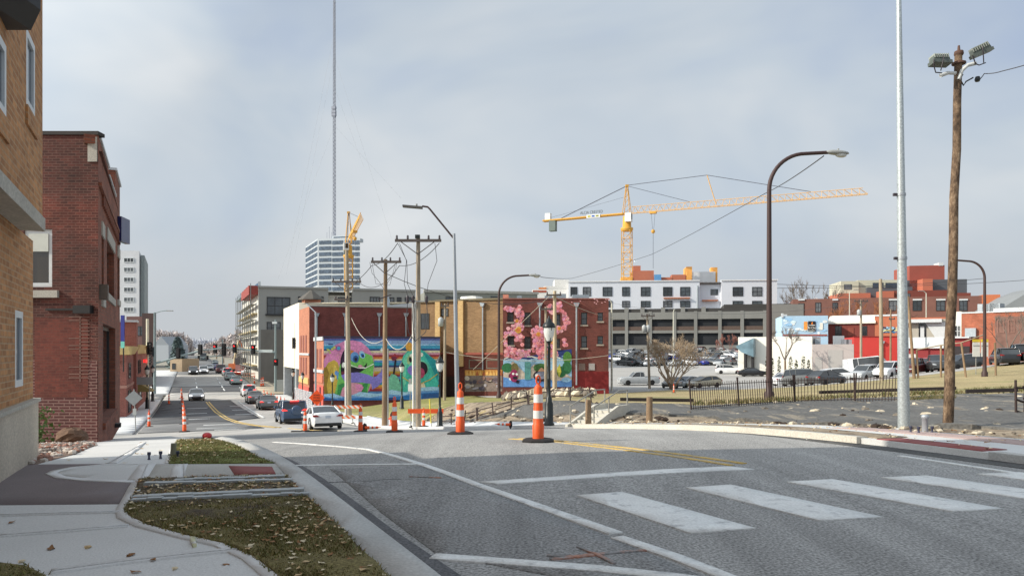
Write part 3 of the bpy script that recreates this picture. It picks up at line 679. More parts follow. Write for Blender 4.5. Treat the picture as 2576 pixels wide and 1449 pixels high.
# boulder and shrub
m = MB(); m.ell((0,0,.16), (.37,.32,.25), 0, 14, 9, .1, False); o = m.build('boulder', mat('boulder_rock', srgb(112,86,68), .9, .35, 4, fine=30), None); p = GP(180, 18.6); o.location = p + Vector((0,0,.12)); tag(o, 'brown boulder on the pebble bed against the red brick wall', 'rock')
m = MB(); random.seed(8)
for _ in range(160):
    c = Vector((random.gauss(0,.16), random.gauss(0,.16), random.uniform(.05,.95))); a = random.uniform(0,6.3); s = random.uniform(.05,.11)
    m.add([c, c+Vector((cos(a)*s,sin(a)*s,.04)), c+Vector((cos(a+.6)*s*1.3,sin(a+.6)*s*1.3,-.05))], [(0,1,2)])
o = thing('young_shrub', 'small green shrub in the gap between the tan and red buildings', 'plant', GP(97, 17.5, .1)); m.build('foliage', mat('shrub_leaf', (.09,.16,.03,1), .7, .3, 5), o); MB().tube([(0,0,0),(.02,0,.8)], .015, 5).build('stem', mat('stem', (.1,.07,.04,1)), o)

# ------------------------------------------------------------------ left side further down the street
def box_building(name, label, A, B, ytop, depth, wallm, extra=0, z0=None, cat='building', roof=ROOFT, side=None, par=.5):
    fr = Fr(A, B, gz0(A, -.6) if z0 is None else z0); b = bthing(name, label, fr, cat)
    h = CZ - (ytop - H) / F * A[1] - fr.z0
    D = Vector((0, depth)) if side is None else side
    m = MB(); m.wall((0,0,0), (1,0), fr.w, h).wall((fr.w,0,0), (D.x,D.y), D.length, h).wall((D.x,D.y,0), (-D.x,-D.y), D.length, h)
    m.quad((0,0,h-par), (fr.w,0,h-par), (fr.w+D.x,D.y,h-par), (D.x,D.y,h-par), 1).quad((fr.w+D.x,D.y,0), (D.x,D.y,0), (D.x,D.y,h), (fr.w+D.x,D.y,h))
    m.build('wall', [wallm, roof], b)
    return fr, b, h
def sdir(fr, v):   # world xy direction to local
    u = fr.u; n = fr.n; return Vector((v[0]*u.x+v[1]*u.y, v[0]*n.x+v[1]*n.y))
STREET = Vector((-.405, .914))
def winsp(b, fr, rects, fm=FRAMED, gm=GLASS_G, xf=None, cols=2, rows=2, proud=.06, fw=.09, name='window', sub=True):
    for x0, z0, x1, z1 in rects:
        m = MB(); m.xf = xf
        m.b2((x0-fw,-proud,z0-fw), (x0,.02,z1+fw)).b2((x1,-proud,z0-fw), (x1+fw,.02,z1+fw)).b2((x0,-proud,z0-fw), (x1,.02,z0)).b2((x0,-proud,z1), (x1,.02,z1+fw))
        for i in range(1, cols): c = lerp(x0,x1,i/cols); m.b2((c-fw*.35,-proud*.7,z0), (c+fw*.35,.01,z1))
        for i in range(1, rows): c = lerp(z0,z1,i/rows); m.b2((x0,-proud*.6,c-fw*.35), (x1,.01,c+fw*.35))
        o = m.build(name, fm, b)
        g = MB(); g.xf = xf; g.b2((x0,-.025,z0), (x1,.0,z1)); g.build('pane', WRND.choice((gm, gm, GLASS_V1, GLASS_V2)) if gm in (GLASS_G, GLW_()) else gm, o)
GLASS_V1 = glassm('glass_pale', (.13,.14,.15,1), .2, .6); GLASS_V2 = glassm('glass_deep', (.025,.03,.035,1), .08, .8); WRND = random.Random(4)
def GLW_(): return MATS.get('glass_apartment')
def pr(fr, L_): return [fr.rect(*q) for q in L_]
PINK = brick('brick_pink', srgb(158,96,84), srgb(140,82,72), srgb(150,110,98), .3, .1, .01, .2, .3)
CREAM = mat('cornice_cream', srgb(214,190,130), .7, .12)
A = pxy(268, 63); B = pxy(318, 63); fr = Fr(A, B, gz0(B, -.5)); C1 = Vector(XY(88,-3.5)); C2 = Vector(XY(104,-3.5)); f2 = Fr(B, (C2.x, C2.y), fr.z0); X2 = relx(fr, f2)
b = bthing('corner_shop_block', 'two-storey pink brick shop block with cream cornices down the left side of the street', fr)
ht = CZ - (893-H)/F*63 - fr.z0; Ls = f2.w; xm = f2.hit(338, 0)[0]
m = MB(); m.wall((0,0,0), (1,0), fr.w, ht); m.xf = X2; m.wall((0,0,0), (1,0), Ls, ht, [], .1); m.b2((0,.02,ht-.5), (Ls,12,ht-.3), 0); m.b2((xm-1.2,-.25,0), (xm+.8,2.5,ht+3.1)); m.build('wall', PINK, b)
m = MB(); m.prism([(-.03,ht+.01),(-.15,ht+.05),(-.5,ht+.75),(.1,ht+.75),(.1,ht+.01)], 0, 0, fr.w+.4); m.xf = X2
m.prism([(-.03,ht+.01),(-.15,ht+.05),(-.5,ht+.75),(.1,ht+.75),(.1,ht+.01)], 0, .05, xm-1.25); m.prism([(-.03,ht+.01),(-.15,ht+.05),(-.5,ht+.95),(.1,ht+.95),(.1,ht+.01)], 0, xm+.85, Ls); m.build('cornice', CREAM, b)
m = MB(); m.xf = X2; m.b2((0,-.06,ht*.52), (Ls,.0,ht*.56)); m.xf = None; m.b2((0,-.06,ht*.52), (fr.w+.06,0,ht*.56)); m.build('string_course', mat('pink_stone', srgb(176,130,116)), b)
m = MB(); m.xf = X2; m.b2((xm-1.35,-.35,ht+3.102), (xm+.95,2.6,ht+3.3)); m.build('pier_cap', COP, b)
winsp(b, f2, [(2.4,ht*.66,4.8,ht*.86), (xm+3,ht*.66,xm+4.2,ht*.88), (xm+5.6,ht*.66,xm+6.8,ht*.88), (xm+8.4,ht*.66,xm+9.6,ht*.88)], FRAMED, GLASS_G, X2)
winsp(b, f2, [(2,.9,5.2,ht*.45), (xm+3,.9,xm+6,ht*.45), (xm+8,.9,xm+11,ht*.45)], FRAMED, GLASS_G, X2, name='shop_window')
m = MB(); m.xf = X2; m.prism([(-.02,ht*.55),(-1.6,ht*.36),(-.02,ht*.36)], 0, xm+1.6, xm+5.2); m.build('awning', mat('awning_olive', srgb(140,122,72), .8, .15), b)
o = thing('banner_sign', 'tall blue and teal banner sign standing above the pink shop block', 'sign', tuple(W(309, 872, 59)))
MB().b2((-.15,-.05,.42), (.13,.05,2.5)).build('blue_panel', paint('banner_blue', srgb(14,30,130), .5), o); MB().b2((-.15,-.05,-.1), (.13,.05,.418)).build('teal_panel', paint('banner_teal', srgb(110,196,180), .5), o); MB().tube([(.0,.1,-2),( .0,.1,2.4)], .05, 6).build('pole', BLACKM, o)
BROWN = mat('brown_panel', srgb(112,82,78), .8, .12, 1)
fr, b, h = box_building('brown_office', 'dark brown office block behind the pink shops', pxy(318,118), pxy(374,118), 796, 20, BROWN, side=sdir(Fr(pxy(318,118),pxy(374,118),0), STREET*26))
winsp(b, fr, pr(fr, [(340,822,352,843),(355,822,366,843)]), FRAMED, GLASS_G)
m = MB(); m.b2((fr.w-.9,-.3,0), (fr.w+.9,.6,h+.5)); m.build('corner_pier', mat('brown_dark', srgb(74,56,54), .8, .15, 1), b)
WHT = mat('tower_white', srgb(206,208,212), .75, .06, .6)
fr, b, h = box_building('medical_tower', 'white office tower with strip windows far behind the red brick building', pxy(296,200), pxy(350,200), 631, 26, WHT, side=sdir(Fr(pxy(296,200),pxy(350,200),0), Vector(pxy(364,226))-Vector(pxy(350,200))))
winsp(b, fr, pr(fr, [(313,y,336,y+9) for y in (650,674,699,724,749,774)]), FRAMEW, GLASS_G, cols=3, rows=1, proud=.15, fw=.15)
m = MB(); m.prism([(fr.w-1.2,3.1),(fr.w-10.3,24.5),(fr.w-10.0,25.2),(fr.w-.2,3.3)], 2, 0, h-.8); m.build('stair_core', mat('tower_grey', srgb(150,158,158), .7, .08, .5), b)
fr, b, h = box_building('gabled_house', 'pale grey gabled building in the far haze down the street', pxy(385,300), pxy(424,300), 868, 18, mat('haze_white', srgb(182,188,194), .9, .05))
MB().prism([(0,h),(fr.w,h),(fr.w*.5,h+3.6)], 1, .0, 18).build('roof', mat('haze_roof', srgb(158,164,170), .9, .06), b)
fr, b, h = box_building('tan_kiosk', 'small tan brick building beside the far intersection', pxy(428,165), pxy(458,165), 903, 9, mat('tan_far', srgb(196,172,142), .9, .12, 1))  # wall tan is paled to put distance haze into its colour
winsp(b, fr, pr(fr, [(434,915,441,928)]), FRAMED, GLASS_G)

# ------------------------------------------------------------------ mural shop
PT = {}
def P_(name, r, g, b): 
    if name not in PT: PT[name] = mat('mural_'+name, srgb(min(250,r*1.1),min(250,g*1.1),min(250,b*1.1)), .85, .2, 1.0, fine=6)
    return PT[name]
class Mural:
    """painted wall: flat shapes laid millimetres apart on one wall, pixel outlines measured on the wall"""
    def __init__(s, fr, y0=-.01): s.fr = fr; s.mb = MB(); s.k = 0; s.mats = []; s.y0 = y0
    def mi(s, m):
        if m not in s.mats: s.mats.append(m)
        return s.mats.index(m)
    def poly(s, pts, m, raw=False):
        s.k += 1; y = s.y0 - .0035 * s.k
        q = pts if raw else [s.fr.hit(a, b) for a, b in pts]
        s.mb.poly([(a, y, z) for a, z in q], s.mi(m))
    def ell(s, cx, cy, rx, ry, m, rot=0, n=20):
        s.poly([(cx + rx*cos(t)*cos(rot) - ry*sin(t)*sin(rot), cy + rx*cos(t)*sin(rot) + ry*sin(t)*cos(rot)) for t in [2*pi*i/n for i in range(n)]], m)
    def line(s, pts, w, m):
        L, R = [], []
        for i, p in enumerate(pts):
            a = Vector(pts[max(0,i-1)]); c = Vector(pts[min(len(pts)-1,i+1)]); t = (c-a).normalized(); n = Vector((-t.y,t.x))*w/2
            L.append(tuple(Vector(p)+n)); R.append(tuple(Vector(p)-n))
        s.poly(L + R[::-1], m)
    def build(s, b, name='mural'): return s.mb.build(name, s.mats, b)
RUST = brick('brick_orange', srgb(196,130,100), srgb(176,112,86), srgb(176,126,104), .3, .1, .01, .2, .3)
DRED = brick('brick_dark_red', srgb(132,70,64), srgb(112,58,54), srgb(124,80,74), .3, .1, .01, .3, .3)
A = pxy(814, 77); B = pxy(1107, 79.6); fr = Fr(A, B, gz0(A, -.45)); S = sdir(fr, STREET*5.9); frm = fr
b = bthing('mural_shop', 'one-storey shop whose side wall carries a mural of two cartoon sea creatures', fr)
h = fr.hit(814, 849)[1]
f2 = Fr(A, (A[0]+STREET.x*5.9, A[1]+STREET.y*5.9), fr.z0)
m = MB(); m.wall((0,0,0), (1,0), fr.w, h, [], .1); m.wall((S.x,S.y,0), (-S.x,-S.y), S.length, h-.05, [], .1, 1); m.wall((fr.w,0,0), (0,1), 6, h); m.quad((0,.02,h-.3), (fr.w,0.02,h-.3), (fr.w+S.x,S.y,h-.3), (S.x,S.y,h-.3), 2); m.build('wall', [DRED, RUST, ROOFT], b)
MB().b2((-.05,-.12,h+.002), (fr.w+.05,.25,h+.14)).build('coping', mat('coping_navy', srgb(48,56,84), .6, .2), b)
# street front: corner shop windows and red base (left face, local plane from A going up the street)
Xl = relx(fr, Fr((A[0]+STREET.x*5.9, A[1]+STREET.y*5.9), A, fr.z0))
def lf(name, boxes, mt, par):
    m = MB(); m.xf = Xl
    for q in boxes: m.b2(*q)
    return m.build(name, mt, par)
lf('shop_base', [((.0,-.06,0), (5.9,-.002,h*.36))], mat('base_coral', srgb(206,96,84), .8, .15), b)
lf('stone_course', [((.0,-.12,h*.53), (5.9,-.002,h*.57)), ((.0,-.12,h-.3), (5.9,-.003,h+.1))], COP, b)
for q in ((.9,2.2),(3.2,4.6)): lf('window', [((q[0],-.07,h*.6), (q[1],-.002,h*.85))], mat('window_rust', srgb(150,92,80), .6, .2), b)
lf('door', [((3.8,-.09,.35), (4.7,-.062,h*.34))], mat('door_maroon', srgb(86,30,30), .6), b); lf('sign_band', [((.2,-.1,h*.40), (5.7,-.002,h*.5))], mat('sign_tan', srgb(200,120,92), .7), b)
M = Mural(fr); sky1 = P_('sky', 96,142,196); navy = P_('navy', 46,62,120); teal = P_('teal', 66,176,160); tl2 = P_('teal_light', 104,190,160); pink = P_('pink', 204,130,172); pk2 = P_('rose', 200,140,160); grn = P_('green', 112,182,92); gr2 = P_('green_deep', 60,140,80); gold = P_('gold', 190,160,70); gd2 = P_('mustard', 140,112,44); pur = P_('lilac', 124,116,190); blk = P_('black', 34,28,40); wht = P_('white', 220,222,214); red = P_('red', 150,50,58); mar = P_('maroon', 104,40,62); org = P_('orange', 196,116,56); bl2 = P_('blue', 40,108,172); bl3 = P_('blue_deep', 44,84,140); ice = P_('ice', 150,190,216); crm = P_('cream', 206,196,166); cya = P_('cyan', 64,150,186); yel = P_('lime', 180,190,100); peri = P_('periwinkle', 104,150,196); dkt = P_('teal_dark', 36,138,146)
x0, x1 = 814.5, 1106.5
def hb(y0, y1, m): M.poly([(x0,y1),(x1,y1-1),(x1,y0-.5),(x0,y0)], m)
for y0, y1, c in ((851,1006,peri),(851,857,P_('slate',88,100,160)),(857,866,P_('sky_grey',130,156,196)),(866,870,ice),(870,878,cya),(878,882,navy),(882,888,crm),(888,893,pk2),(893,898,red),(898,903,org),(903,907,crm),(907,913,sky1),(913,919,cya),(919,924,navy),(924,934,P_('sand',190,176,160)),(934,939,gold),(939,943,org),(943,947,red),(947,955,sky1),(955,960,mar),(960,968,cya),(968,973,gold),(973,978,org),(978,984,red)): hb(y0, y1, c)
# creature on the left: pink cap, green head, open mouth swallowing a whale
M.poly([(815,905),(826,885),(843,868),(866,858),(888,856),(908,860),(926,875),(938,895),(942,912),(940,950),(930,980),(915,1000),(840,1002),(815,1000)], pink)
M.poly([(815,1004),(815,930),(826,912),(840,905),(850,912),(855,930),(852,960),(846,985),(838,1006)], gold); M.poly([(815,1000),(815,925),(822,922),(828,940),(822,970),(826,1000)], gd2)
M.ell(843,938,5,18,P_('honey',206,180,90)); M.ell(846,938,4,6,sky1); M.ell(853,945,6,11,sky1,.2)
M.poly([(855,915),(872,903),(898,895),(918,888),(936,895),(941,915),(938,950),(928,975),(921,998),(850,1000),(842,992),(850,955)], grn)
M.poly([(850,968),(870,962),(905,970),(926,960),(921,997),(848,999)], gr2)
M.poly([(857,925),(866,915),(880,922),(900,925),(915,922),(924,912),(921,926),(906,936),(880,940),(858,942)], blk); M.poly([(858,935),(872,932),(880,938),(878,944),(860,946)], mar)
M.poly([(858,944),(872,938),(900,936),(926,942),(942,950),(958,935),(962,925),(968,928),(974,938),(966,955),(950,972),(936,980),(934,965),(910,962),(880,962),(866,958)], pur)
M.ell(866,900,8,24,blk,.25); M.ell(866,900,4.5,18,P_('plum',60,36,66),.25); M.ell(864,918,4,7,wht,.1)
M.ell(884,893,9,12,org); M.ell(892,898,11,13,sky1); M.ell(895,903,7,9,bl3); M.ell(895,904,3.4,4.6,blk); M.ell(911,892,7,10,ice,-.4); M.ell(912,894,4,6,bl2,-.4); M.ell(913,895,2.2,3.2,blk)
for q in ((826,880,5,2.6),(836,878,3.5,2.8),(841,874,4,3),(830,887,3,2)): M.ell(*q, yel, .5)
M.ell(851,876,7,7,P_('mauve',150,90,150)); M.ell(852,876,4.4,4.4,cya); M.line([(846,897),(851,890),(856,896),(853,906)], 3, pk2); M.ell(906,922,6,5,pk2); M.ell(914,925,5,2,wht)
M.poly([(854,1000),(862,975),(880,962),(900,963),(912,968),(906,985),(890,1000)], pk2); M.poly([(893,968),(906,966),(915,974),(908,986),(898,980)], pink); M.poly([(842,1006),(852,992),(862,1006)], gold)
M.line([(882,918),(900,925),(918,926),(940,915)], 2, wht); M.poly([(940,910),(962,912),(960,920),(942,920)], dkt)
M.poly([(983,897),(993,889),(1003,898),(997,903),(1000,945),(994,985),(985,1000),(984,985),(988,940),(986,905)][:4] + [(993,907),(987,907)], red); M.line([(995,905),(989,950),(984,985)], 4.5, blk); M.ell(991,901,7,5,mar)
# creature on the right: teal body, one eye, gaping mouth
M.poly([(1008,985),(1006,950),(1008,915),(1014,895),(1024,884),(1036,876),(1052,876),(1068,884),(1082,896),(1098,908),(1104,925),(1102,960),(1100,985),(1070,990),(1020,992)], teal)
M.poly([(1010,940),(1012,908),(1022,890),(1034,882),(1030,900),(1020,930),(1022,960),(1016,975)], tl2); M.poly([(1062,884),(1082,897),(1098,908),(1104,925),(1100,960),(1088,930),(1074,905)], dkt)
M.poly([(972,985),(976,955),(984,940),(994,942),(1002,950),(1010,980),(1008,992),(985,992)], P_('jade',110,176,150))
M.ell(1029,872,9,11,P_('amber',204,150,64)); M.ell(1031,906,8,12,P_('sage',150,176,130)); M.ell(1032,905,3.6,7,blk,-.2); M.ell(1034,894,3.6,3.6,wht); M.ell(1060,892,4,5,wht)
M.ell(1052,926,26,22,tl2,.0); M.ell(1040,932,16,13,pur,.3); M.ell(1062,926,13,17,blk,-.3); M.ell(1058,938,10,13,P_('tongue',156,60,92)); M.ell(1045,935,6,9,mar); M.line([(1012,948),(1030,960),(1050,968),(1080,955),(1100,940)], 2, gold); M.poly([(1054,968),(1066,962),(1074,985),(1066,992)], crm)
# sea
M.poly([(x0,991),(840,989),(870,1000),(905,985),(950,990),(985,980),(1020,986),(1060,974),(1090,972),(x1,974),(x1,1004),(x0,1006.5)], ice)
M.poly([(x0,996),(845,1001),(885,994),(930,1000),(975,991),(1015,994),(1050,983),(1090,982),(x1,980),(x1,1004),(x0,1006.5)], sky1)
M.poly([(x0,1000),(850,1004),(900,1000),(960,1001),(1010,996),(1060,988),(x1,986),(x1,1004.5),(x0,1007)], bl2); M.poly([(x0,999),(835,1002),(850,1006),(x0,1007)], bl3); M.poly([(1062,990),(x1,988),(x1,1004.5),(1062,1005)], bl3); M.poly([(975,1000),(990,999),(990,1005.5),(975,1005.6)], navy)
M.line([(826,866),(838,866)], 3, navy); M.line([(820,871),(838,871)], 3, cya); M.line([(1078,868),(1088,864),(1098,868)], 1.6, cya); M.ell(960,880,1.6,6,wht); M.ell(960,880,5,1.4,wht)
M.build(b)
# ------------------------------------------------------------------ taller brick behind it
A = pxy(778, 85); B = pxy(1040, 88.5); fr = Fr(A, B, gz0(A, -.6)); S = sdir(fr, STREET*8.3)
b = bthing('brick_warehouse', 'tall dark red brick building with galvanised downpipes above the mural shop', fr)
h = fr.hit(778, 771)[1]
m = MB(); m.wall((0,0,0), (1,0), fr.w, h).wall((S.x,S.y,0), (-S.x,-S.y), S.length, h, [], .1, 1).wall((fr.w,0,0), (0,1), 9, h); m.quad((0,.02,h-.4), (fr.w,.02,h-.4), (fr.w+S.x,S.y,h-.4), (S.x,S.y,h-.4), 2); m.build('wall', [DRED, RUST, ROOFT], b)
MB().b2((-.05,-.08,h+.002), (fr.w,.3,h+.12)).build('coping', mat('coping_grey', srgb(150,148,142), .7, .2), b)
Xl = relx(fr, Fr((A[0]+STREET.x*8.3, A[1]+STREET.y*8.3), A, fr.z0)); wr = mat('window_rust', srgb(150,92,80), .6, .2)
for zz in (h*.56, h*.34):
    for i in range(3): lf('window', [((1.2+i*2.1,-.06,zz), (2.2+i*2.1,-.002,zz+2.0))], wr, b)
lf('stone_course', [((0,-.1,h*.53), (8.3,-.002,h*.55))], COP, b); lf('shop_base', [((0,-.08,0), (8.3,-.002,h*.22))], mat('base_coral', srgb(206,96,84), .8, .15), b); lf('sign_band', [((0.3,-.12,h*.25), (8,-.002,h*.31))], mat('sign_cream', srgb(224,186,120), .7), b)
GALV = mat('galvanised_pipe', srgb(168,176,182), .5, .15, 4, .4)
def downpipe(b, fr, px, ytop, ybot, r=.09):
    x, z1 = fr.hit(px, ytop); z0 = fr.hit(px, ybot)[1]
    m = MB(); m.tube([(x,-.16,z0), (x,-.16,z1-.35)], r, 6); m.prism([(x-.14,z1-.4),(x+.14,z1-.4),(x+.3,z1),(x-.3,z1)], 1, -.4, -.01); m.build('downpipe', GALV, b)
for px in (797, 868, 954, 1021): downpipe(b, fr, px, 788, 848)
m = MB(); p = fr.hit(980, 771); m.prism([(p[0]-.5,h+.13),(p[0]+5.2,h+.13),(p[0]+5.2,h+1.0),(p[0]-.5,h+.35)], 1, 2, 5); m.build('rooflight', FRAMEW, b)
m = MB(); m.lathe([(.35,h-.4),(.35,h+1.2),(.25,h+1.3),(.25,h+1.6)], (fr.hit(985,760)[0],4,0), 10); m.build('roof_vent', GALV, b)
# ------------------------------------------------------------------ white panelled building with the turret
A0 = Vector(A) + STREET*8.4; A1 = Vector(A) + STREET*24
fr = Fr((A1.x, A1.y), (A0.x, A0.y), gz0(A0, -.6)); b = bthing('panelled_building', 'blank white panelled building with a small dark turret roof behind the brick warehouse', fr)
h = fr.hit(750, 762)[1]; hl = h*.36
m = MB(); m.wall((0,0,hl), (1,0), fr.w, h-hl).wall((0,1.2,0), (1,0), fr.w, hl, [], .1, 1); m.quad((0,0,hl), (0,1.2,hl), (fr.w,1.2,hl), (fr.w,0,hl)); m.wall((fr.w,0,0), (.42,.9), 26, h).wall((0,12,0), (0,-1), 12, h); m.quad((0,0,h-.1), (fr.w,0,h-.1), (fr.w+9,16,h-.1), (0,16,h-.1)); m.build('wall', [mat('panel_white', srgb(236,228,208), .8, .06, .5), FRAMED], b)
MB().b2((0,.0,0), (.7,1.1,hl-.01)).build('pillar', COP, b); MB().b2((fr.w-3.2,.0,0), (fr.w-2.6,1.1,hl-.01)).build('pillar', COP, b)
for i in range(4): MB().b2((2+i*2.4,1.1,.6), (3.9+i*2.4,1.19,hl-.5)).build('shop_window', GLASS_G, b)
m = MB(); m.b2((fr.w-1.6,.6,h), (fr.w+.6,2.6,h+.4)); m.build('turret_base', RUST, b); m = MB(); c = (fr.w-.5, 1.6, h+.4); m.lathe([(1.65,0),(1.55,.15),(.1,1.25)], c, 8, 0, False); m.build('turret_roof', mat('slate', srgb(92,88,82), .8, .2), b)
# ------------------------------------------------------------------ grey block under construction
GREYB = mat('grey_render', srgb(150,150,146), .85, .08, .3, streak=True); GREYC = mat('grey_block', srgb(118,114,108), .9, .2, .5)
A = pxy(650, 134); B = pxy(1045, 143); fr = Fr(A, B, gz0(A, -.6)); S = sdir(fr, STREET*42)
b = bthing('grey_apartment_block', 'grey five-storey apartment block under construction with scaffolding on its street side', fr)
h = fr.hit(650, 724)[1]; xn0, xn1 = fr.hit(826,0)[0], fr.hit(886,0)[0]; zn = fr.hit(826, 741)[1]
m = MB(); m.wall((0,0,0), (1,0), xn0, h).wall((xn0,1.6,0), (1,0), xn1-xn0, zn, [], .1, 1).wall((xn1,0,0), (1,0), fr.w-xn1, h).wall((xn0,0,0), (0,1), 1.6, h).wall((xn1,1.6,0), (0,-1), 1.6, h); m.wall((S.x,S.y,0), (-S.x,-S.y), S.length, h, [], .1, 1); m.quad((0,.02,h-.4), (fr.w,.02,h-.4), (fr.w+S.x,S.y,h-.4), (S.x,S.y,h-.4)); m.build('wall', [GREYB, mat('housewrap_pale', srgb(214,212,204), .8, .1, .6)], b)
MB().b2((-.1,-.25,h), (xn0,.3,h+.35)).b2((xn1,-.25,h), (fr.w,.3,h+.35)).build('cornice', GREYB, b)
q = fr.rect(652, 830, 760, 945); MB().b2((q[0]+.3,-.12,0), (q[2],-.01,q[3])).build('lower_blockwork', GREYC, b)
winsp(b, fr, pr(fr, [(673,750,728,790),(673,812,704,836),(788,748,812,766),(752,748,764,760),(932,749,954,768),(966,750,990,768),(1000,750,1008,766),(1020,750,1042,768)]), FRAMED, GLASS_G, cols=3, rows=2, proud=.1, fw=.14)
X1 = Matrix.Translation((0,1.6,0)); winsp(b, fr, [fr.rect(851,749,868,770,1.6), fr.rect(876,750,884,770,1.6)], FRAMED, GLASS_G, X1)
MB().b2((fr.hit(672,0)[0]-.3,-.5,fr.hit(672,794)[1]), (fr.hit(728,0)[0]+.3,-.02,fr.hit(672,790)[1])).build('balcony', FRAMED, b)
MB().b2((fr.hit(649,0)[0],.4,h), (fr.hit(656,0)[0],1.2,h+fr.hit(650,708)[1]-h)).build('chimney', FRAMEW, b)
Xl = relx(fr, Fr((A[0]+STREET.x*42, A[1]+STREET.y*42), A, fr.z0)); m = MB(); m.xf = Xl
for i in range(9): m.bar((i*5.2,-1.3,0), (i*5.2,-1.3,h+.8), .14)
for k in range(7): z = h*k/6.2+.5; m.bar((0,-1.3,z), (41.6,-1.3,z), .12); m.b2((0,-1.25,z-.06), (41.6,-.3,z))
for i in range(8): m.bar((i*5.2,-1.3,.4+(i%3)*5), (i*5.2+5.2,-1.3,5+(i%3)*5), .1)
m.build('scaffold', mat('scaffold_steel', srgb(140,142,138), .6, .3), b)
for z in (3.4,6.6,9.8,13): lf('balcony_slab', [((1,-.9,z), (40,-.02,z+.2))], mat('slab_ochre', srgb(176,160,120), .8, .2), b)
winsp(b, fr, [(k*7+1.4,z,k*7+3.8,z+1.7) for k in range(6) for z in (3.9,7.1,10.3,13.4)], FRAMEW, GLASS_G, Xl, 2, 1)
m = MB(); m.xf = Xl; m.b2((22,-1.6,h-1.2), (41.6,1,h+.4)); m.build('roof_fascia', mat('fascia_red', srgb(150,66,58), .7, .2), b); m = MB(); m.xf = Xl; m.prism([(-1.4,h-.2),(.5,h+1.4),(.5,h+.4)], 0, 6, 40); m.build('blue_tarpaulin', mat('tarpaulin_blue', srgb(146,196,226), .6, .15), b)
A = pxy(1068, 150); B = pxy(1352, 156)
fr, b, h = box_building('grey_annex', 'low grey flat roofed building behind the tan brick hall', A, B, 735, 25, mat('grey_green', srgb(136,138,130), .85, .08, .4))
MB().b2((-.2,-.3,h), (fr.w+.2,.5,h+.5)).build('cornice', mat('grey_light', srgb(176,174,164), .8), b)
winsp(b, fr, pr(fr, [(1122,748,1140,760),(1170,747,1188,760),(1235,747,1250,760)]), FRAMED, GLASS_G)
# ------------------------------------------------------------------ tan brick hall
BTAN = brick('brick_hall', srgb(158,126,90), srgb(136,106,74), srgb(130,108,84), .3, .1, .01, .25, .3); BBRN = brick('brick_hall_base', srgb(112,56,44), srgb(92,46,38), srgb(100,62,52), .3, .1, .01, .3, .3); PILL = brick('brick_pilaster', srgb(214,180,124), srgb(198,162,108), srgb(190,160,120), .3, .1, .01, .15, .3)  # paler pilaster brick: sunlight on the left-facing returns put into the colour
A = pxy(1040, 84); B = pxy(1266, 80); fr = Fr(A, B, gz0(B, -.6)); b = bthing('brick_hall', 'tan brick hall with a brown brick base between the two muralled buildings', fr)
h = fr.hit(1155, 757)[1]; zb = fr.hit(1155, 889)[1]; x1, x2, x3 = fr.hit(1092,0)[0], fr.hit(1156,0)[0], fr.w
m = MB(); m.wall((0,1.2,zb), (1,0), x1, h-zb).wall((x1,.6,zb), (1,0), x2-x1, h-zb).wall((x2,0,zb), (1,0), x3-x2, h-zb).wall((x1,1.2,zb), (0,-1), .6, h-zb).wall((x2,.6,zb), (0,-1), .6, h-zb)
m.wall((0,1.2,0), (1,0), x1, zb, [], .1, 1).wall((x1,.55,0), (1,0), x2-x1, zb, [], .1, 1).wall((x2,-.05,0), (1,0), x3-x2, zb, [], .1, 1); m.quad((0,1.2,h), (x3,0,h), (x3,14,h), (0,14,h), 2).wall((0,14,0), (0,-1), 12.8, h).wall((x3,0,0), (0,1), 14, h); m.build('wall', [BTAN, BBRN, ROOFT], b)
for xa, ya in ((x1, .3), (x2, -.3)): MB().b2((xa-.05,ya,zb*.72), (xa+.55,ya+.32,h-.02)).build('pilaster', PILL, b)
MB().b2((0,1.0,h-.02), (x1,1.5,h+.2)).b2((x1,.3,h), (x2,1,h+.2)).b2((x2,-.15,h), (x3,.4,h+.2)).build('coping', mat('coping_tan', srgb(120,108,84), .8, .2), b)
MB().b2((x2,-.12,zb-.15), (x3,-.02,zb+.1)).b2((x1,.45,zb-.15), (x2,.58,zb+.1)).build('belt_course', mat('belt_red', srgb(150,80,66), .8, .15), b)
m = MB(); m.lathe([(4.3,0),(4.1,.15),(1.5,.75),(1.4,1.0),(.1,1.15)], (fr.hit(1112,0)[0], 8, h), 8, 0, False); m.build('roof_cap', mat('roof_white', srgb(224,222,214), .7, .06), b)
winsp(b, fr, [fr.rect(1060,790,1078,826,1.2)], FRAMED, GLASS_G, Matrix.Translation((0,1.2,0))); winsp(b, fr, [fr.rect(1112,778,1126,794,.6)], FRAMED, GLASS_G, Matrix.Translation((0,.6,0)))
winsp(b, fr, pr(fr, [(1182,907,1214,925),(1226,907,1252,925)]), mat('window_green', srgb(110,112,96), .7), mat('glass_block', srgb(126,130,116), .5, .2, 8))
MB().b2((x1+.9,.3,.4), (x2-.4,.53,zb*.5)).build('loading_door', mat('door_brown', srgb(60,42,38), .7), b)
downpipe(b, fr, 1216, 762, 930); 
M = Mural(fr, -.06); M.poly([(1170,985),(1264,984),(1264,932),(1170,932)], P_('taupe',120,108,100)); M.poly([(1170,945),(1264,944),(1264,930),(1170,931)], P_('ochre',176,126,60))
random.seed(12)
for i in range(11): M.poly([(1172+i*8.4,944),(1180+i*8.4,944),(1176+i*8.4,931)], P_(random.choice(('rust','straw')), *((150,84,50) if i % 2 else (200,160,90))))
for i in range(26): M.ell(random.uniform(1176,1258), random.uniform(950,978), random.uniform(3,9), random.uniform(2,6), P_('b%d' % (i % 5), *((150,146,150),(96,84,90),(176,166,150),(124,96,84),(70,66,76))[i % 5]), random.uniform(-.5,.5), 9)
M.build(b)
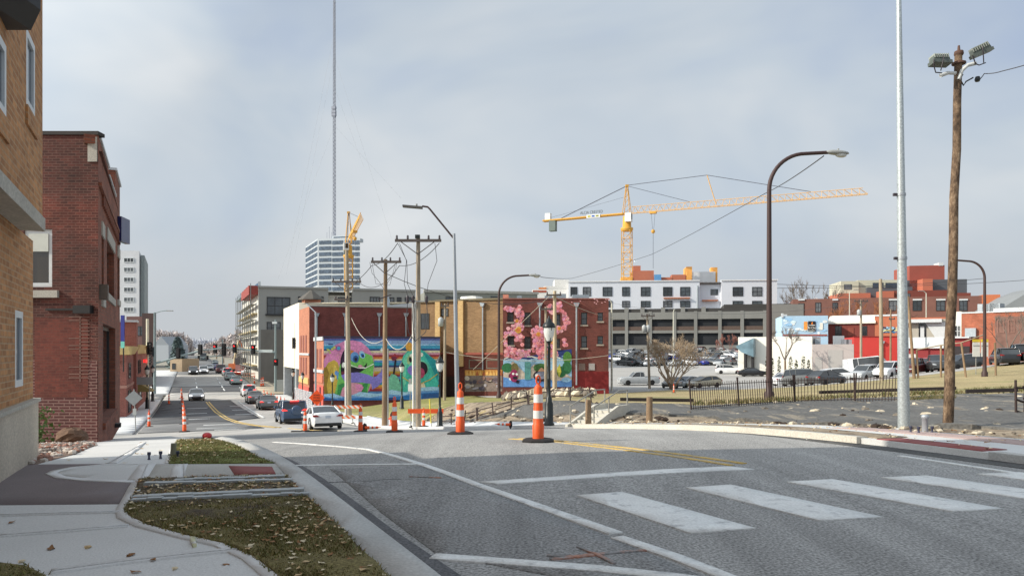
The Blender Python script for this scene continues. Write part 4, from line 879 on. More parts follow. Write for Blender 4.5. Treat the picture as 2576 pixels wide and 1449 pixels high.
# ------------------------------------------------------------------ red brick building with the blossom mural
BFL = brick('brick_floral', srgb(128,68,60), srgb(108,58,52), srgb(120,82,74), .3, .1, .01, .28, .3)
A = pxy(1265, 77); B = pxy(1531, 77); fr = Fr(A, B, gz0(A, -.6)); b = bthing('blossom_mural_building', 'three-storey red brick building painted with pink blossom and a seascape', fr)
h = fr.hit(1265, 753)[1]
pw = [(1276,786,1292,810),(1319,786,1335,818),(1396,790,1410,820),(1462,786,1477,817),(1503,786,1517,808),(1277,845,1293,868),(1319,847,1335,877),(1397,852,1409,876),(1462,845,1477,875),(1503,845,1517,866)]
rr = pr(fr, pw); m = MB(); m.wall((0,0,0), (1,0), fr.w, h, rr, .16); m.wall((fr.w,0,0), (0,1), 15, h).wall((0,15,0), (0,-1), 15, h); m.quad((0,0.02,h-.3), (fr.w,0.02,h-.3), (fr.w,15,h-.3), (0,15,h-.3), 1); m.build('wall', [BFL, ROOFT], b)
MB().b2((-.02,-.06,h+.002), (fr.w+.05,.3,h+.12)).build('coping', mat('coping_rose', srgb(150,96,86), .8, .2), b)
for q in rr: windowf(b, q, FRAMED, GLASS_G, .12, .08, 1, 2, mat('sill_pale', srgb(176,164,150), .8))
def clip_hole(x, y): return any(a-3 < x < c+3 and t-3 < y < d+4 for a, t, c, d in pw)
M = Mural(fr, -.008)
M.poly([(1266,973),(1438,973),(1438,878),(1400,882),(1330,896),(1266,902)], P_('navy',46,62,120)); M.poly([(1266,973),(1438,973),(1438,898),(1420,892),(1400,903),(1370,893),(1330,905),(1300,898),(1266,906)], ice)
for i in range(6): M.line([(1268+i*28,903-i%3*3),(1282+i*28,897+i%2*4),(1298+i*28,901)], 3, navy if i % 2 else wht)
M.poly([(1266,940),(1290,908),(1320,938),(1345,915),(1370,945),(1400,920),(1438,950),(1438,973),(1266,973)], P_('sand',170,160,134)); M.poly([(1266,973),(1266,948),(1300,955),(1350,950),(1400,958),(1438,955),(1438,973)], sky1)
M.ell(1276,925,14,12,P_('fern',50,110,70)); M.ell(1360,925,18,11,P_('moss',70,110,60)); M.ell(1427,900,11,16,P_('leafgreen',80,130,60)); M.ell(1426,925,12,16,P_('fern',50,110,70)); M.ell(1412,935,12,14,P_('fern',50,110,70)); M.ell(1424,955,12,6,ice)
random.seed(21)
for i in range(14): M.ell(1283+random.gauss(8,7), 944+random.gauss(0,10), random.uniform(2,7), random.uniform(2,6), (P_('magenta',140,40,84), mar, blk, wht)[i % 4], random.uniform(0,3), 9)
M.ell(1295,925,9,12,P_('olive',110,100,60)); M.ell(1293,945,10,16,P_('magenta',140,40,84)); M.ell(1291,940,3,3,wht); M.ell(1300,941,3,3,wht); M.ell(1296,950,6,4,blk)
M.ell(1362,945,21,14,blk); M.ell(1362,945,17,11,P_('steel',130,134,150)); M.ell(1350,944,4,4,wht); M.ell(1372,944,4,4,wht); M.line([(1346,952),(1362,955),(1378,951)], 3, blk); M.poly([(1352,934),(1362,924),(1374,934)], P_('peach',196,150,120)); M.poly([(1400,930),(1408,915),(1412,935),(1406,950)], P_('lemon',180,180,70))
blp = [P_('blossom',222,146,152), P_('blossom_light',232,170,174), P_('blossom_deep',206,122,132), P_('blossom_lilac',214,146,176)]
paths = [[(1270,775,4),(1288,778,6)],[(1285,800,7),(1310,792,9),(1308,812,13),(1298,828,15),(1284,838,13),(1274,850,11)],[(1298,784,4)],[(1283,780,8),(1290,790,9),(1306,776,5)],[(1272,870,12),(1284,884,14),(1298,890,14),(1312,888,9),(1325,886,9),(1270,890,8)],[(1318,866,5)],[(1350,835,13),(1345,855,13),(1352,872,18),(1366,858,18),(1380,850,14),(1378,880,16),(1365,890,14),(1388,892,10),(1365,838,12)],[(1398,780,10),(1380,778,7),(1412,795,10),(1420,812,9),(1410,826,9),(1396,832,8),(1388,786,8),(1402,770,5)],[(1412,858,5),(1416,868,4)],[(1306,850,10),(1290,862,6)]]
for pth in paths:
    for cx, cy, r in pth:
        for k in range(max(4, int(r*1.9))):
            a = random.uniform(0, 6.3); q = r*sqrt(random.random()); x, y = cx+cos(a)*q, cy+sin(a)*q; rr_ = random.uniform(2.8, 5.4)
            if x - rr_ < 1265.5 or clip_hole(x, y): continue
            M.ell(x, y, rr_, rr_*.9, random.choice(blp), 0, 9)
            if random.random() < .3: M.ell(x, y, 1.3, 1.3, org, 0, 6)
for cx, cy, r in ((1303,832,8),(1352,842,5),(1386,862,4),(1376,886,4),(1300,810,4),(1402,828,4)): M.ell(cx, cy, r, r, P_('amber',204,150,64)); M.ell(cx, cy, r*.55, r*.55, org)
for i in range(16): M.ell(random.uniform(1420,1526), random.uniform(756,772), 2.2, 1, blp[1], .3, 6)
M.build(b)
for q in ((1456,914,1472,931,srgb(132,112,104)), (1481,914,1496,931,srgb(176,170,168))): 
    r = fr.rect(*q[:4]); MB().b2((r[0],-.05,r[1]), (r[2],.0,r[3])).build('boarded_window', mat('board_%d' % q[0], q[4], .8, .15), b)
r = fr.rect(1320,910,1335,955); MB().b2((r[0],-.09,r[1]), (r[2],-.065,r[3])).build('door', P_('doorteal',84,140,136), b)
r = fr.rect(1440,934,1531,975); MB().b2((r[0]+.2,-.03,0), (fr.w+.03,0,r[3])).build('painted_base', mat('base_maroon', srgb(134,38,38), .8, .15), b)
downpipe(b, fr, 1358, 762, 840); downpipe(b, fr, 1450, 762, 968)
m = MB(); m.b2((0,-.03,h), (.6,.5,h+.5)); m.build('roof_cap', mat('cap_coral', srgb(214,140,120), .8), b)
for x, w_, z_ in ((4.5,.8,.6),(5.6,1.2,.8),(7.5,1.8,.7),(1.5,.5,.6)): MB().b2((x,3,h-.3), (x+w_,4.2,h+z_)).build('roof_unit', GALV, b)

# ------------------------------------------------------------------ white apartment block, annexes and garage
WAP = mat('wrap_white', srgb(214,218,226), .8, .05, .15); GLW = glassm('glass_apartment', (.06,.075,.085,1))
A = pxy(1430, 263); B = pxy(1955, 256); fr = Fr(A, B, GZ(*A)-2); b = bthing('white_apartment_block', 'long white apartment block under construction behind the parking garage', fr)
h = fr.hit(1430, 710)[1]; c0, c1 = fr.hit(1760,0)[0], fr.hit(1815,0)[0]
m = MB(); m.wall((0,0,0), (1,0), c0, h).wall((c0,2,0), (1,0), c1-c0, h-1.2).wall((c1,0,0), (1,0), fr.w-c1, h).wall((c1,2,0), (0,-1), 2, h).wall((0,20,0), (0,-1), 20, h).wall((fr.w,0,0), (0,1), 20, h); m.quad((0,.02,h-.4), (fr.w,.02,h-.4), (fr.w,20,h-.4), (0,20,h-.4)).quad((c0,0,0), (c0,2,0), (c0,2,h), (c0,0,h)); m.build('wall', WAP, b)
MB().b2((-.2,-.35,h), (c0,.4,h+.35)).b2((c1-.2,-.35,h), (fr.w+.2,.4,h+.35)).build('cornice', mat('cornice_white', srgb(228,230,232), .7), b)
wl_ = [(1446,722,1466,746),(1496,722,1516,746),(1548,721,1582,744),(1606,730,1622,744),(1650,722,1682,744),(1703,722,1722,744),(1746,722,1764,744)]
wl_ = [(1434,723,1448,746),(1463,723,1486,746),(1548,722,1580,746)]
cols_ = [(1445,1466),(1490,1510),(1549,1570),(1606,1624),(1648,1668),(1690,1710),(1734,1755),(1830,1852),(1880,1900),(1930,1946)]
cols_ = [(1436,1451),(1467,1485),(1517,1539),(1566,1583),(1613,1635),(1669,1690),(1712,1735),(1844,1868),(1893,1916)]
winsp(b, fr, pr(fr, [(a, 723, c, 744) for a, c in cols_] + [(a, 758, c, 772) for a, c in cols_]), FRAMED, GLW, cols=2, rows=2, proud=.15, fw=.16)
winsp(b, fr, [fr.rect(1788,728,1798,742,2), fr.rect(1800,728,1806,742,2)], FRAMED, GLW, Matrix.Translation((0,2,0)))
MB().b2((c0+1,.6,fr.hit(1770,757)[1]), (c1-1,1.9,fr.hit(1770,754)[1])).b2((fr.hit(1669,0)[0],-.8,fr.hit(1669,752)[1]), (fr.hit(1735,0)[0],-.02,fr.hit(1669,749)[1])).build('balcony', mat('slab_orange', srgb(176,112,80), .8), b)
MB().tube([(c0-.8,-.4,0), (c0-.8,-.4,h-1.6)], .3, 6).build('downpipe', GALV, b)
A = pxy(1340, 268); B = pxy(1432, 268); fr, b, h = box_building('white_annex', 'stepped white building wing left of the long white block', A, B, 728, 18, mat('annex_white', srgb(228,226,220), .8, .05, .3), z0=GZ(*A)-2)
MB().b2((4.2,1,h), (8.0,9,h+1.3)).b2((8,1,h), (fr.w,12,h+3.6)).build('upper_storey', mat('annex_white', srgb(228,226,220)), b); MB().b2((0,-.1,h-1.1), (5,-.01,h-.4)).build('banner', mat('strip_rust', srgb(170,84,62)), b); MB().b2((2.2,.8,h), (5,1,h+.8)).build('hoarding', mat('hoard_orange', srgb(232,150,90)), b)
A = pxy(1562, 292); B = pxy(1806, 288); fr = Fr(A, B, GZ(*A)-2); b = bthing('orange_brick_towers', 'orange brick towers and walls of an unfinished building behind the white block', fr)
ORB = mat('orange_brick', srgb(184,112,86), .85, .1, .3); ORL = mat('orange_sheathing', srgb(240,172,90), .8, .1, .3)
zz = lambda px, py: fr.hit(px, py)
def ob(px0, px1, yt, dep, mt, name, y0=0): x0 = zz(px0,0)[0]; x1_ = zz(px1,0)[0]; MB().b2((x0,y0,0), (x1_,y0+dep,zz(px0,yt)[1])).build(name, mt, b)
ob(1562,1590,697,9,ORL,'stair_tower'); ob(1590,1645,681,9,ORB,'brick_tower',.3); ob(1593,1612,668,6,ORB,'brick_tower',1); ob(1646,1690,698,6,ORB,'low_wall'); ob(1690,1725,691,6,ORB,'low_wall',.2); ob(1727,1741,671,10,ORL,'stair_tower'); ob(1741,1800,684,8,mat('sheathing_pale', srgb(206,206,206), .8, .12, .5),'sheathed_wall',.2); ob(1790,1806,672,4,ORL,'stair_tower',1)
ob(1645,1662,692,2,paint('tank_blue', srgb(90,150,200), .5),'roof_tank',-2)
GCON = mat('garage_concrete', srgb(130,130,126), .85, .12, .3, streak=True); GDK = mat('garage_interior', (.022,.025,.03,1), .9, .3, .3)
A = pxy(1525, 216); B = pxy(1992, 205); fr = Fr(A, B, GZ(*pxy(1700,205))-1.5); b = bthing('parking_garage', 'long grey concrete parking garage with open decks across the lot', fr)
yb = [(870,853),(846,810)]
Z = lambda py: fr.hit(1700, py)[1]
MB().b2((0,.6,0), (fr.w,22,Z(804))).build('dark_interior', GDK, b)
MB().b2((0,-.1,Z(803)), (fr.w,22.2,Z(785))).b2((0,-.05,Z(838)), (fr.w,22,Z(831))).b2((0,-.08,0), (fr.w,.5,Z(868))).build('deck', GCON, b)
for px in (1532,1576,1636,1697,1750,1811,1867,1924,1980): x = fr.hit(px, 0)[0]; MB().b2((x-.45,-.2,0), (x+.45,.58,Z(785)+.2)).build('column', GCON, b)
MB().b2((0,.15,Z(831)), (fr.w,.5,Z(821))).build('barrier_wall', mat('barrier_brown', srgb(96,80,72), .9, .2), b)
MB().b2((0,.4,Z(785)), (fr.w,.6,Z(776))).build('roof_parapet', mat('parapet_dark', srgb(64,62,60), .8, .2, .3), b)
for px in (1576,1616,1668,1718,1770): x = fr.hit(px, 0)[0]; MB().b2((x-.6,.0,Z(785)), (x+.6,1,Z(773))).build('parapet_post', GCON, b)
x = fr.hit(1822,0)[0]; MB().b2((x,1,Z(785)), (fr.w,16,Z(767))).build('ramp_house', mat('parapet_dark', srgb(64,62,60)), b)
MB().b2((fr.w-5.2,-.4,0), (fr.w+3,21,Z(769))).build('stair_block', mat('stair_grey', srgb(124,122,118), .85, .08, .3), b)

# ------------------------------------------------------------------ tower with the antenna mast
TW = mat('tower_band', srgb(186,194,200), .7, .05, .1); TG = glassm('tower_glass', (.085,.12,.17,1), .5, .3)
A = pxy(799, 520); B = pxy(906, 512); fr = Fr(A, B, -6); b = bthing('office_tower', 'tall white banded glass office tower topped by a lattice antenna mast', fr)
h = fr.hit(799, 601)[1]; S = sdir(fr, (Vector(pxy(769, 560)) - Vector(A)))
m = MB(); m.wall((0,0,0), (1,0), fr.w, h).wall((S.x,S.y,0), (-S.x,-S.y), S.length, h).quad((0,0,h), (fr.w,0,h), (fr.w+S.x,S.y,h), (S.x,S.y,h)); m.wall((fr.w,0,0), (S.x,S.y), S.length, h); m.build('wall', TW, b)
Xl = relx(fr, Fr((A[0]+(Vector(pxy(769,560))-Vector(A)).x, A[1]+(Vector(pxy(769,560))-Vector(A)).y), A, fr.z0)); SL = S.length
for k in range(9):
    y0 = 605 + k*14.6
    for a, c in ((803,833),(836,863),(866,891),(893,904)):
        q = fr.rect(a, y0, c, y0+10); MB().b2((q[0],-.3,q[1]), (q[2],-.02,q[3])).build('window_band', TG, b)
    zt_, zb_ = fr.hit(799,y0)[1], fr.hit(799,y0+10)[1]; m = MB(); m.xf = Xl
    for i in range(8): m.b2((SL*(i+.12)/8,-.3,zb_), (SL*(i+.85)/8,-.02,zt_))
    m.build('window_band', TG, b)
p0, p1 = fr.hit(826,0)[0], fr.hit(874,0)[0]; zt_ = fr.hit(850,590)[1]; MB().b2((p0,5,h), (p1,25,zt_)).build('penthouse', TW, b); MB().b2((p0+1.5,4.8,h+.8), (p1-1,5.02,zt_-.8)).build('penthouse_glass', TG, b)
MASTM = mat('mast_steel', srgb(140,146,160), .6, .12, .05); mx = fr.hit(841,0,12)[0]; mz = zt_
m = MB(); th = CZ + 900/F*515 - fr.z0; wd_ = .7; nseg = 60
for sx, sy in ((-1,-1),(1,-1),(1,1),(-1,1)): m.tube([(mx+sx*wd_,12+sy*wd_,mz), (mx+sx*wd_*.9,12+sy*wd_,mz+(th-mz)*.6), (mx+sx*.4,12+sy*.4,th+40)], .2, 5)
for i in range(nseg):
    z0_, z1_ = mz+(th-mz)*i/nseg, mz+(th-mz)*(i+1)/nseg
    for y_ in (-1, 1): m.bar((mx-wd_,12+y_*wd_,z0_), (mx+wd_,12+y_*wd_,z1_), .3); m.bar((mx-wd_,12+y_*wd_,z1_), (mx+wd_,12+y_*wd_,z1_), .25)
ant = m.build('antenna_mast', MASTM, b)
m = MB(); z1_ = lambda py: CZ + (H-py)/F*515 - fr.z0
for py in (258, 268, 276): MB().b2((mx-1.8,11,z1_(py)), (mx+1.2,13,z1_(py)+2)).build('dish', MASTM, ant)
for i in range(4): m.tube([(fr.hit(805+i*6,0)[0],10,h), (fr.hit(805+i*6,0)[0],10,h+6+i%2*4)], .12, 4)
m.build('roof_aerial', MASTM, b)
m = MB(); 
for px, py, q in ((740,650,120),(700,700,300),(720,690,60),(915,420,200),(1010,500,300),(985,600,120)): m.tube([(mx,12,z1_(q)), tuple(T4(fr).inverted() @ W(px, py, 515))], .055, 3, 0, False)
m.build('guy_wire', mat('guy_wire', srgb(170,174,180), .7, .05), ant)

# ------------------------------------------------------------------ right hand group
BRK3 = mat('brick_far', srgb(140,76,62), .85, .14, .6); 
A = pxy(1995, 205); B = pxy(2515, 190); fr, b, h = box_building('long_brick_building', 'long low brown brick building with white capped windows across the skyline at right', A, B, 753, 20, mat('brick_far_brown', srgb(122,84,74), .85, .14, .5), z0=GZ(*A)-3)
winsp(b, fr, pr(fr, [(2009,764,2022,785),(2052,762,2064,785),(2095,762,2106,785),(2237,757,2256,781),(2297,757,2317,781),(2356,757,2376,781),(2414,757,2432,781)]), FRAMED, GLASS_G, proud=.12, fw=.12)
for a, c in ((2236,2258),(2296,2319),(2355,2378),(2413,2434),(2008,2024),(2094,2108)): q = fr.rect(a, 752, c, 756); MB().b2((q[0],-.3,q[1]), (q[2],-.01,q[3])).build('window_cap', FRAMEW, b)
q = fr.hit(2470, 0)[0]; MB().b2((q,-.4,0), (fr.w,10,h+.2)).build('orange_end', mat('brick_orange_far', srgb(196,116,78), .85, .1), b)
A = pxy(2112, 232); B = pxy(2440, 226); fr = Fr(A, B, GZ(*A)-3); b = bthing('hospital_block', 'stepped orange and grey hospital block with a red penthouse on the right skyline', fr)
def hb_(px0, px1, yt, y0, dep, mt, name='wing', yb=None): a = fr.hit(px0, yt); c = fr.hit(px1, yt); zb_ = 0 if yb is None else fr.hit(px0, yb)[1]; MB().b2((a[0],y0,zb_), (c[0],y0+dep,a[1])).build(name, mt, b)
ORF = mat('hosp_orange', srgb(188,110,86), .85, .08, .3); GRF = mat('hosp_slate', srgb(88,92,98), .6, .12, .3); CRF = mat('hosp_cream', srgb(196,194,174), .8, .06, .3); DBF = mat('hosp_brick', srgb(128,66,54), .85, .1, .3)
hb_(2112,2190,738,0,14,ORF); hb_(2120,2165,706,2,14,CRF); hb_(2165,2285,703,3,14,CRF); hb_(2185,2300,722,1.5,12,GRF); hb_(2208,2242,734,-2.5,6,ORF,'orange_bay'); hb_(2245,2380,732,-1,12,DBF); hb_(2275,2345,703,4,14,GRF); hb_(2320,2345,702,-.4,8,ORF); hb_(2345,2440,702,2,16,GRF); hb_(2300,2390,665,4,14,mat('hosp_red', srgb(152,80,68), .85, .08, .3),'penthouse'); hb_(2345,2440,738,-.6,14,DBF)
winsp(b, fr, [fr.rect(2124,716,2142,728,2)], FRAMED, GLASS_G, Matrix.Translation((0,2,0))); winsp(b, fr, [fr.rect(2196,712,2222,724,1.5), fr.rect(2228,712,2260,724,1.5)], FRAMED, GLASS_B, Matrix.Translation((0,1.5,0)))
winsp(b, fr, pr(fr, [(2254,741,2262,751),(2278,740,2286,748)]), FRAMED, GLASS_G, Matrix.Translation((0,-1,0)))
MB().b2((fr.hit(2375,0)[0],3.8,fr.hit(2378,665)[1]), (fr.hit(2386,0)[0],8,fr.hit(2378,657)[1])).build('roof_unit', FRAMEW, b)
# gabled hall at far right
A = pxy(2508, 170); B = pxy(2720, 165); fr, b, h = box_building('gabled_hall', 'cream hall with a steep grey gabled roof at the far right', A, B, 786, 24, mat('hall_cream', srgb(226,212,164), .8, .06), z0=GZ(*A)-3)
MB().prism([(-.6,h),(fr.w+.6,h),(fr.w*.62,h+6.2),(fr.w*.38,h+4.6)], 1, -.5, 24).build('roof', mat('roof_shingle', srgb(132,136,138), .85, .12, .4), b); MB().lathe([(.3,0),(.3,.6),(.5,.9),(.2,1.3)], (fr.w*.55,2,h+5.4), 8).build('roof_vent', FRAMEW, b)
# brick shop at the right with bricked windows
A = pxy(2419, 112); B = pxy(2650, 103); fr, b, h = box_building('brick_workshop', 'orange brick workshop with arched windows and white coping at the right', A, B, 789, 16, brick('brick_workshop', srgb(176,100,74), srgb(150,84,62), srgb(160,110,88), .4, .14, .014, .3, .3), z0=GZ(*A)-1.5)
MB().b2((fr.hit(2500,0)[0],-.2,h+.002), (fr.w,.5,h+.6)).b2((0,-.1,h+.001), (fr.hit(2500,0)[0]-.02,.4,h+.18)).build('coping', COP, b)
q = fr.rect(2505,793,2650,845); MB().b2((q[0],-.12,0), (fr.w,-.01,q[3])).build('rubble_facade', mat('facade_brown', srgb(120,90,80), .9, .35, 1.2), b)
winsp(b, fr, pr(fr, [(2512,806,2526,836),(2540,806,2552,836),(2580,806,2606,836)]), mat('arch_brick', srgb(140,104,92), .8), GLASS_D, proud=.2)
for px, w_ in ((2440,1.5),(2452,2.2),(2470,1.4)): x = fr.hit(px,0)[0]; MB().b2((x,3,h-.5), (x+w_,5,h+1.5)).build('roof_unit', GALV, b)
# row of shops
A = pxy(1967, 140); B = pxy(2083, 138); fr, b, h = box_building('sky_mural_shop', 'shop with a pale blue painted side wall carrying posters', A, B, 795, 12, mat('wall_paleblue', srgb(178,208,230), .85, .12, .35), z0=GZ(*A)-1.5)
MB().b2((-.1,-.2,h-.3), (.25,.5,h+.5)).b2((fr.w*.05,2,h-.4), (fr.w*.14,4,h+.4)).build('parapet_end', FRAMEW, b)
M = Mural(fr, -.02); 
random.seed(31)
for i in range(22): M.ell(random.uniform(1974,2076), random.uniform(802,838), random.uniform(3,10), random.uniform(2,4.5), P_('cloud%d' % (i % 3), *((206,224,236),(150,190,222),(222,230,234))[i % 3]), 0, 10)
M.poly([(1968.5,845),(2081,845),(2081,841),(1968.5,841)], P_('brickline',150,86,76)); M.poly([(2062,812),(2070,812),(2070,830),(2062,830)], P_('paper',224,220,208)); M.poly([(2022,809),(2031,809),(2031,830),(2022,830)], P_('poster_orange',230,150,70))
M.poly([(2033,808),(2051.5,808),(2051.5,834),(2033,834)], P_('poster_black',40,34,40)); M.poly([(2042,817),(2040.5,813),(2044,809),(2044.5,814)], P_('flame',240,130,40)); M.line([(2034.5,818),(2050,818)], 1.4, wht); M.line([(2035,831.5),(2050,831.5)], 1.2, wht); M.build(b)
q = fr.hit(2042, 825); text('Al-Cho', .62, P_('white',220,222,214), b, (q[0],-.32,q[1]), (pi/2,0,0), ext=.01, sx=.8)
A = pxy(2083.5, 142); B = pxy(2200, 138); fr, b, h = box_building('flat_roofed_shop', 'dark red shop with a broad cream flat roof next to the pale blue wall', A, B, 815, 12, mat('shop_maroon', srgb(120,58,50), .85, .12, .6), z0=GZ(*A)-1.5)
MB().prism([(-.4,h),(-.4,h+.4),(3.5,h+1.6),(8,h+1.9),(8,h)], 0, -.1, fr.w+.2).build('roof', mat('roof_cream', srgb(232,228,216), .8, .05, .5), b)
winsp(b, fr, pr(fr, [(2102,821,2116,843),(2168,821,2180,843)]), FRAMED, GLASS_D); q = fr.rect(2133,824,2148,845); MB().b2((q[0],-.1,q[1]), (q[2],0,q[3])).build('door', mat('door_brick', srgb(134,68,54), .8), b)
A = pxy(2200.5, 138); B = pxy(2274, 135); fr, b, h = box_building('graffiti_shop', 'orange brick shop with blue graffiti on its side behind the utility pole', A, B, 796, 10, mat('brick_orange2', srgb(176,104,76), .85, .14, .8), z0=GZ(*A)-1.5)
M = Mural(fr, -.02); random.seed(41)
for i in range(20): M.line([(2215+random.uniform(0,42), 822+random.uniform(0,16)) for _ in range(4)], random.uniform(1.5,3.5), P_('graf%d' % (i % 4), *((60,110,150),(150,190,210),(34,50,80),(206,196,140))[i % 4]))
M.build(b); MB().b2((0,-.1,h), (fr.w,.4,h+.3)).build('coping', COP, b)
A = pxy(2274.5, 132); B = pxy(2392, 128); fr, b, h = box_building('grey_shopfront', 'grey shop with a white canopy roof and open doorway', A, B, 800, 12, mat('shop_grey', srgb(176,172,160), .85, .1, .6), z0=GZ(*A)-1.5)
MB().b2((-.2,-1.2,h-.9), (fr.w*.82,-.1,h-.3)).build('canopy', FRAMEW, b); q = fr.rect(2311,812,2330,848); o = MB().b2((q[0],-.06,q[1]), (q[2],0,q[3])).build('doorway', GLASS_D, b); MB().b2((q[2]-.9,-.1,q[1]), (q[2]-.3,-.065,q[1]+1.9)).build('poster', FRAMEW, b)
MB().b2((0,-.02,h-.3), (fr.w,3,h)).build('brick_parapet', mat('brick_orange2', srgb(176,104,76)), b); q = fr.rect(2352,810,2392,848); MB().prism([(q[0],q[1]),(q[2],q[1]),(q[2],q[3]),(q[0]-1.5,q[3])], 1, -.3, -.05).build('white_screen', FRAMEW, b)
A = pxy(2392.5, 128); B = pxy(2418.5, 126); fr, b, h = box_building('narrow_shop', 'narrow cream framed shop squeezed beside the brick workshop', A, B, 785, 10, mat('cream_pier', srgb(220,218,204), .8, .06), z0=GZ(*A)-1.5)
winsp(b, fr, pr(fr, [(2398,820,2408,846),(2410,820,2416,846)]), FRAMEW, GLASS_D)
A = pxy(1857, 128); B = pxy(2043, 122); fr, b, h = box_building('white_showroom', 'low white rendered showroom wall with a glass corner canopy', A, B, 848, 10, mat('render_white', srgb(232,230,220), .8, .05, .4), z0=GZ(*A)-1.5, side=None)
q = fr.hit(1880, 880); MB().prism([(q[0]-1.6,q[1]+.6),(q[0]+1.4,q[1]+2.0),(q[0]+1.4,q[1]-1.2),(q[0]-.6,q[1]-.4)], 1, -1.8, -.1).build('canopy', glassm('canopy_glass', (.16,.25,.3,1), .2, .6), b); MB().b2((q[0]-.4,-.8,0), (q[0],-.2,q[1]-.5)).b2((q[0]+.8,-.8,0), (q[0]+1.2,-.2,q[1]-1.2)).build('column', FRAMED, b)
A = pxy(2043.5, 121); B = pxy(2148, 119); fr, b, h = box_building('grey_garage_shop', 'low grey-pink garage with a blank roller door', A, B, 866, 10, mat('garage_pinkgrey', srgb(186,176,172), .85, .08, .5), z0=GZ(*A)-1.5)
q = fr.rect(2083,880,2120,925); MB().b2((q[0],-.06,0), (q[2],0,q[3])).build('roller_door', mat('door_grey', srgb(176,172,168), .7, .06), b); q = fr.rect(2050,898,2068,925); MB().b2((q[0],-.05,0), (q[2],0,q[3])).build('door', mat('door_grey', srgb(176,172,168)), b)
for px, w_, hh in ((2052,.8,1.0),(2100,1.6,1.4),(2118,1.2,.8),(2132,1.2,.8)): x = fr.hit(px,0)[0]; MB().b2((x,2,h-.5), (x+w_,3.4,h+hh)).build('roof_unit', GALV, b)
REDW = mat('wall_scarlet', srgb(196,60,54), .8, .08, .4)
A = pxy(2148.5, 119); B = pxy(2276, 117); fr, b, h = box_building('scarlet_shop', 'bright scarlet painted shop wall behind the white camper van', A, B, 848, 10, REDW, z0=GZ(*A)-1.5)
MB().b2((-.1,-.08,h), (fr.w+.1,.3,h+.15)).build('coping', mat('coping_red', srgb(130,36,32), .8), b); downpipe(b, fr, 2220, 858, 905, .08)
A = pxy(2276.5, 116); B = pxy(2440, 110); fr, b, h = box_building('crimson_shop', 'crimson shop under a wide white flat roof edge', A, B, 852, 10, mat('wall_crimson', srgb(134,44,46), .8, .1, .4), z0=GZ(*A)-1.5)
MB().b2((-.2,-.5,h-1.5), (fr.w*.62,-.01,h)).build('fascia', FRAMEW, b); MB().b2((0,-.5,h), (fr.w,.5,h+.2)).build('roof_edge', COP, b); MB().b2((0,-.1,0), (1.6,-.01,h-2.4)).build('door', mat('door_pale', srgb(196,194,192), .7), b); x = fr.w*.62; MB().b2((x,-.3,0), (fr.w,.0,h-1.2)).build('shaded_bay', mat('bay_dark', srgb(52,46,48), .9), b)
x = fr.hit(2425,0)[0]; MB().b2((x,.6,h+.2), (x+1.4,1.8,h+1.5)).build('roof_unit', GALV, b)
# ================================================================== STREET FURNITURE
ORANGE = mat('cone_orange', srgb(236,92,34), .55, .12, 6); REFL = mat('reflective_white', srgb(226,226,222), .45, .1, 8); RUBBER = mat('rubber_black', (.016,.015,.015,1), .85, .3, 9)
WOODP = mat('pole_wood', srgb(168,154,134), .9, .35, 3, streak=True, fine=30); WOODB = mat('pole_wood_brown', srgb(148,124,98), .9, .4, 3, streak=True, fine=30); ARMW = mat('crossarm_wood', srgb(92,84,80), .9, .3, 5); INSUL = mat('insulator', srgb(60,52,58), .4, .3)
STEELG = mat('steel_grey', srgb(168,174,180), .45, .1, 2, .35, streak=True); RUSTP = mat('pole_rust_brown', srgb(66,46,44), .6, .25, 3, streak=True); LUMG = mat('luminaire_grey', srgb(150,152,150), .5, .15, 5); WIREM = mat('wire_dark', srgb(70,70,74), .7, .1); WIREL = mat('wire_pale', srgb(196,190,176), .7, .1)
IRONG = mat('lamp_post_black', srgb(26,34,34), .4, .3, 4); LGLASS = glassm('lantern_glass', srgb(226,228,222), .25, .5, .08)
def chan_make():
    r = thing('traffic_channelizer', 'x', 'traffic cone')
    MB().lathe([(.30,0),(.30,.035),(.24,.06),(.12,.065)], (0,0,0), 8, 0, False).build('base', RUBBER, r)
    P = [(.105,.05),(.10,.1),(.105,.3),(.092,.32),(.088,.46),(.085,.47),(.084,.62),(.08,.63),(.079,.78),(.076,.79),(.073,.96),(.05,1.0),(.025,1.02),(.03,1.05)]
    MB().lathe(P, (0,0,0), 14).build('tube', ORANGE, r)
    for z in (.465, .765-.0): pass
    MB().lathe([(.0905,.42),(.0895,.56)], (0,0,0), 14).build('reflective_band', REFL, r); MB().lathe([(.0845,.70),(.082,.85)], (0,0,0), 14).build('reflective_band', REFL, r)
    m = MB(); m.tube([(-.02,0,1.03),(-.035,0,1.08),(-.03,0,1.15),(0,0,1.18),(.03,0,1.15),(.035,0,1.08),(.02,0,1.03)], .017, 6); m.build('handle', ORANGE, r)
    return r
CH = chan_make(); used = [False]
def chan(p, label, sc=1, rz=0, tilt=0, dz=0, group='channelizer tubes along the closed lanes'):
    o = CH if not used[0] else copy_tree(CH); used[0] = True
    o.location = p + Vector((0,0,dz)); o.scale = (sc,)*3; o.rotation_euler = (tilt,0,rz); tag(o, label, 'traffic cone', group); return o
chan(GP(1354,13.7), 'nearest orange and white channelizer tube, on a wide black base in the road', 1.04, .3)
chan(GP(1158,17.6), 'second nearest orange and white channelizer tube, in front of the steel light pole', 1.04, .1)
chan(GP(992.5,24.5), 'shaded orange channelizer tube with its black base, right of the hydrant', 1.0, .5)
chan(GP(907,31), 'orange and white channelizer tube standing just right of the white sedan', 1.0)
chan(GP(768,40), 'orange channelizer tube touching the left rear side of the white sedan', 1.05, .2, .05)
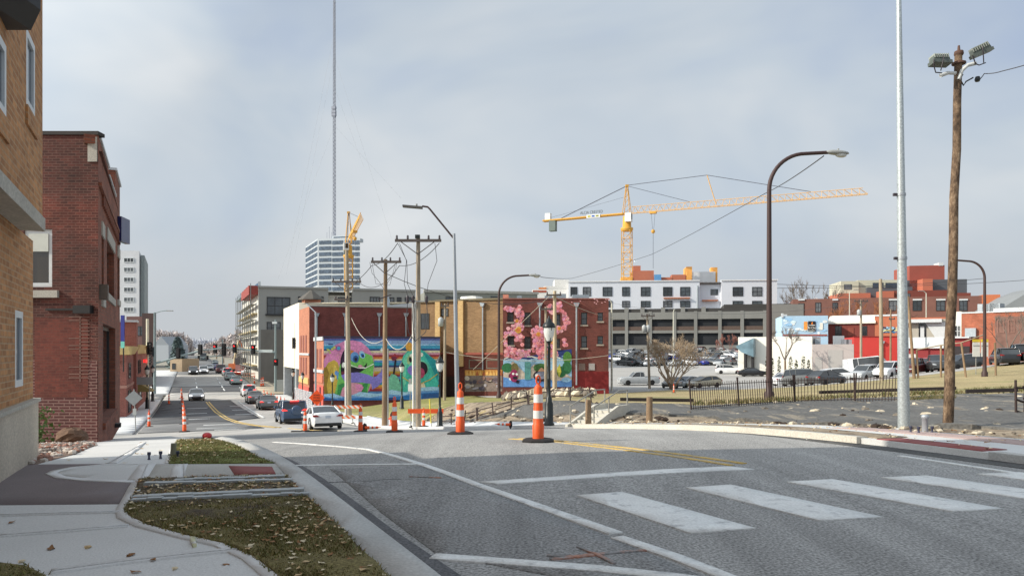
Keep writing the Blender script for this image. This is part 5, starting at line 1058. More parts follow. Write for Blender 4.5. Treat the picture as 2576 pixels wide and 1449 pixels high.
for i, (px, d) in enumerate(((464,45.5),(463,54),(462,61),(460,69),(459,78),(457.5,88),(456.5,97))):
    chan(GP(px, d), ('first (nearest)','second','third','fourth','fifth','sixth','last (farthest)')[i] + ' tube of the row closing the left lane', 1.15, i)
chan(GP(375,51.5), 'orange channelizer tube alone at the left kerb by the diamond sign', 1.0)
chan(GP(425,86), 'small orange channelizer tube at the far left kerb corner', 1.05)
for i, (px, d) in enumerate(((752,59),(738,64),(726,68),(716,72),(706,77),(697,80),(689,84),(682,88),(672,92),(664,96))):
    chan(GP(px, d, .02), ('first (nearest)','second','third','fourth','fifth','sixth','seventh','eighth','ninth','last (farthest)')[i] + ' tube of the row right of the queueing cars', 1.1, i)
for i, (px, d) in enumerate(((640,128),(657,122),(662,123))): chan(GP(px, d, .1), ('left','middle','right')[i] + ' orange drum of the three by the dirt at the work site', 1.3)
o = chan(GP(917,37.5,.14), 'orange cone lying on its side on the pale pavement', .8, 1.2, 1.5, group='fallen cones')
o = chan(GP(1285,26,.16), 'small orange cone fallen on the kerb beyond the near cones', .5, -1.2, 1.5, group='fallen cones')
m = MB(); 
for i, (px, d, w_) in enumerate(((745,39.5,.5),(790,37.5,.9),(830,37,.7))):
    p = GP(px, d); o = MB().box((0,0,.03), (w_,.22,.06)).build('rubber_base', RUBBER, None); o.location = p; tag(o, ('left','middle','right')[i] + ' loose black rubber base lying on the road behind the white sedan', 'rubber base', 'loose rubber bases')
# small red dome at the end of the verge
o = thing('red_marker', 'small round red marker at the far tip of the grass verge', 'marker', GP(521, 21.5, .08)); MB().ell((0,0,.08), (.135,.135,.1), 0, 14, 8).build('dome', paint('dome_red', srgb(190,20,28), .4), o); MB().lathe([(.16,-.02),(.16,.02)], (0,0,0), 14).build('base', RUBBER, o)
# ------------------------------------------------------------------ lantern posts
def lantern_make():
    r = thing('lantern_post', 'x', 'street lamp')
    MB().lathe([(.19,0),(.19,.06),(.15,.1),(.145,.75),(.11,.82),(.10,.95),(.065,1.0),(.058,1.55),(.075,1.58),(.055,1.62),(.05,2.65),(.075,2.70),(.05,2.74),(.06,2.84),(.12,2.9)], (0,0,0), 12).build('post', IRONG, r)
    MB().lathe([(.10,2.9),(.17,3.08),(.20,3.24),(.21,3.36)], (0,0,0), 8, 0, True).build('globe', LGLASS, r)
    m = MB(); m.lathe([(.225,3.36),(.23,3.39),(.19,3.5),(.1,3.58),(.09,3.64),(.03,3.7),(.02,3.78)], (0,0,0), 10); 
    for k in range(4): m.tube([(.11*cos(k*pi/2),.11*sin(k*pi/2),2.9),(.215*cos(k*pi/2),.215*sin(k*pi/2),3.36)], .012, 4)
    m.build('cap', IRONG, r); return r
LP0 = lantern_make(); lu = [0]
for px, d, sc, lab in ((1381,26,1.02,'nearest black lantern post, in front of the blossom mural building'), (1106.5,39,1.0,'black lantern post at the right edge of the sea creature mural'), (1011,58,.98,'black lantern post in the middle of the mural lawn'), (836,70,.98,'black lantern post by the left end of the mural'), (761,84,1,'black lantern post by the coral shop base'), (737,92,1.05,'black lantern post left of the one by the coral shop base'), (370,76,1.2,'left one of two black lantern posts by the pink shops'), (384,90,1.2,'right one of two black lantern posts by the pink shops')):
    o = LP0 if lu[0] == 0 else copy_tree(LP0); lu[0] += 1; o.location = GP(px, d, .1); o.scale = (sc,)*3; o.rotation_euler = (0,0,.4*lu[0]); tag(o, lab, 'street lamp', 'black lantern posts')
# ------------------------------------------------------------------ utility poles
def upole(px, d, ytop, label, r0=.17, arm=None, wood=WOODP, lean=0, conduit=None, extras=None, ybase=None):
    p = GP(px, d, -.1); top = W(px + lean, ytop, d); h = top.z - p.z
    o = thing('utility_pole', label, 'utility pole', p, 0, 'wooden utility poles'); lx = lean / F * d
    MB().tube([(0,0,0),(lx*.5,0,h*.5),(lx,0,h)], [r0, r0*.85, r0*.68], 10).build('pole', wood, o)
    for q in (arm or []):
        z = h - q[0]; x = lx; w0, w1 = q[1], q[2]
        a = MB().box((x+(w0+w1)/2,-r0-.06,z), (w1-w0,.12,.15)).build('crossarm', ARMW, o)
        for xx in ([w0+.1, w0+.7, w1-.7, w1-.1] if w1-w0 > 1.5 else [w0+.1, w1-.1]): MB().lathe([(.05,0),(.07,.06),(.04,.1),(.07,.15),(.03,.22)], (x+xx,-r0-.06,z+.076), 8).build('insulator', INSUL, a)
        if w1-w0 > 1.5:
            for s in (-1, 1): MB().bar((x,-r0-.02,z-.75), (x+s*min(.95,w1*.7),-r0-.08,z-.08), .05).build('brace', ARMW, a)
    if conduit:
        for cx, z0_, z1_, rr_, cm in conduit: MB().tube([(cx,-r0*.4,0),(cx,-r0*.4,z1_)], rr_, 8).build('conduit', cm, o)
    if extras: extras(o, h, lx)
    return o
def xA(o, h, lx):
    for s in (-.55, -.25, .5): MB().lathe([(.06,0),(.1,.1),(.06,.2),(.1,.3),(.04,.42)], (s,-.3,h-3.6), 8).build('cutout', INSUL, o)
    MB().bar((-.65,-.28,h-3.5), (.6,-.28,h-3.5), .06).build('bracket', STEELG, o)
    m = MB()
    for a, c in (((-1.0,-.25,h-.3),(-.55,-.3,h-3.2)),((-1.1,-.25,h-.3),(-.25,-.3,h-3.2)),((.95,-.25,h-.3),(.5,-.3,h-3.2))):
        a, c = Vector(a), Vector(c); m.tube([a, a.lerp(c,.3)+Vector((.25,0,-.1)), a.lerp(c,.7)+Vector((-.05,0,-.2)), c], .016, 5)
    for s in (-.55, -.25, .5): m.tube([(s,-.3,h-3.6),(s*1.1,-.3,h-4.4),(s*.9,-.3,h-5.2),(-.15,-.2,h-5.7)], .022, 5)
    m.build('jumper_wires', WIREM, o)
    MB().box((-.02,-.1,h+.08), (.26,.2,.2)).build('cap', IRONG, o)
upole(1052, 41, 600, 'tall wooden utility pole with a long crossarm and white conduits, right of the mural centre', .16, [(.15,-1.25,1.3)], WOODP, 0, [(-.26,0,7.3,.07,mat('conduit_white', srgb(222,220,212), .6, .1)),(-.12,0,7.0,.05,mat('conduit_grey', srgb(170,170,166), .6, .1))], xA)
def xB(o, h, lx):
    m = MB(); 
    for s in (-.9, .85): m.tube([(s,-.25,h-.2),(s*.85,-.25,h-.9),(s*.3,-.25,h-1.5),(.1,-.2,h-2.1)], .014, 5)
    m.tube([(-.75,-.25,h-.3),(-.5,-.3,h-1.6),(.4,-.3,h-1.7),(.75,-.25,h-.3)], .014, 5); m.build('jumper_wires', WIREM, o)
    MB().bar((-.35,-.25,h-2.6), (.5,-.25,h-2.3), .07).build('bracket', INSUL, o)
upole(967, 48, 653, 'wooden utility pole with a braced crossarm crossing the middle of the mural', .17, [(.18,-.9,1.05)], WOODB, 3, [(.24,0,5.2,.05,mat('conduit_grey', srgb(170,170,166)))], xB)
upole(879, 58.5, 630, 'weathered wooden utility pole crossing the left mural creature, crossarm leaning', .2, [(2.5,-1.1,1.2),(3.9,-.9,.2)], WOODP, -7, [(-.27,0,6.4,.08,mat('conduit_white', srgb(222,220,212)))])
def xT(n):
    def f(o, h, lx):
        for k in range(n): MB().lathe([(.05,0),(.26,.05),(.28,.75),(.2,.85),(.06,.95)], (-.42+k*.5+lx,-.25,h-2.3), 12).build('transformer', mat('transformer_grey', srgb(176,180,180), .5, .12), o)
    return f
upole(1118, 74, 764, 'slim utility pole carrying one transformer in front of the tan brick hall', .16, [(.25,-.45,.4)], WOODP, 2, None, xT(1))
upole(1395.5, 68, 732, 'pale wooden utility pole in front of the blossom mural building', .22, [(.4,-.8,.6)], mat('pole_pale', srgb(196,178,150), .9, .25, 3, streak=True), 0)
upole(1373, 62, 772, 'short wooden pole just behind the nearest lantern post', .14, [(.2,-.5,.6)], WOODP)
upole(1634, 92, 790, 'leaning utility pole with two transformers behind the bare round tree', .18, [(.25,-.8,.9)], WOODP, -6, None, xT(2))
upole(2218, 62, 702, 'tall plain wooden pole left of the galvanised steel pole', .18, None, WOODP, -3)
upole(2300, 62, 745, 'thin wooden pole leaning left behind the galvanised steel pole', .13, None, WOODB, -16)
upole(2166, 108, 755, 'utility pole with transformer in front of the grey garage shop', .2, [(.2,-1.1,.9)], WOODP, 0, None, xT(1))
upole(2240, 112, 778, 'thin utility pole in front of the scarlet wall', .16, [(1.5,-.4,.5)], WOODB, 1)
# ------------------------------------------------------------------ lamps on tall poles
def armpts(r, h, n=10): return [(-0+ (r - r*cos(pi/2*i/n)), 0, h - r + r*sin(pi/2*i/n)) for i in range(n+1)]
def cobra(px, d, ytop, reach_px, label, r=.14, sgn=1, lum=True):
    p = GP(px, d, -.15); h = W(px, ytop, d).z - p.z; R = abs(reach_px)/F*d*.62; L = abs(reach_px)/F*d
    o = thing('street_lamp', label, 'street lamp', p, 0, 'dark curved arm street lamps')
    MB().lathe([(r*1.7,0),(r*1.7,.5),(r*1.15,.62),(r,1.2),(r*.72,h-R)], (0,0,0), 12).build('pole', RUSTP, o)
    P = [(sgn*(R-R*cos(pi/2*i/12)), 0, h-R+R*sin(pi/2*i/12)) for i in range(13)] + [(sgn*L,0,h+.06)]
    MB().tube(P, [r*.72-.02*i/13 for i in range(14)], 10).build('arm', RUSTP, o)
    if lum:
        m = MB(); m.ell((0,0,0), (.62,.19,.13), 0, 14, 8); q = m.build('luminaire', LUMG, o); q.location = (sgn*(L+.45),0,h+.05); q.rotation_euler = (0,sgn*.06,0)
        MB().ell((sgn*.2,0,-.1), (.3,.15,.14), 0, 12, 6).build('lens', glassm('lens_glass', (.45,.46,.44,1), .15), q); MB().lathe([(.05,.1),(.05,.2)], (sgn*.05,0,0), 8).build('photocell', LUMG, q)
    return o
cobra(1935, 37, 387, 148, 'tallest dark street lamp with a curved arm and grey head, behind the iron fence', .15)
cobra(1255, 72, 694, 78, 'dark curved street lamp between the tan hall and the blossom mural building', .15)
cobra(2477, 57, 657, -68, 'dark curved street lamp arching left behind the brown flood light pole', .13, -1, False)
p = GP(1152, 36, 0); top = W(1142, 588, 36); o = thing('street_lamp', 'slim steel street light with a slanted arm and flat head behind the second channelizer', 'street lamp', p)
h = top.z - p.z; lx = top.x - p.x
MB().tube([(0,0,0),(lx*.5,0,h*.5),(lx,0,h)], [.12,.10,.07], 10).build('pole', STEELG, o)
a0 = Vector((lx,0,h-.25)); k1 = W(1077,521,36)-p; k2 = W(1062,519,36)-p
MB().tube([a0, a0.lerp(k1,.93), k1+Vector((-.02,0,0)), k2], .045, 8).build('arm', RUSTP, o); e = W(1038,521,36)-p
q = MB().box((0,0,0), (.95,.34,.09)).build('luminaire', mat('led_head', srgb(84,82,80), .5, .2), o); q.location = e; q.rotation_euler = (0,.08,0); MB().lathe([(.05,.0),(.05,.12)], (.18,0,.045), 8).build('photocell', LUMG, q)
# galvanised pole rising out of frame
p = GP(2274, 16.6, .08); h = 9.9; o = thing('steel_pole', 'thick galvanised steel pole rising out of the picture at right', 'pole', p)
GALVP = mat('galvanised_pole', srgb(186,194,196), .42, .12, 3, .4, streak=True, fine=25)
MB().tube([(0,0,0),(-.06,0,h*.5),(-.12,0,h)], [.128,.088,.052], 16).build('pole', GALVP, o); MB().lathe([(.17,-.05),(.17,.02),(.145,.03)], (0,0,0), 16).build('base_plate', CONC_K, o)
for py in (490, 650): z = W(2270,py,16.6).z - p.z; MB().lathe([(.138-.075*z/h,z-.03),(.138-.075*z/h,z+.03)], (-.12*z/h,0,0), 14).build('clamp', STEELG, o); MB().box((-.14-.12*z/h,0,z), (.07,.06,.06)).build('bolt', INSUL, o)
# flood light pole
BARK = None
t = NT('pole_bark'); v = t.vec('Object', (4.5,4.5,2.2)); n1 = t.noise(v, 1.6, 6, .7)
col = t.ramp(n1, [(.34, (.035,.022,.014,1)), (.5, (.14,.09,.055,1)), (.6, (.25,.17,.105,1)), (.74, (.42,.33,.24,1))]); t.l(col, t.b.inputs['Base Color']); t.b.inputs['Roughness'].default_value = .9; t.bump(n1, .8, .05); BARK = t.m
d = 18.3; p = GP(2384, d, -.1); top = W(2412, 140, d); h = top.z - p.z; lx = top.x - p.x
o = thing('flood_light_pole', 'peeling brown wooden pole carrying two flood lights at the right', 'flood light pole', p)
MB().tube([(lx*i/8 + .02*sin(i*2.3),0,h*i/8) for i in range(9)], [.122-.036*i/8 for i in range(9)], 14).build('pole', BARK, o)
def wl_pt(px, py, dy=0): 
    q = W(px, py, d + dy) - p; return Vector((q.x, q.y, q.z))
RUSTC = mat('rusty_collar', srgb(92,66,54), .85, .35, 12); AL = mat('flood_arm_pale', srgb(206,208,204), .5, .12)
c = wl_pt(2412,140); m = MB(); m.lathe([(.10,0),(.11,.03),(.10,.1),(.035,.12),(.025,.24)], c, 10); m.lathe([(.16,-.22),(.16,-.18),(.1,-.15)], c, 12); m.build('collar', RUSTC, o)
a = wl_pt(2404,185,-.1); MB().tube([a, wl_pt(2385,184,-.1), wl_pt(2366,191,-.15)], .045, 8).build('arm', AL, o)
a = wl_pt(2414,190,-.1); MB().tube([wl_pt(2412,200,-.1), wl_pt(2420,178,-.12), wl_pt(2434,165,-.12), wl_pt(2455,160,-.12)], .045, 8).build('arm', AL, o)
FLG = mat('flood_body', srgb(92,100,94), .5, .25, 6); FLL = mat('flood_fins_pale', srgb(156,162,154), .5, .15, 6)
def flood(px, py, rz, ry, rx):
    q = thing('flood_light', None, None); q.parent = o; KIDS.setdefault(o.name, []).append(q); q.location = wl_pt(px, py, -.1); q.rotation_euler = (rx, ry, rz); q.scale = (.78,.78,.78)
    m = MB(); m.prism([(-.3,-.13),(.3,-.16),(.3,-.06),(-.3,-.02)], 1, -.17, .17); m.prism([(-.28,-.02),(.28,-.06),(.24,.14),(-.24,.16)], 1, -.12, .12); m.build('housing', FLG, q)
    for i in range(8): MB().box((-.24+i*.065,0,.1), (.02,.3,.13)).build('fin', FLL, q)
    m = MB(); m.tube([(-.34,-.18,-.05),(-.36,-.18,-.32),(-.2,0,-.4),(.0,0,-.42)], .018, 6); m.tube([(.02,-.18,.08),(-.06,-.24,-.1),(-.1,-.1,-.4)], .016, 6); m.build('bracket', INSUL, q); return q
f1 = flood(2364, 153, .1, -.05, -.15); f2_ = flood(2466, 128, -.2, -.42, .1)
m = MB(); m.tube([wl_pt(2448,196), wl_pt(2430,206), wl_pt(2424,216), wl_pt(2415,200), wl_pt(2422,188)], .018, 6); m.lathe([(.05,0),(.07,.05),(.05,.12)], wl_pt(2459,206), 8); m.build('service_wires', IRONG, o)
def wire(pts, sag, label, r=.012, mt=WIREM, n=14):
    o = MB(); P = []
    for (a, c) in zip(pts[:-1], pts[1:]):
        for i in range(n + 1): u = i/n; P.append(a.lerp(c, u) - Vector((0,0,sag*4*u*(1-u))))
    tag(o.tube(P, r, 5, 0, False).build('overhead_wire', mt), label, 'wire', 'overhead wires'); return P
wire([W(2459,205,18.3), W(2476,186,18.4), W(2520,180,17.5), W(2680,132,16)], .02, 'service wire leaving the flood light pole to the right', .011)
wire([W(2072,393,36), W(1925,487,60), W(1640,640,110), W(1440,700,130), W(1360,697,72)], .12, 'long wire swooping from the tall curved lamp head down past the crane', .03)
for i, (a, c, s, lab) in enumerate(((W(1000,612,41),W(935,668,48),.3,'wire between the two crossarm poles, left strand'), (W(1105,612,41),W(1005,668,48),.4,'wire between the two crossarm poles, right strand'), (W(935,668,48),W(850,716,58),.5,'wire from the braced crossarm pole to the weathered pole, left strand'), (W(1005,668,48),W(905,712,58),.8,'wire from the braced crossarm pole to the weathered pole, right strand'), (W(975,690,48),W(1395,748,68),1.2,'wire from the braced crossarm pole over the tan brick hall'), (W(1400,748,68),W(1634,800,92),.9,'wire from the pale pole to the leaning transformer pole'), (W(884,800,58.5),W(970,850,48),1.0,'pale thick cable drooping across the mural left creature'), (W(970,850,48),W(1055,800,41),1.2,'pale cable drooping between the mural poles'), (W(1115,885,74),W(1530,894,72),.7,'pale cable running along the blossom mural building'), (W(1385,742,68),W(1190,930,80),.0,'straight guy wire slanting down across the tan brick hall'), (W(2166,762,108),W(1530,760,150),2.0,'wire crossing in front of the parking garage'), (W(2576,705,160),W(1955,715,160),.8,'pair of thin wires across the right skyline'), (W(1955,725,160),W(2480,700,160),.6,'thin wire across the hospital block'))):
    wire([a, c], s, lab, .05 if a.y > 120 else .022, WIREL if 'pale' in lab or 'guy' in lab else WIREM)
# pale lot lights
def lotlight(px, d, ytop, label, armpx=-14):
    p = GP(px, d, -.1); h = W(px, ytop, d).z - p.z; o = thing('lot_light', label, 'lot light', p, 0, 'pale parking lot lights'); PAL = mat('lot_pole_pale', srgb(206,204,188), .5, .1)
    MB().tube([(0,0,0),(0,0,h)], [.13,.09], 8).build('pole', PAL, o); a = armpx/F*d; MB().tube([(0,0,h-.02),(a*.6,0,h+.5),(a,0,h+.55)], .06, 6).build('arm', PAL, o); MB().box((a*1.2,0,h+.53), (abs(a)*.9,.25,.12)).build('head', LUMG, o)
lotlight(1539, 86, 764, 'pale lamp pole at the right corner of the blossom mural building', -8); lotlight(1694, 140, 785, 'thin lamp pole in the parking lot behind the bare round tree', 3); lotlight(2330, 150, 738, 'small pale lamp pole behind the scarlet shops', -12); lotlight(2137, 160, 735, 'small pale lamp pole in front of the hospital block', 14)
# ------------------------------------------------------------------ traffic signals
SIGB = mat('signal_black', (.012,.012,.014,1), .6, .2); REDL = lampm('signal_red', (.75,.02,.02,1), 2.0); LENS = mat('lens_dark', (.05,.05,.05,1), .3); MASTG = mat('mast_arm_grey', srgb(132,148,150), .5, .12)
def sig_head(par, pos, n=3, red=False, w=.42, back=False, rz=0):
    q = thing('signal_head', None, None); q.parent = par; KIDS.setdefault(par.name, []).append(q); q.location = pos; q.rotation_euler = (0,0,rz)
    h = n*.36+.14; MB().b2((-w/2-.12,.0,-h/2-.1), (w/2+.12,.04,h/2+.1)).b2((-w/2+.03,-.2,-h/2), (w/2-.03,-.005,h/2)).build('backplate', SIGB, q)
    for i in range(n):
        z = h/2-.25-i*.36
        if back: continue
        MB().tube([(0,-.2,z),(0,-.225,z)], .14, 12).build('lens', REDL if red and i == 0 else LENS, q)
        MB().tube([(-.16,-.2,z),(-.14,-.42,z+.06),],.02,4).tube([(.16,-.2,z),(.14,-.42,z+.06)],.02,4).prism([(-.16,z+.02),(-.11,z+.13),(0,z+.17),(.11,z+.13),(.16,z+.02),(.13,z+.02),(.09,z+.11),(0,z+.14),(-.09,z+.11),(-.13,z+.02)],1,-.46,-.2).build('visor', SIGB, q)
    return q
p = GP(389, 104, 0); o = thing('signal_mast', 'traffic signal mast at the left kerb with a long arm arching over the street', 'traffic signal', p)
ztop = W(389,786,104).z-p.z; MB().tube([(0,0,0),(0,0,ztop)], [.2,.13], 10).build('pole', MASTG, o)
def sp(px, py, d): return W(px, py, d) - p
arm = [sp(390,914,104), sp(430,903,104), sp(470,891,104), sp(510,881,104), sp(550,877,104), sp(575,875,104)]
MB().tube(arm, [.15,.14,.13,.11,.09,.07], 8).build('mast_arm', MASTG, o); MB().tube([sp(389,788,104), sp(405,783,104), sp(420,781,104)], .06, 6).build('lamp_arm', MASTG, o); MB().box(sp(427,782,104), (.9,.3,.12)).build('luminaire', LUMG, o)
sig_head(o, sp(448,888,103.7), 3, False, back=True); sig_head(o, sp(503.5,879,103.7), 3, False, back=True); sig_head(o, sp(563,880,103.7), 4, False)
sig_head(o, sp(374,905,103.5), 3, False, rz=1.2); sig_head(o, sp(386,885,104), 3, False, rz=-1.2)
p = GP(693, 112, 0); o = thing('signal_mast', 'traffic signal mast at the right kerb with two red lights on its arm', 'traffic signal', p)
MB().tube([(0,0,0),(0,0,W(693,805,112).z-p.z)], [.2,.12], 10).build('pole', MASTG, o); def_ = sp
MB().tube([sp(693,886,112), sp(650,883,112), sp(600,877,112), sp(560,874,112), sp(530,873,112)], [.15,.13,.11,.09,.06], 8).build('mast_arm', MASTG, o)
sig_head(o, sp(590,876,111.6), 3, True); sig_head(o, sp(637,879,111.6), 3, True); sig_head(o, sp(541,877,111.6), 3, True); q = sig_head(o, sp(694,911,111.6), 2, True)
MB().box(sp(668,883,111.7), (2.1,.05,.42)).build('street_name_sign', mat('sign_pale', srgb(196,206,206), .5, .1), o); MB().box(sp(691,812,111.7), (.7,.3,.3)).build('camera', FRAMEW, o); MB().b2((.3,-.4,0), (1.3,.3,1.9)).build('control_cabinet', mat('cabinet_grey', srgb(140,146,146), .5, .1), o)
p = GP(742, 96, .1); o = thing('signal_post', 'slim signal post with a black signal head before the white panelled building', 'traffic signal', p)
def sp(px, py, d): return W(px, py, d) - p
MB().tube([(0,0,0),(0,0,W(742,812,96).z-p.z)], .06, 8).build('pole', MASTG, o); sig_head(o, sp(742,863,95.6), 3, False, .5)
p = GP(371, 84, .1); o = thing('white_pole', 'pale square signal pole in front of the dark brown office', 'pole', p); MB().tube([(0,0,0),(0,0,W(371,802,84).z-p.z)], .16, 6).build('pole', mat('pole_cream', srgb(214,212,190), .6, .08), o)
def sp(px, py, d): return W(px, py, d) - p
sig_head(o, sp(376,876,83.7), 3, False, .3, rz=.9); MB().box(sp(365,908,83.7), (.3,.3,.35)).build('walk_signal', REDL, o)
# far signals on a second arm
p = GP(530, 230, 0); o = thing('signal_mast', 'far traffic signal arm in the haze beyond the intersection', 'traffic signal', GP(560,235,0)); p = o.location.copy()
def sp(px, py, d): return W(px, py, d) - p
MB().tube([(0,0,0),(0,0,8)], .2, 8).build('pole', MASTG, o); MB().tube([sp(560,894,235), sp(490,900,235)], .14, 6).build('mast_arm', MASTG, o)
for px in (500, 522): sig_head(o, sp(px,900,234.5), 3)
# ------------------------------------------------------------------ signs
SIGNG = mat('sign_back_grey', srgb(168,170,168), .5, .1, 3, .3); POSTM = mat('sign_post', srgb(160,160,156), .6, .15)
def diamond(o, c, s, mt, name='sign_panel'): return MB().prism([(0,-s),(s,0),(0,s),(-s,0)], 1, -.012, .012).build(name, mt, o, loc=c)
p = GP(339, 45, .1); o = thing('diamond_sign', 'grey back of a diamond road sign on a thin post at the left corner', 'road sign', p)
MB().tube([(.05,.03,0),(-.06,.03,2.6)], .03, 6).build('post', POSTM, o); diamond(o, (-.06,-.01,2.05), .48, SIGNG).rotation_euler = (0,0,.25); MB().box((.0,-.02,1.22), (.22,.02,.4)).build('plate', SIGNG, o)
ORS = mat('sign_orange', srgb(240,84,22), .5, .08)
p = GP(797, 56, .1); o = thing('orange_work_sign', 'orange diamond road work sign on a stand by the mural shop', 'road sign', p); q = diamond(o, (0,-.03,1.72), .6, ORS)
t_ = [text(s, .17, SIGB, q, (0,-.02,z), (pi/2,0,0), ext=.002) for s, z in (('ROAD',.2),('WORK',0),('AHEAD',-.2))]
MB().tube([(0,0,0),(0,0,1.2)], .03, 6).tube([(-.5,0,0),(0,0,.5)], .02, 5).tube([(.5,0,0),(0,0,.5)], .02, 5).build('stand', POSTM, o)
p = GP(376, 68, .1); o = thing('street_sign', 'pale rectangular sign on a post before the pink shops', 'road sign', p); MB().tube([(0,0,0),(0,0,3.3)], .04, 6).build('post', POSTM, o); MB().box((-.4,-.05,3.0), (1.5,.03,.7)).build('sign_panel', SIGNG, o)
p = GP(1009, 50, .12); o = thing('parking_sign', 'small white parking sign on a thin post on the mural lawn', 'road sign', GP(1032,52,.1)); MB().tube([(0,0,0),(0,0,2.6)], .025, 6).build('post', POSTM, o); MB().box((0,-.03,1.95), (.3,.015,.5)).build('sign_panel', REFL, o); MB().box((0,-.03,2.4), (.2,.015,.35)).build('sign_panel', SIGNG, o)
p = GP(794, 66, .1); o = thing('lamp_standard', 'pale steel lamp standard beside the orange work sign', 'street lamp', p); MB().tube([(0,0,0),(0,0,W(794,785,66).z-p.z)], [.1,.07], 8).build('pole', STEELG, o); MB().box((0,-.1,1.7), (.3,.02,.5)).build('sign_panel', REFL, o); zz_ = W(794,786,66).z-p.z; MB().tube([(0,0,zz_),(-.9,.3,zz_+.8)], .05, 6).build('arm', STEELG, o)
p = GP(2471, 66, 0); o = thing('lot_notice', 'white and yellow parking notice boards by the curved lamp at far right', 'sign', GP(2466,62,0))
for x in (-.35, .35): MB().b2((x-.3,-.05,1.5), (x+.3,0,2.7)).build('board', REFL, o); MB().b2((x-.3,-.052,2.72), (x+.3,0,2.95)).build('yellow_strip', mat('notice_yellow', srgb(226,200,60), .6), o); text('PARKING', .13, SIGB, o, (x,-.06,2.4), (pi/2,0,0), ext=.002); MB().tube([(x,.03,0),(x,.03,2.9)], .03, 5).build('post', POSTM, o)
# ------------------------------------------------------------------ hydrant, barricades, marker post, bollards
p = GP(985, 47, .12); o = thing('fire_hydrant', 'orange fire hydrant on the verge in front of the mural lawn', 'hydrant', p); HY = paint('hydrant_orange', srgb(226,90,52), .5)
MB().lathe([(.16,0),(.16,.05),(.12,.07),(.11,.55),(.13,.58),(.13,.62)], (0,0,0), 12).build('barrel', HY, o); MB().lathe([(.12,.62),(.1,.75),(.04,.8),(.04,.88)], (0,0,0), 10).build('cap', mat('hydrant_dark', srgb(70,30,28)), o); MB().tube([(-.2,0,.45),(.2,0,.45)], .06, 8).build('nozzle', HY, o)
STRIPE = None
t = NT('barricade_stripes'); v = t.vec('Object', (1,1,1)); wv = t.n('ShaderNodeTexWave', bands_direction='DIAGONAL'); wv.inputs['Scale'].default_value = 1.6; t.l(v, wv.inputs['Vector']); t.l(t.ramp(wv.outputs['Fac'], [(.48, srgb(228,112,60)), (.52, srgb(220,216,204))]), t.b.inputs['Base Color']); STRIPE = t.m
def barricade(px, d, w_, label, z=.9, rails=(0.9,), mt=None, rz=0):
    o = thing('barricade', label, 'barricade', GP(px, d, .1), rz, 'road work barricades')
    for q in rails: MB().b2((-w_/2,-.03,q-.12), (w_/2,.0,q+.12)).build('rail', mt or STRIPE, o)
    for x in (-w_*.42, w_*.42): MB().tube([(x,.03,0),(x,.03,max(rails)+.1)], .03, 5).build('leg', POSTM, o); MB().b2((x-.04,-.35,0), (x+.04,.4,.05)).build('foot', RUBBER, o)
barricade(848, 52, 2.6, 'striped barricade rail right of the white sedan, nearer of two', rails=(.45,)); barricade(872, 57, 2.4, 'striped barricade with a grey plate beside the weathered utility pole', rails=(1.0,))
barricade(1071, 39.5, 1.9, 'orange topped barricade in front of the tall crossarm pole', rails=(.85,), mt=ORANGE); barricade(630, 140, 3, 'orange barricade at the work site by the white shuttle van', rails=(.5,1.0))
chan(GP(1066,38.6,.12), 'orange and white tube standing before the orange topped barricade', .85)
p = GP(1082, 39.5, .1); o = thing('marker_post', 'thin yellow marker post leaning by the orange topped barricade', 'post', p); MB().tube([(.06,0,0),(-.03,0,1.5)], .035, 8).build('post', mat('marker_yellow', srgb(226,212,80), .6, .08), o); MB().tube([(.065,0,-.02),(.05,0,.2)], .04, 8).build('sleeve', REFL, o)
for i, (px, d, h) in enumerate(((1480,26.5,.98),(1633.5,25.2,.95))):
    o = tag(MB().tube([(0,0,-.1),(0,0,h*.5),(.01,0,h)], [.115,.11,.10], 12).build('wooden_bollard', WOODB), ('wooden bollard at the foot of the concrete steps','wooden bollard standing alone right of the steps')[i], 'bollard', 'wooden bollards'); o.location = GP(px, d, 0)
p = GP(2327, 15.2, .1); o = tag(MB().lathe([(.06,0),(.06,.28),(.075,.29),(.075,.34),(.05,.36)], (0,0,0), 12).build('pipe_stub', STEELG), 'short grey capped pipe stub in the right pavement', 'pipe stub'); o.location = p
for i, px in enumerate((2291, 2311, 2345)): o = tag(MB().lathe([(.03,0),(.02,.03),(.02,.08),(.032,.09),(.032,.13)], (0,0,0), 8).build('anchor_bolt', mat('bolt_navy', srgb(66,70,92), .6)), ('left','middle','right')[i] + ' small anchor bolt beside the grey pipe stub', 'bolt', 'anchor bolts by the pipe stub'); o.location = GP(px, 14.9+.2*(i != 1), .1)
p = GP(434, 10.9, .12); o = tag(MB().tube([(0,0,-.05),(.02,0,.19)], .042, 8).build('pipe_stub', mat('stub_olive', srgb(132,130,112), .8, .3, 8)), 'short weathered stub post at the edge of the upper verge', 'pipe stub'); o.location = p
for i, (px, d) in enumerate(((404,10.6),(375,10.5),(447,10.6))): o = tag(MB().lathe([(.03,0),(.02,.03),(.02,.08),(.034,.09),(.034,.14)], (0,0,0), 8).build('anchor_bolt', mat('bolt_navy', srgb(46,52,88))), ('upright blue bolt left of the stub post','dark bolt farthest left of the stub post','stubby bolt just right of the stub post')[i], 'bolt', 'anchor bolts by the ramp'); o.location = GP(px, d, .12); o.scale = (.75,.75,.75)
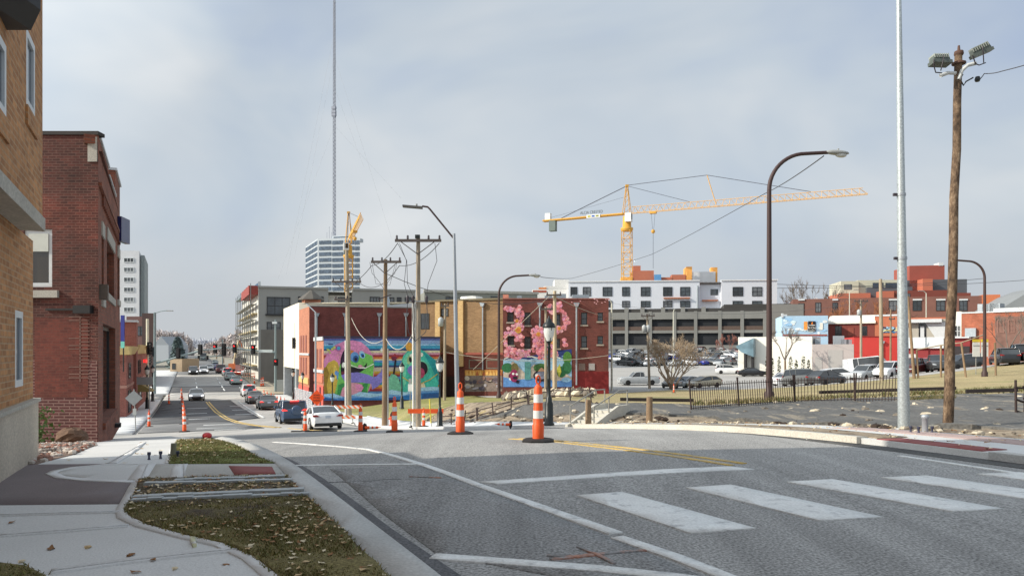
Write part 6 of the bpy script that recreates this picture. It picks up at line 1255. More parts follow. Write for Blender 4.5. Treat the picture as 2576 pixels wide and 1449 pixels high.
# ------------------------------------------------------------------ concrete steps with rails
def place(o, A, B): pass
S0 = GR(1462, 1074); p = Vector((S0.x, S0.y, GZ(*S0))); rz = radians(-38)
o = thing('concrete_steps', 'concrete steps with sloping side walls and pipe rails up the bank', 'steps', p, rz); o.scale = (.6,.6,.6)
SC = mat('steps_concrete', srgb(206,202,190), .85, .12, 2, fine=30); n = 5; run = .62; rise = .17
for sx in (-.85, .85):
    prof = [(-.35,-.4),(-.35,.12),(.1,.22),(n*run*.55,n*rise*.55+.3),(n*run*.95,n*rise+.32),(n*run+1.3,n*rise+.32),(n*run+1.3,-.4)]
    MB().prism(prof, 0, sx-.09, sx+.09).build('side_wall', SC, o)
for i in range(n): MB().b2((-.755,i*run,-.3), (.755,(i+1)*run if i < n-1 else n*run+1.2,(i+1)*rise)).build('step', SC, o)
RAIL = mat('rail_grey', srgb(150,148,140), .6, .2, 4)
for sx in (-.85, .85):
    m = MB(); pts = [(sx,.1,1.25),(sx,n*run,n*rise+1.25),(sx,n*run+1.1,n*rise+1.25)]; m.tube(pts, .04, 6)
    for y_, z_ in ((.1,0),(n*run*.6,n*rise*.6),(n*run+1.1,n*rise)): m.tube([(sx,y_,z_),(sx,y_,z_+1.27)], .045, 6)
    m.build('handrail', RAIL, o)
# ------------------------------------------------------------------ iron fences
IRON = mat('fence_iron', srgb(58,42,38), .7, .35, 6)
def fence(pts, h, label, lean=0, gap=.13, post_every=2.2, cat='fence', tops=True, pick=True, tilt=None):
    P = [Vector((a, b, GZ(a, b))) for a, b in pts]; o = thing('iron_fence', label, cat, P[0]); B = P[0]; pk = MB(); rl = MB(); k = 0
    for a, c in zip(P[:-1], P[1:]):
        L = (c-a).length; n_ = max(1, round(L/post_every)); u = (c-a).normalized(); nrm = Vector((-u.y, u.x, 0))
        for i in range(n_+1):
            q = a.lerp(c, i/n_); q.z = GZ(q.x, q.y); t_ = nrm*lean + u*((tilt or 0)*(1 if i % 2 else .5))
            MB().tube([q-B-Vector((0,0,.15)), q-B+t_*1.05+Vector((0,0,h*1.12))], .035, 5).build('post', IRON, o)
        for i in range(n_):
            q0 = a.lerp(c, i/n_); q1 = a.lerp(c, (i+1)/n_); q0.z = GZ(q0.x,q0.y); q1.z = GZ(q1.x,q1.y)
            for f in ((.16, .9) if pick else (.2, .55, .9)): rl.tube([q0-B+nrm*lean*f+Vector((0,0,h*f)), q1-B+nrm*lean*f+Vector((0,0,h*f+(0 if pick else random.uniform(-.12,.06))))], .02 if pick else .035, 4)
            if pick:
                m_ = int((q1-q0).length/gap)
                for j in range(1, m_): q = q0.lerp(q1, j/m_); q.z = GZ(q.x,q.y); w_ = random.uniform(-.012,.012); pk.tube([q-B+nrm*lean*.05+Vector((0,0,h*.05)), q-B+nrm*lean+u*w_+Vector((0,0,h*random.uniform(.97,1.01)))], .015, 4)
    rl.build('rails', IRON, o)
    if pick: q = pk.build('pickets', IRON, o); q['kind'] = 'stuff'
    return o
fence([pxy(1740,29.5), pxy(1860,31.2), pxy(2000,32.5), pxy(2150,32), pxy(2258,30.5)], 1.18, 'rusty black iron picket fence along the top of the bank at right', .12)
fence([pxy(1105,40.5), pxy(1200,38.5), pxy(1330,36.5), pxy(1490,34.5)], .72, 'bent iron fence rails sagging along the bank left of the steps', .25, post_every=1.1, pick=False, tilt=-.3)
fence([pxy(2556,21), pxy(2640,21.5)], .95, 'short run of dark iron fence posts at the far right edge', .05, pick=False, post_every=.35, tilt=.1)
# wooden post and cable fence across the far grass on the right
p0, p1 = pxy(2290,62), pxy(2505,58); o = thing('rail_fence', 'leaning wood post fence with a sagging rail on the dry grass at right', 'fence', (p0[0],p0[1],GZ(*p0)), 0); B = Vector(o.location)
tops = []
for i, (px, d, lean, py) in enumerate(((2310,62,-.25,880),(2367,61,0,868),(2430,58,-.6,862),(2505,58,-.1,862))):
    q = GP(px, d); tpt = W(px, py, d); tpt.x += lean*.6; MB().tube([q-B, tpt-B], .08, 6).build('post', WOODB, o); tops.append(tpt-B)
MB().tube(tops[:3]+[W(2475,842,58)-B], .05, 5).build('rail', WOODP, o)
# long dark timbers lying behind the fence
for i, (a, c, lab) in enumerate(((GP(1560,36,.22), GP(1745,35.5,.22), 'dark timber edging lying on the plateau left of the iron fence'), (GP(2060,38,.25), GP(2405,36,.3), 'long dark timber edging behind the iron fence and poles'), (GP(2430,32,.35), GP(2560,31.5,.35), 'dark timber edging at the far right of the bank'))):
    u = c-a; m = MB(); m.tube([Vector((0,0,0)), u], .11, 4, 0, True, False); o = m.build('timber_edging', mat('timber_black', srgb(40,34,34), .9, .3, 5)); o.location = a; tag(o, lab, 'timber', 'dark timber edgings')
# orange marker cone bits in the grass
chan(GP(1695,70,.1), 'tiny orange cone standing in the dry grass below the bare round tree', .75)
# chain link screen and low pale barriers by the work site
o = thing('chain_link_fence', 'grey chain link fence along the pavement by the coral shop base', 'fence', GP(746,88,.1)); B = Vector(o.location)
q0, q1 = GP(742,90,.1)-B, GP(785,72,.1)-B
for i in range(7): q = q0.lerp(q1,i/6); q.z = GZ(q.x+B.x,q.y+B.y)+.1-B.z; MB().tube([q, q+Vector((0,0,1.8))], .04, 5).build('post', STEELG, o)
m = MB()
for i in range(70): q = q0.lerp(q1,i/69); q.z = GZ(q.x+B.x,q.y+B.y)+.1-B.z; r_ = q0.lerp(q1,min(1,(i+5)/69)); r_.z = GZ(r_.x+B.x,r_.y+B.y)+.1-B.z; m.tube([q, r_+Vector((0,0,1.8))], .012, 3); m.tube([q+Vector((0,0,1.8)), r_], .012, 3)
q = m.build('mesh', STEELG, o)
# ================================================================== VEHICLES
TYRE = mat('tyre', (.014,.014,.014,1), .85, .2); RIM = mat('rim', srgb(150,152,154), .35, .15, 5, .6); CGL = glassm('car_glass', (.03,.036,.042,1), .05, 1.0); TRIM = mat('car_trim_black', (.016,.016,.017,1), .6, .2); PLATE = mat('license_plate', srgb(190,200,214), .5, .1)
TAIL = mat('tail_lamp', (.30,.012,.012,1), .3, .1); BRK = lampm('brake_lamp', (.9,.05,.04,1), 1.6); HEADL = lampm('head_lamp', (.95,.97,1,1), 3.0); HEADO = mat('head_lamp_off', srgb(206,212,216), .2, .1)
TYPES = {
 'sedan': dict(L=4.75, W=1.85, H=1.45, belt=.96, top=[(-.5,.62),(-.495,.92),(-.40,1.0),(-.36,1.0),(.20,.95),(.34,.88),(.45,.78),(.49,.66),(.5,.5)], cab=(-.40,-.20,.06,.25), tw=.74),
 'fastback': dict(L=4.7, W=1.88, H=1.44, belt=.96, top=[(-.5,.64),(-.495,.95),(-.45,1.02),(-.36,1.0),(.20,.93),(.34,.84),(.45,.74),(.49,.62),(.5,.45)], cab=(-.45,-.16,.06,.28), tw=.72),
 'suv': dict(L=4.65, W=1.86, H=1.70, belt=1.08, top=[(-.5,.6),(-.497,1.0),(-.48,1.08),(-.3,1.08),(.24,1.05),(.38,1.0),(.46,.9),(.495,.75),(.5,.5)], cab=(-.485,-.43,.06,.25), tw=.80),
 'hatch': dict(L=4.4, W=1.76, H=1.5, belt=.98, top=[(-.5,.6),(-.497,.95),(-.47,1.02),(-.3,1.0),(.24,.93),(.38,.84),(.46,.74),(.495,.62),(.5,.45)], cab=(-.48,-.30,.04,.33), tw=.72),
 'pickup': dict(L=5.7, W=1.98, H=1.88, belt=1.2, top=[(-.5,.6),(-.499,1.12),(-.49,1.15),(-.14,1.15),(-.12,1.2),(.2,1.18),(.42,1.12),(.49,1.0),(.5,.6)], cab=(-.13,-.10,.10,.21), tw=.8),
 'van': dict(L=5.6, W=2.02, H=2.5, belt=1.3, top=[(-.5,.6),(-.499,1.28),(-.49,1.3),(.2,1.3),(.3,1.25),(.42,1.1),(.49,.9),(.5,.6)], cab=(-.495,-.47,.24,.38), tw=.86),
}
PROTO = {}
def car_make(kind, detail):
    T = TYPES[kind]; L, Wd, Ht = T['L'], T['W'], T['H']; hw = Wd/2
    r = thing('parked_car' if not detail else 'car', 'x', 'car')
    m = MB(); ys = [-.5,-.495,-.485,-.45,-.40,-.36,-.3,-.2,-.1,0,.1,.2,.28,.34,.40,.45,.475,.49,.498]
    if kind == 'pickup': ys = sorted(ys + [-.14,-.12])
    sec = []
    for y in ys:
        tb = T['top']; zb = tb[0][1]
        for a, c in zip(tb[:-1], tb[1:]):
            if a[0] <= y <= c[0]: zb = lerp(a[1], c[1], (y-a[0])/(c[0]-a[0]+1e-9))
        if y > tb[-1][0]: zb = tb[-1][1]
        w = hw*(1-.16*abs(2*y)**6); zl = .2 if abs(y) < .46 else .2+.12*((abs(y)-.46)/.04)
        sec.append([(s*q[0], y*L, q[1]) for s, q in [(-1,(w*.9,zl)),(-1,(w*.985,zl+.14)),(-1,(w,zl+(zb-zl)*.5)),(-1,(w*.975,zb-.13)),(-1,(w*.90,zb-.02)),(-1,(w*.5,zb+.015)),(1,(0,zb+.02)),(1,(w*.5,zb+.015)),(1,(w*.90,zb-.02)),(1,(w*.975,zb-.13)),(1,(w,zl+(zb-zl)*.5)),(1,(w*.985,zl+.14)),(1,(w*.9,zl))]])
    n = 13; vs = [p for s in sec for p in s]
    m.add(vs, [(i*n+j, i*n+j+1, (i+1)*n+j+1, (i+1)*n+j) for i in range(len(sec)-1) for j in range(n-1)] , 0, True)
    m.add(vs, [(i*n+n-1, i*n, (i+1)*n, (i+1)*n+n-1) for i in range(len(sec)-1)], 1); m.add(sec[0], [tuple(range(n))]); m.add(sec[-1], [tuple(range(n))[::-1]])
    # roof and pillars belong to the body
    a0, a1, b1, b0 = [q*L for q in T['cab']]; zb = T['belt']; bw = hw*.885; tw = hw*T['tw']; zt = Ht
    roof = []
    for i in range(7):
        y = lerp(a1-.05*L*.3, b1+.03, i/6); dz = -.05*abs(2*i/6-1)**2.5
        roof.append([(x*tw*1.01, y, zt+dz-.045*abs(x)**2.2) for x in (-1,-.85,-.5,0,.5,.85,1)] + [(tw*1.01, y, zt+dz-.1), (-tw*1.01, y, zt+dz-.1)])
    vv = [p for s in roof for p in s]; m.add(vv, [(i*9+j, i*9+(j+1)%9, (i+1)*9+(j+1)%9, (i+1)*9+j) for i in range(6) for j in range(9)], 0, True); m.add(roof[0], [tuple(range(9))]); m.add(roof[-1], [tuple(range(9))[::-1]])
    for s in (-1, 1):
        m.tube([(s*bw,a0,zb-.03),(s*tw,a1,zt-.09)], .055, 5); m.tube([(s*bw,b0,zb-.03),(s*tw,b1,zt-.09)], .04, 5)
        ymid = lerp(a1, b1, .42); m.tube([(s*bw*1.005,ymid+.03,zb-.03),(s*tw*1.01,ymid,zt-.09)], .035, 4)
        if kind in ('suv','van'): m.tube([(s*bw*1.005,lerp(a1,b1,.0)+.45,zb-.03),(s*tw*1.01,lerp(a1,b1,0)+.42,zt-.09)], .05, 4)
    if kind == 'van': 
        for s in (-1, 1): m.add([(s*bw*1.01,a0,zb-.03),(s*bw*1.01,a0+.22*L,zb-.03),(s*tw*1.015,a0+.22*L,zt-.09),(s*tw*1.015,a1,zt-.09)], [(0,1,2,3)])
        m.box((0,lerp(a1,b1,.5),zt-.08), (tw*1.95,(b1-a1)*.98,.1))
    if kind == 'pickup':
        pass
    body = m.build('body', [TRIM, TRIM], r)
    g = MB(); G_ = []
    for y, z, w in ((a0,zb-.03,bw*.98),(a1,zt-.07,tw*.97),(b1,zt-.07,tw*.97),(b0,zb-.03,bw*.98)): G_.append((-w,y,z)); G_.append((w,y,z))
    g.add(G_, [(0,1,3,2),(2,3,5,4),(4,5,7,6),(0,2,4,6),(1,7,5,3)]); g.build('windows', CGL, r)
    if kind == 'pickup': MB().b2((-hw*.8,-.485*L,1.155), (hw*.8,-.145*L,1.185)).build('bed_cover', TRIM, r)
    rw = .33 if kind not in ('pickup','van') else .38
    for s in (-1, 1):
        for y in (-.30*L, .30*L):
            wh = MB().lathe([(.0,-.10),(rw*.7,-.105),(rw*.97,-.09),(rw,-.04),(rw,.04),(rw*.97,.09),(rw*.7,.105),(.0,.10)], (0,0,0), 16).build('wheel', TYRE, r); wh.location = (s*(hw-.1), y, rw); wh.rotation_euler = (0, pi/2, 0)
            if detail: MB().lathe([(.0,-.115),(rw*.5,-.116),(rw*.62,-.11),(rw*.62,.11),(rw*.5,.116),(.0,.115)], (0,0,0), 12).build('rim', RIM, wh)
            ar = MB(); ar.tube([(s*(hw+.006),y+cos(k*pi/8)*(rw+.06),rw+sin(k*pi/8)*(rw+.06)) for k in range(9)], .025, 4); 
            if detail: ar.build('wheel_arch', TRIM, r)
    zt_ = .84 if kind in ('sedan','fastback','hatch') else 1.0
    for s in (-1, 1):
        MB().prism([(s*hw*.50,zt_-.05),(s*hw*.93,zt_-.07),(s*hw*.95,zt_+.05),(s*hw*.72,zt_+.06)], 1, -L*.5-.012, -L*.485).build('taillight', TAIL, r)
        MB().prism([(s*hw*.52,.62),(s*hw*.9,.66),(s*hw*.92,.76),(s*hw*.6,.72)], 1, L*.462, L*.502).build('headlight', HEADO, r)
    if detail:
        MB().b2((-.16,-L*.5-.022,zt_-.16), (.16,-L*.5-.004,zt_+.0)).build('license_plate', PLATE, r)
        MB().prism([(-hw*.86,.24),(hw*.86,.24),(hw*.8,.4),(-hw*.8,.4)], 1, -L*.5-.02, -L*.49).build('bumper', TRIM, r)
        MB().b2((-hw*.6,L*.48,.3), (hw*.6,L*.5+.012,.52)).build('grille', TRIM, r)
        for s in (-1, 1): q = MB().ell((s*(hw+.1),.14*L,zb_mirror(T)), (.11,.07,.08), 0, 8, 5).build('mirror', [TRIM], r)
    return r
def zb_mirror(T): return T['belt'] + .06
CPAINT = {}
def cp(name, c): 
    if name not in CPAINT: CPAINT[name] = paint('paint_'+name, c, .28)
    return CPAINT[name]
WHITE = cp('white', srgb(226,228,230)); SILV_ = cp('silver', srgb(176,180,182)); GREY_ = cp('grey', srgb(104,106,106)); DGREY = cp('dark_grey', srgb(58,60,62)); BLUE_ = cp('steel_blue', srgb(62,84,112)); NAVY_ = cp('royal_blue', srgb(24,46,140)); BLK_ = cp('black', srgb(20,21,23)); RED_ = cp('red', srgb(168,28,32)); MAR_ = cp('maroon', srgb(92,34,34)); GOLD_ = cp('champagne', srgb(170,160,136)); PALE = cp('pale_green_grey', srgb(150,164,160)); ORC = cp('orange_red', srgb(206,70,44))
def car(kind, x, y, head, pt, label, detail=True, brake=False, lights=False, group=None, cat='car', sc=1, dz=0, name=None):
    key = (kind, detail)
    if key not in PROTO: PROTO[key] = (car_make(kind, detail), [False])
    pr_, u = PROTO[key]
    o = pr_ if not u[0] else copy_tree(pr_); u[0] = True
    h = Vector((head[0], head[1], 0)).normalized(); e = 1.4
    zc = GZ(x, y); f = Vector((h.x*2*e, h.y*2*e, GZ(x+h.x*e, y+h.y*e) - GZ(x-h.x*e, y-h.y*e))).normalized(); r = f.cross(Vector((0,0,1))).normalized(); up = r.cross(f)
    M = Matrix((r, f, up)).transposed().to_4x4(); M = Matrix.Translation((x, y, zc+.03+dz)) @ M @ Matrix.Scale(sc, 4); o.matrix_world = M
    tag(o, label, cat, group)
    name = 'truck' if cat == 'truck' else {'pickup': 'pickup_truck', 'van': 'van'}.get(kind, name)
    if name and o.name.split('.')[0] != name: old = o.name; o.name = name; KIDS[o.name] = KIDS.pop(old)
    for k in kids(o):
        nm = k.name.split('.')[0]
        if nm == 'body': recolor(k, pt, 0)
        if nm == 'mirror': recolor(k, pt, 0)
        if brake and nm == 'taillight': recolor(k, BRK, 0)
        if lights and nm == 'headlight': recolor(k, HEADL, 0)
    return o
SD = (STREET.x, STREET.y); SB = (-STREET.x, -STREET.y)
def rcar(kind, px, d, pt, label, away=True, **k): x, y = pxy(px, d); return car(kind, x, y, SD if away else SB, pt, label, True, group='cars on the street', **k)
rcar('fastback', 809, 46, WHITE, 'white fastback sedan seen from behind, nearest of the queueing cars')
o = rcar('suv', 731, 54.6, BLUE_, 'dark blue small SUV with a round spare wheel on its back', brake=True)
sw = MB().lathe([(.0,-.12),(.30,-.12),(.34,-.08),(.34,.06),(.3,.1),(.0,.1)], (0,0,0), 18).build('spare_wheel', BLUE_, o); sw.location = (.1,-4.65/2-.1,.98); sw.rotation_euler = (pi/2,0,0)
MB().b2((-.3,-4.65/2+.06,1.58), (.3,-4.65/2+.14,1.66)).build('brake_light', BRK, o)
rcar('sedan', 671, 76, GREY_, 'grey sedan ahead of the blue SUV with its right indicator glowing', brake=True)
rcar('sedan', 640, 88, GREY_, 'grey sedan with both brake lights lit, third ahead of the white fastback', brake=True)
rcar('suv', 624, 103, WHITE, 'white SUV at the head of the nearer queue of cars')
rcar('sedan', 494, 94, SILV_, 'silver grey oncoming sedan with headlights on in the middle of the street', away=False, lights=True)
rcar('sedan', 593, 127, PALE, 'pale silver sedan at the back of the farther line of cars')
rcar('hatch', 578, 137, PALE, 'pale hatchback just ahead of the pale silver sedan, partly hidden')
rcar('suv', 571, 149, SILV_, 'silver SUV ahead of the pale hatchback in the farther line')
rcar('pickup', 555, 160, MAR_, 'maroon pickup at the front of the farther line of cars')
rcar('suv', 486, 152, DGREY, 'dark oncoming car with bright headlights, left of the far white car', away=False, lights=True)
rcar('suv', 512, 156, WHITE, 'white oncoming car with bright headlights far down the street', away=False, lights=True)
rcar('sedan', 527, 175, SILV_, 'small silver car half hidden behind the far white car', away=False)
rcar('sedan', 539, 178, NAVY_, 'dark blue car in the far distance beside the maroon pickup')
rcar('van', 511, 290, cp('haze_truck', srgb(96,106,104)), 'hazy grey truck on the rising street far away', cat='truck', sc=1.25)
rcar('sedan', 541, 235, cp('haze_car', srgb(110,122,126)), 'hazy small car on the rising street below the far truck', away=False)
x, y = pxy(648, 150); o = car('van', x, y, (-1,-.25), WHITE, 'white shuttle van parked side-on at the work site', True, cat='van', sc=1.12)
x, y = pxy(606, 151); car('sedan', x, y, (-.9,.4), ORC, 'bright red low car in front of the white shuttle van', True, cat='car', sc=.85)
# dump truck body and excavator arm by the work site
x, y = pxy(606, 160); o = thing('dump_truck', 'dump truck with a dark tipping body behind the red car', 'truck', (x,y,GZ(x,y)), -.3)
m = MB(); m.prism([(-1.3,1.9),(1.3,1.9),(1.45,3.4),(-1.45,3.4)], 1, -.2, 4); m.build('tipping_body', mat('tipper_dark', srgb(54,50,54), .8, .2), o); MB().b2((-1.2,-.3,.6), (1.2,3.8,1.85)).build('chassis', mat('tipper_rose', srgb(140,100,98), .8, .2), o)
for s in (-1,1):
    for y_ in (.2, 2.8): MB().tube([(s*1.0-.18,y_,.5),(s*1.0+.18,y_,.5)], .5, 12).build('wheel', TYRE, o)
x, y = pxy(588, 165); o = thing('excavator', 'small orange excavator with its pale boom raised beside the dump truck', 'excavator', (x,y,GZ(x,y)))
MB().b2((-1,-1,0), (1,1.4,.8)).build('tracks', TRIM, o); MB().b2((-.9,-.8,.8), (.9,1.2,2.0)).build('body', mat('machine_orange', srgb(214,116,70), .6, .15), o); MB().tube([(0,0,1.6),(.5,0,5),(1.2,0,7.2)], .25, 6).build('boom', mat('boom_cream', srgb(214,196,160), .7), o); MB().tube([(1.2,0,7.2),(2.2,0,5.2)], .18, 6).build('stick', mat('machine_orange', srgb(214,116,70)), o)
# ------------------------------------------------------------------ parked cars
def pcar(kind, px, d, head, pt, label, **k): x, y = pxy(px, d); return car(kind, x, y, head, pt, label, k.pop('detail', False), group='cars in the parking lots', **k)
pcar('fastback', 1695, 93, (-.5,-.85), GREY_, 'grey sedan facing the bare round tree, leftmost of three', name='parked_car'); pcar('hatch', 1727, 95, (-.7,-.7), SILV_, 'silver hatchback, middle of the three beside the bare round tree'); pcar('hatch', 1772, 93, (-.92,-.4), GOLD_, 'champagne silver hatchback with black windows nearest the iron fence, side-on')
pcar('pickup', 1606, 104, (-1,-.1), SILV_, 'pale grey pickup left of the bare round tree', cat='pickup'); 
pcar('suv', 1833, 134, (.97,-.2), WHITE, 'white SUV with black windows crossing the lot in front of the showroom'); pcar('sedan', 1893, 124, (.98,-.2), BLK_, 'black sedan just right of the white SUV in the lot')
pcar('sedan', 1972, 97, (-.7,-.7), NAVY_, 'royal blue sedan parked behind the tall curved lamp'); pcar('sedan', 1990, 82, (.92,.3), WHITE, 'white and red-lit sedan behind the iron fence, left of the big grey SUV'); pcar('suv', 2032, 80, (.9,-.35), GREY_, 'big grey SUV in the middle of the row behind the iron fence', sc=1.08); pcar('hatch', 2080, 75, (.85,.5), DGREY, 'dark grey hatchback behind the iron fence, right of the big grey SUV')
pcar('suv', 2114, 92, (.95,-.2), WHITE, 'white SUV right behind the dark grey hatchback'); pcar('suv', 2176, 88, (-.8,-.6), SILV_, 'silver grey crossover below the white camper van'); pcar('suv', 2236, 86, (-.75,-.65), WHITE, 'white SUV facing out, left of the galvanised steel pole', sc=1.05); pcar('pickup', 2298, 86, (-.75,-.65), MAR_, 'dark red pickup just right of the galvanised steel pole', cat='pickup'); pcar('suv', 2334, 88, (-.7,-.7), RED_, 'bright red SUV between the dark red and the chrome fronted pickups'); pcar('pickup', 2358, 84, (-.35,-.93), DGREY, 'dark pickup with a chrome front left of the brown flood light pole', cat='pickup')
pcar('suv', 2424, 90, (-1,-.1), DGREY, 'dark car half hidden right of the brown flood light pole'); pcar('suv', 2526, 74, (.35,.93), BLK_, 'black SUV with its tail lights to us on the rise at far right', sc=1.02); pcar('pickup', 2572, 75, (.3,.95), BLK_, 'black pickup cut by the right edge of the picture', cat='pickup')
x, y = pxy(2190, 98); car('van', x, y, (.8,-.6), WHITE, 'tall white camper van in front of the scarlet wall', False, cat='van', sc=1.1)
random.seed(77)
names = ['white','silver','grey','dark grey','black','royal blue','maroon','champagne']; pts_ = [WHITE, SILV_, GREY_, DGREY, BLK_, NAVY_, MAR_, GOLD_]
ordn = ['first','second','third','fourth','fifth','sixth','seventh','eighth','ninth','tenth','eleventh','twelfth','thirteenth']
rows = [('front row of the far lot', 165, [(1575,3,'pickup'),(1600,4,'suv'),(1632,0,'sedan'),(1662,2,'suv'),(1700,1,'sedan'),(1730,0,'suv'),(1757,5,'sedan'),(1784,2,'sedan'),(1812,1,'sedan'),(1838,2,'suv')]),
        ('middle row of the far lot', 186, [(1542,5,'sedan'),(1563,0,'sedan'),(1590,3,'suv'),(1616,4,'sedan'),(1642,1,'suv'),(1668,6,'sedan'),(1696,0,'suv'),(1722,3,'sedan'),(1750,4,'suv'),(1778,2,'sedan'),(1806,4,'sedan'),(1834,0,'suv')]),
        ('back row right below the garage', 203, [(1540,2,'suv'),(1562,1,'sedan'),(1586,0,'suv'),(1610,3,'sedan'),(1636,7,'sedan'),(1662,0,'sedan'),(1688,4,'suv'),(1714,1,'suv'),(1740,2,'sedan'),(1766,6,'suv'),(1792,3,'sedan'),(1818,0,'sedan'),(1844,6,'sedan')])]
rows += [('row in front of the middle row', 176, [(1551,0,'suv'),(1580,1,'sedan'),(1607,4,'suv'),(1640,0,'suv'),(1675,3,'sedan'),(1707,5,'sedan'),(1742,0,'sedan'),(1771,1,'suv'),(1799,3,'sedan'),(1826,0,'sedan')]), ('row just behind the middle row', 195, [(1549,4,'sedan'),(1574,0,'suv'),(1600,2,'sedan'),(1627,0,'sedan'),(1652,1,'sedan'),(1679,3,'suv'),(1705,0,'sedan'),(1731,4,'suv'),(1759,0,'suv'),(1785,1,'sedan'),(1811,7,'sedan'),(1838,0,'sedan')])]
for rn, d, L_ in rows:
    for i, (px, ci, kd) in enumerate(L_):
        pcar(kd, px, d+random.uniform(-1,1), (.55 if i % 2 else -.55,-.83 if i % 3 else .83), pts_[ci], '%s %s, %s from the left in the %s' % (names[ci], kd if kd != 'suv' else 'SUV', ordn[i], rn))
# ================================================================== CRANES
CRY = mat('crane_yellow', srgb(214,160,62), .6, .1, .1); CRP = mat('crane_jib_pale', srgb(224,178,112), .6, .08, .1); CABW = mat('crane_cab_white', srgb(226,228,226), .6, .06); CWT = mat('counterweight', srgb(110,122,116), .8, .15, .5); CABL = mat('crane_cable', srgb(84,88,100), .7, .1)
def lattice(m, a, b, w, n, th, side=None):
    a, b = Vector(a), Vector(b); u = (b-a).normalized(); s = (side or u.orthogonal()).normalized(); t = u.cross(s)
    cs = [s*w/2+t*w/2, s*w/2-t*w/2, -s*w/2-t*w/2, -s*w/2+t*w/2]
    for c in cs: m.tube([a+c, b+c], th, 4, 0, True, False)
    for i in range(n):
        p, q = a.lerp(b, i/n), a.lerp(b, (i+1)/n)
        for k in range(4):
            c0, c1 = cs[k], cs[(k+1)%4]; m.tube([p+c0, q+c1] if i % 2 else [p+c1, q+c0], th*.6, 3, 0, False, False); m.tube([q+c0, q+c1], th*.6, 3, 0, False, False)
def tower_crane(base, ztop_jib, zapex, jib_end, cj_end, label, w, hook=.25, depth=2.4, detail=True):
    B = Vector(base); o = thing('tower_crane', label, 'tower crane', B); L = lambda p: Vector(p) - B
    J = Vector((B.x, B.y, ztop_jib)); je = Vector(jib_end); ce = Vector(cj_end); u = (je-J).normalized(); sd = Vector((-u.y,u.x,0)).normalized()
    m = MB(); lattice(m, (0,0,0), (0,0,ztop_jib-B.z-6.5), w, 16, .16, sd); m.build('mast', CRY, o)
    m = MB(); m.lathe([(w*.62,-6.6),(w*.72,-6.0),(w*.72,-5.4),(w*.5,-5.2),(w*.45,-1)], L(J), 10); m.build('slewing_ring', CRY, o)
    c = L(J) - sd*1.2 + u*1.0; cab = MB().box(c+Vector((0,0,-1.7)), (2.4,2.4,3.2), 0, atan2(u.y,u.x)).build('cab', CABW, o); MB().box(c+Vector((.45,-.7,-1.5)), (1.4,1.2,2.0), 0, atan2(u.y,u.x)).build('cab_window', GLASS_D, cab)
    ap = Vector((B.x, B.y, zapex)); m = MB()
    for s in (-1, 1):
        for k in (-1, 1): m.tube([L(J)+sd*s*w*.42+u*k*w*.42, L(ap)+sd*s*.3+u*k*.25], .17, 4)
    for i in range(5): z = lerp(ztop_jib, zapex-1, i/5); f = 1-i/5; m.tube([Vector((B.x,B.y,z))-B-u*w*.42*f, Vector((B.x,B.y,z+2))-B+u*w*.4*f], .1, 3)
    m.b2(L(ap)-Vector((.6,.6,.4)), L(ap)+Vector((.6,.6,.4))); m.build('apex', CRY, o)
    # jib: two bottom chords and one top chord
    m = MB(); n = int((je-J).length/2.4); up = Vector((0,0,depth))
    st = J + u*2
    for s in (-1, 1): m.tube([L(st)+sd*s*.8, L(je)+sd*s*.8], .13, 4)
    m.tube([L(st)+up, L(je-u*1.5)+up*.9], .13, 4)
    for i in range(n):
        p, q = st.lerp(je, i/n), st.lerp(je, (i+1)/n); md = st.lerp(je-u*1.5, (i+.5)/n)+up*(1-.1*i/n)
        for s in (-1, 1): m.tube([L(p)+sd*s*.8, L(md)], .075, 3, 0, False); m.tube([L(md), L(q)+sd*s*.8], .075, 3, 0, False)
    m.build('jib', CRP if detail else CRY, o)
    m = MB(); a, b = L(J-u*1), L(ce); 
    for s in (-1, 1): m.tube([a+sd*s*.8, b+sd*s*.8], .42, 4)
    m.b2((0,0,0), (0.01,.01,.01)); m.build('counter_jib', CRY, o)
    k = ce.lerp(J, .12); cw = MB().box(L(k)+Vector((0,0,-2.2)), (2.6,2.2,4.2), 0, atan2(u.y,u.x)).build('counterweight', CWT, o)
    k = ce.lerp(J, .06); MB().box(L(k)+Vector((0,0,1.6)), (2.2,1.8,2.6), 0, atan2(u.y,u.x)).build('winch_house', CABW, o)
    m = MB(); a = L(ap)
    m.tube([a, L(ce.lerp(J,.22))+Vector((0,0,.5))], .16, 5); m.tube([a, L(st.lerp(je,.27))+up], .1, 4)
    pk = L(st.lerp(je,.37))+Vector((-u.x*2,-u.y*2,depth+9.2)); 
    if detail: m.tube([a+Vector((0,0,.2)), pk], .12, 4); m.tube([pk, L(st.lerp(je,.78))+up], .12, 4); m.tube([L(ce)+Vector((0,0,.6)), a-Vector((0,0,4))], .05, 3)
    else: m.tube([a, L(st.lerp(je,.8))+up], .1, 4)
    m.build('pendant_lines', CABL, o)
    if detail: MB().tube([L(st.lerp(je,.385))+up*.3, pk], .2, 4).build('strut', CRP, o)
    tr = st.lerp(je, hook); t_ = MB().box(L(tr)-Vector((0,0,.4)), (2.4,1.8,.7), 0, atan2(u.y,u.x)).build('trolley', CRY, o)
    m = MB(); hz = 8.2 if detail else 4
    for s in (-.7, .7): m.tube([L(tr)+u*s-Vector((0,0,.8)), L(tr)+u*s*.3-Vector((0,0,hz-1.5))], .06, 4)
    m.tube([L(tr)-Vector((0,0,hz)), L(tr)-Vector((0,0,hz+13 if detail else hz+2))], .09, 4); m.build('hoist_rope', CABL, o)
    MB().lathe([(.1,-hz),(.7,-hz+.4),(.7,-hz+1.2),(.1,-hz+1.6)], L(tr), 8).build('hook_block', CRY, o)
    return o, u, sd, L, J, ce
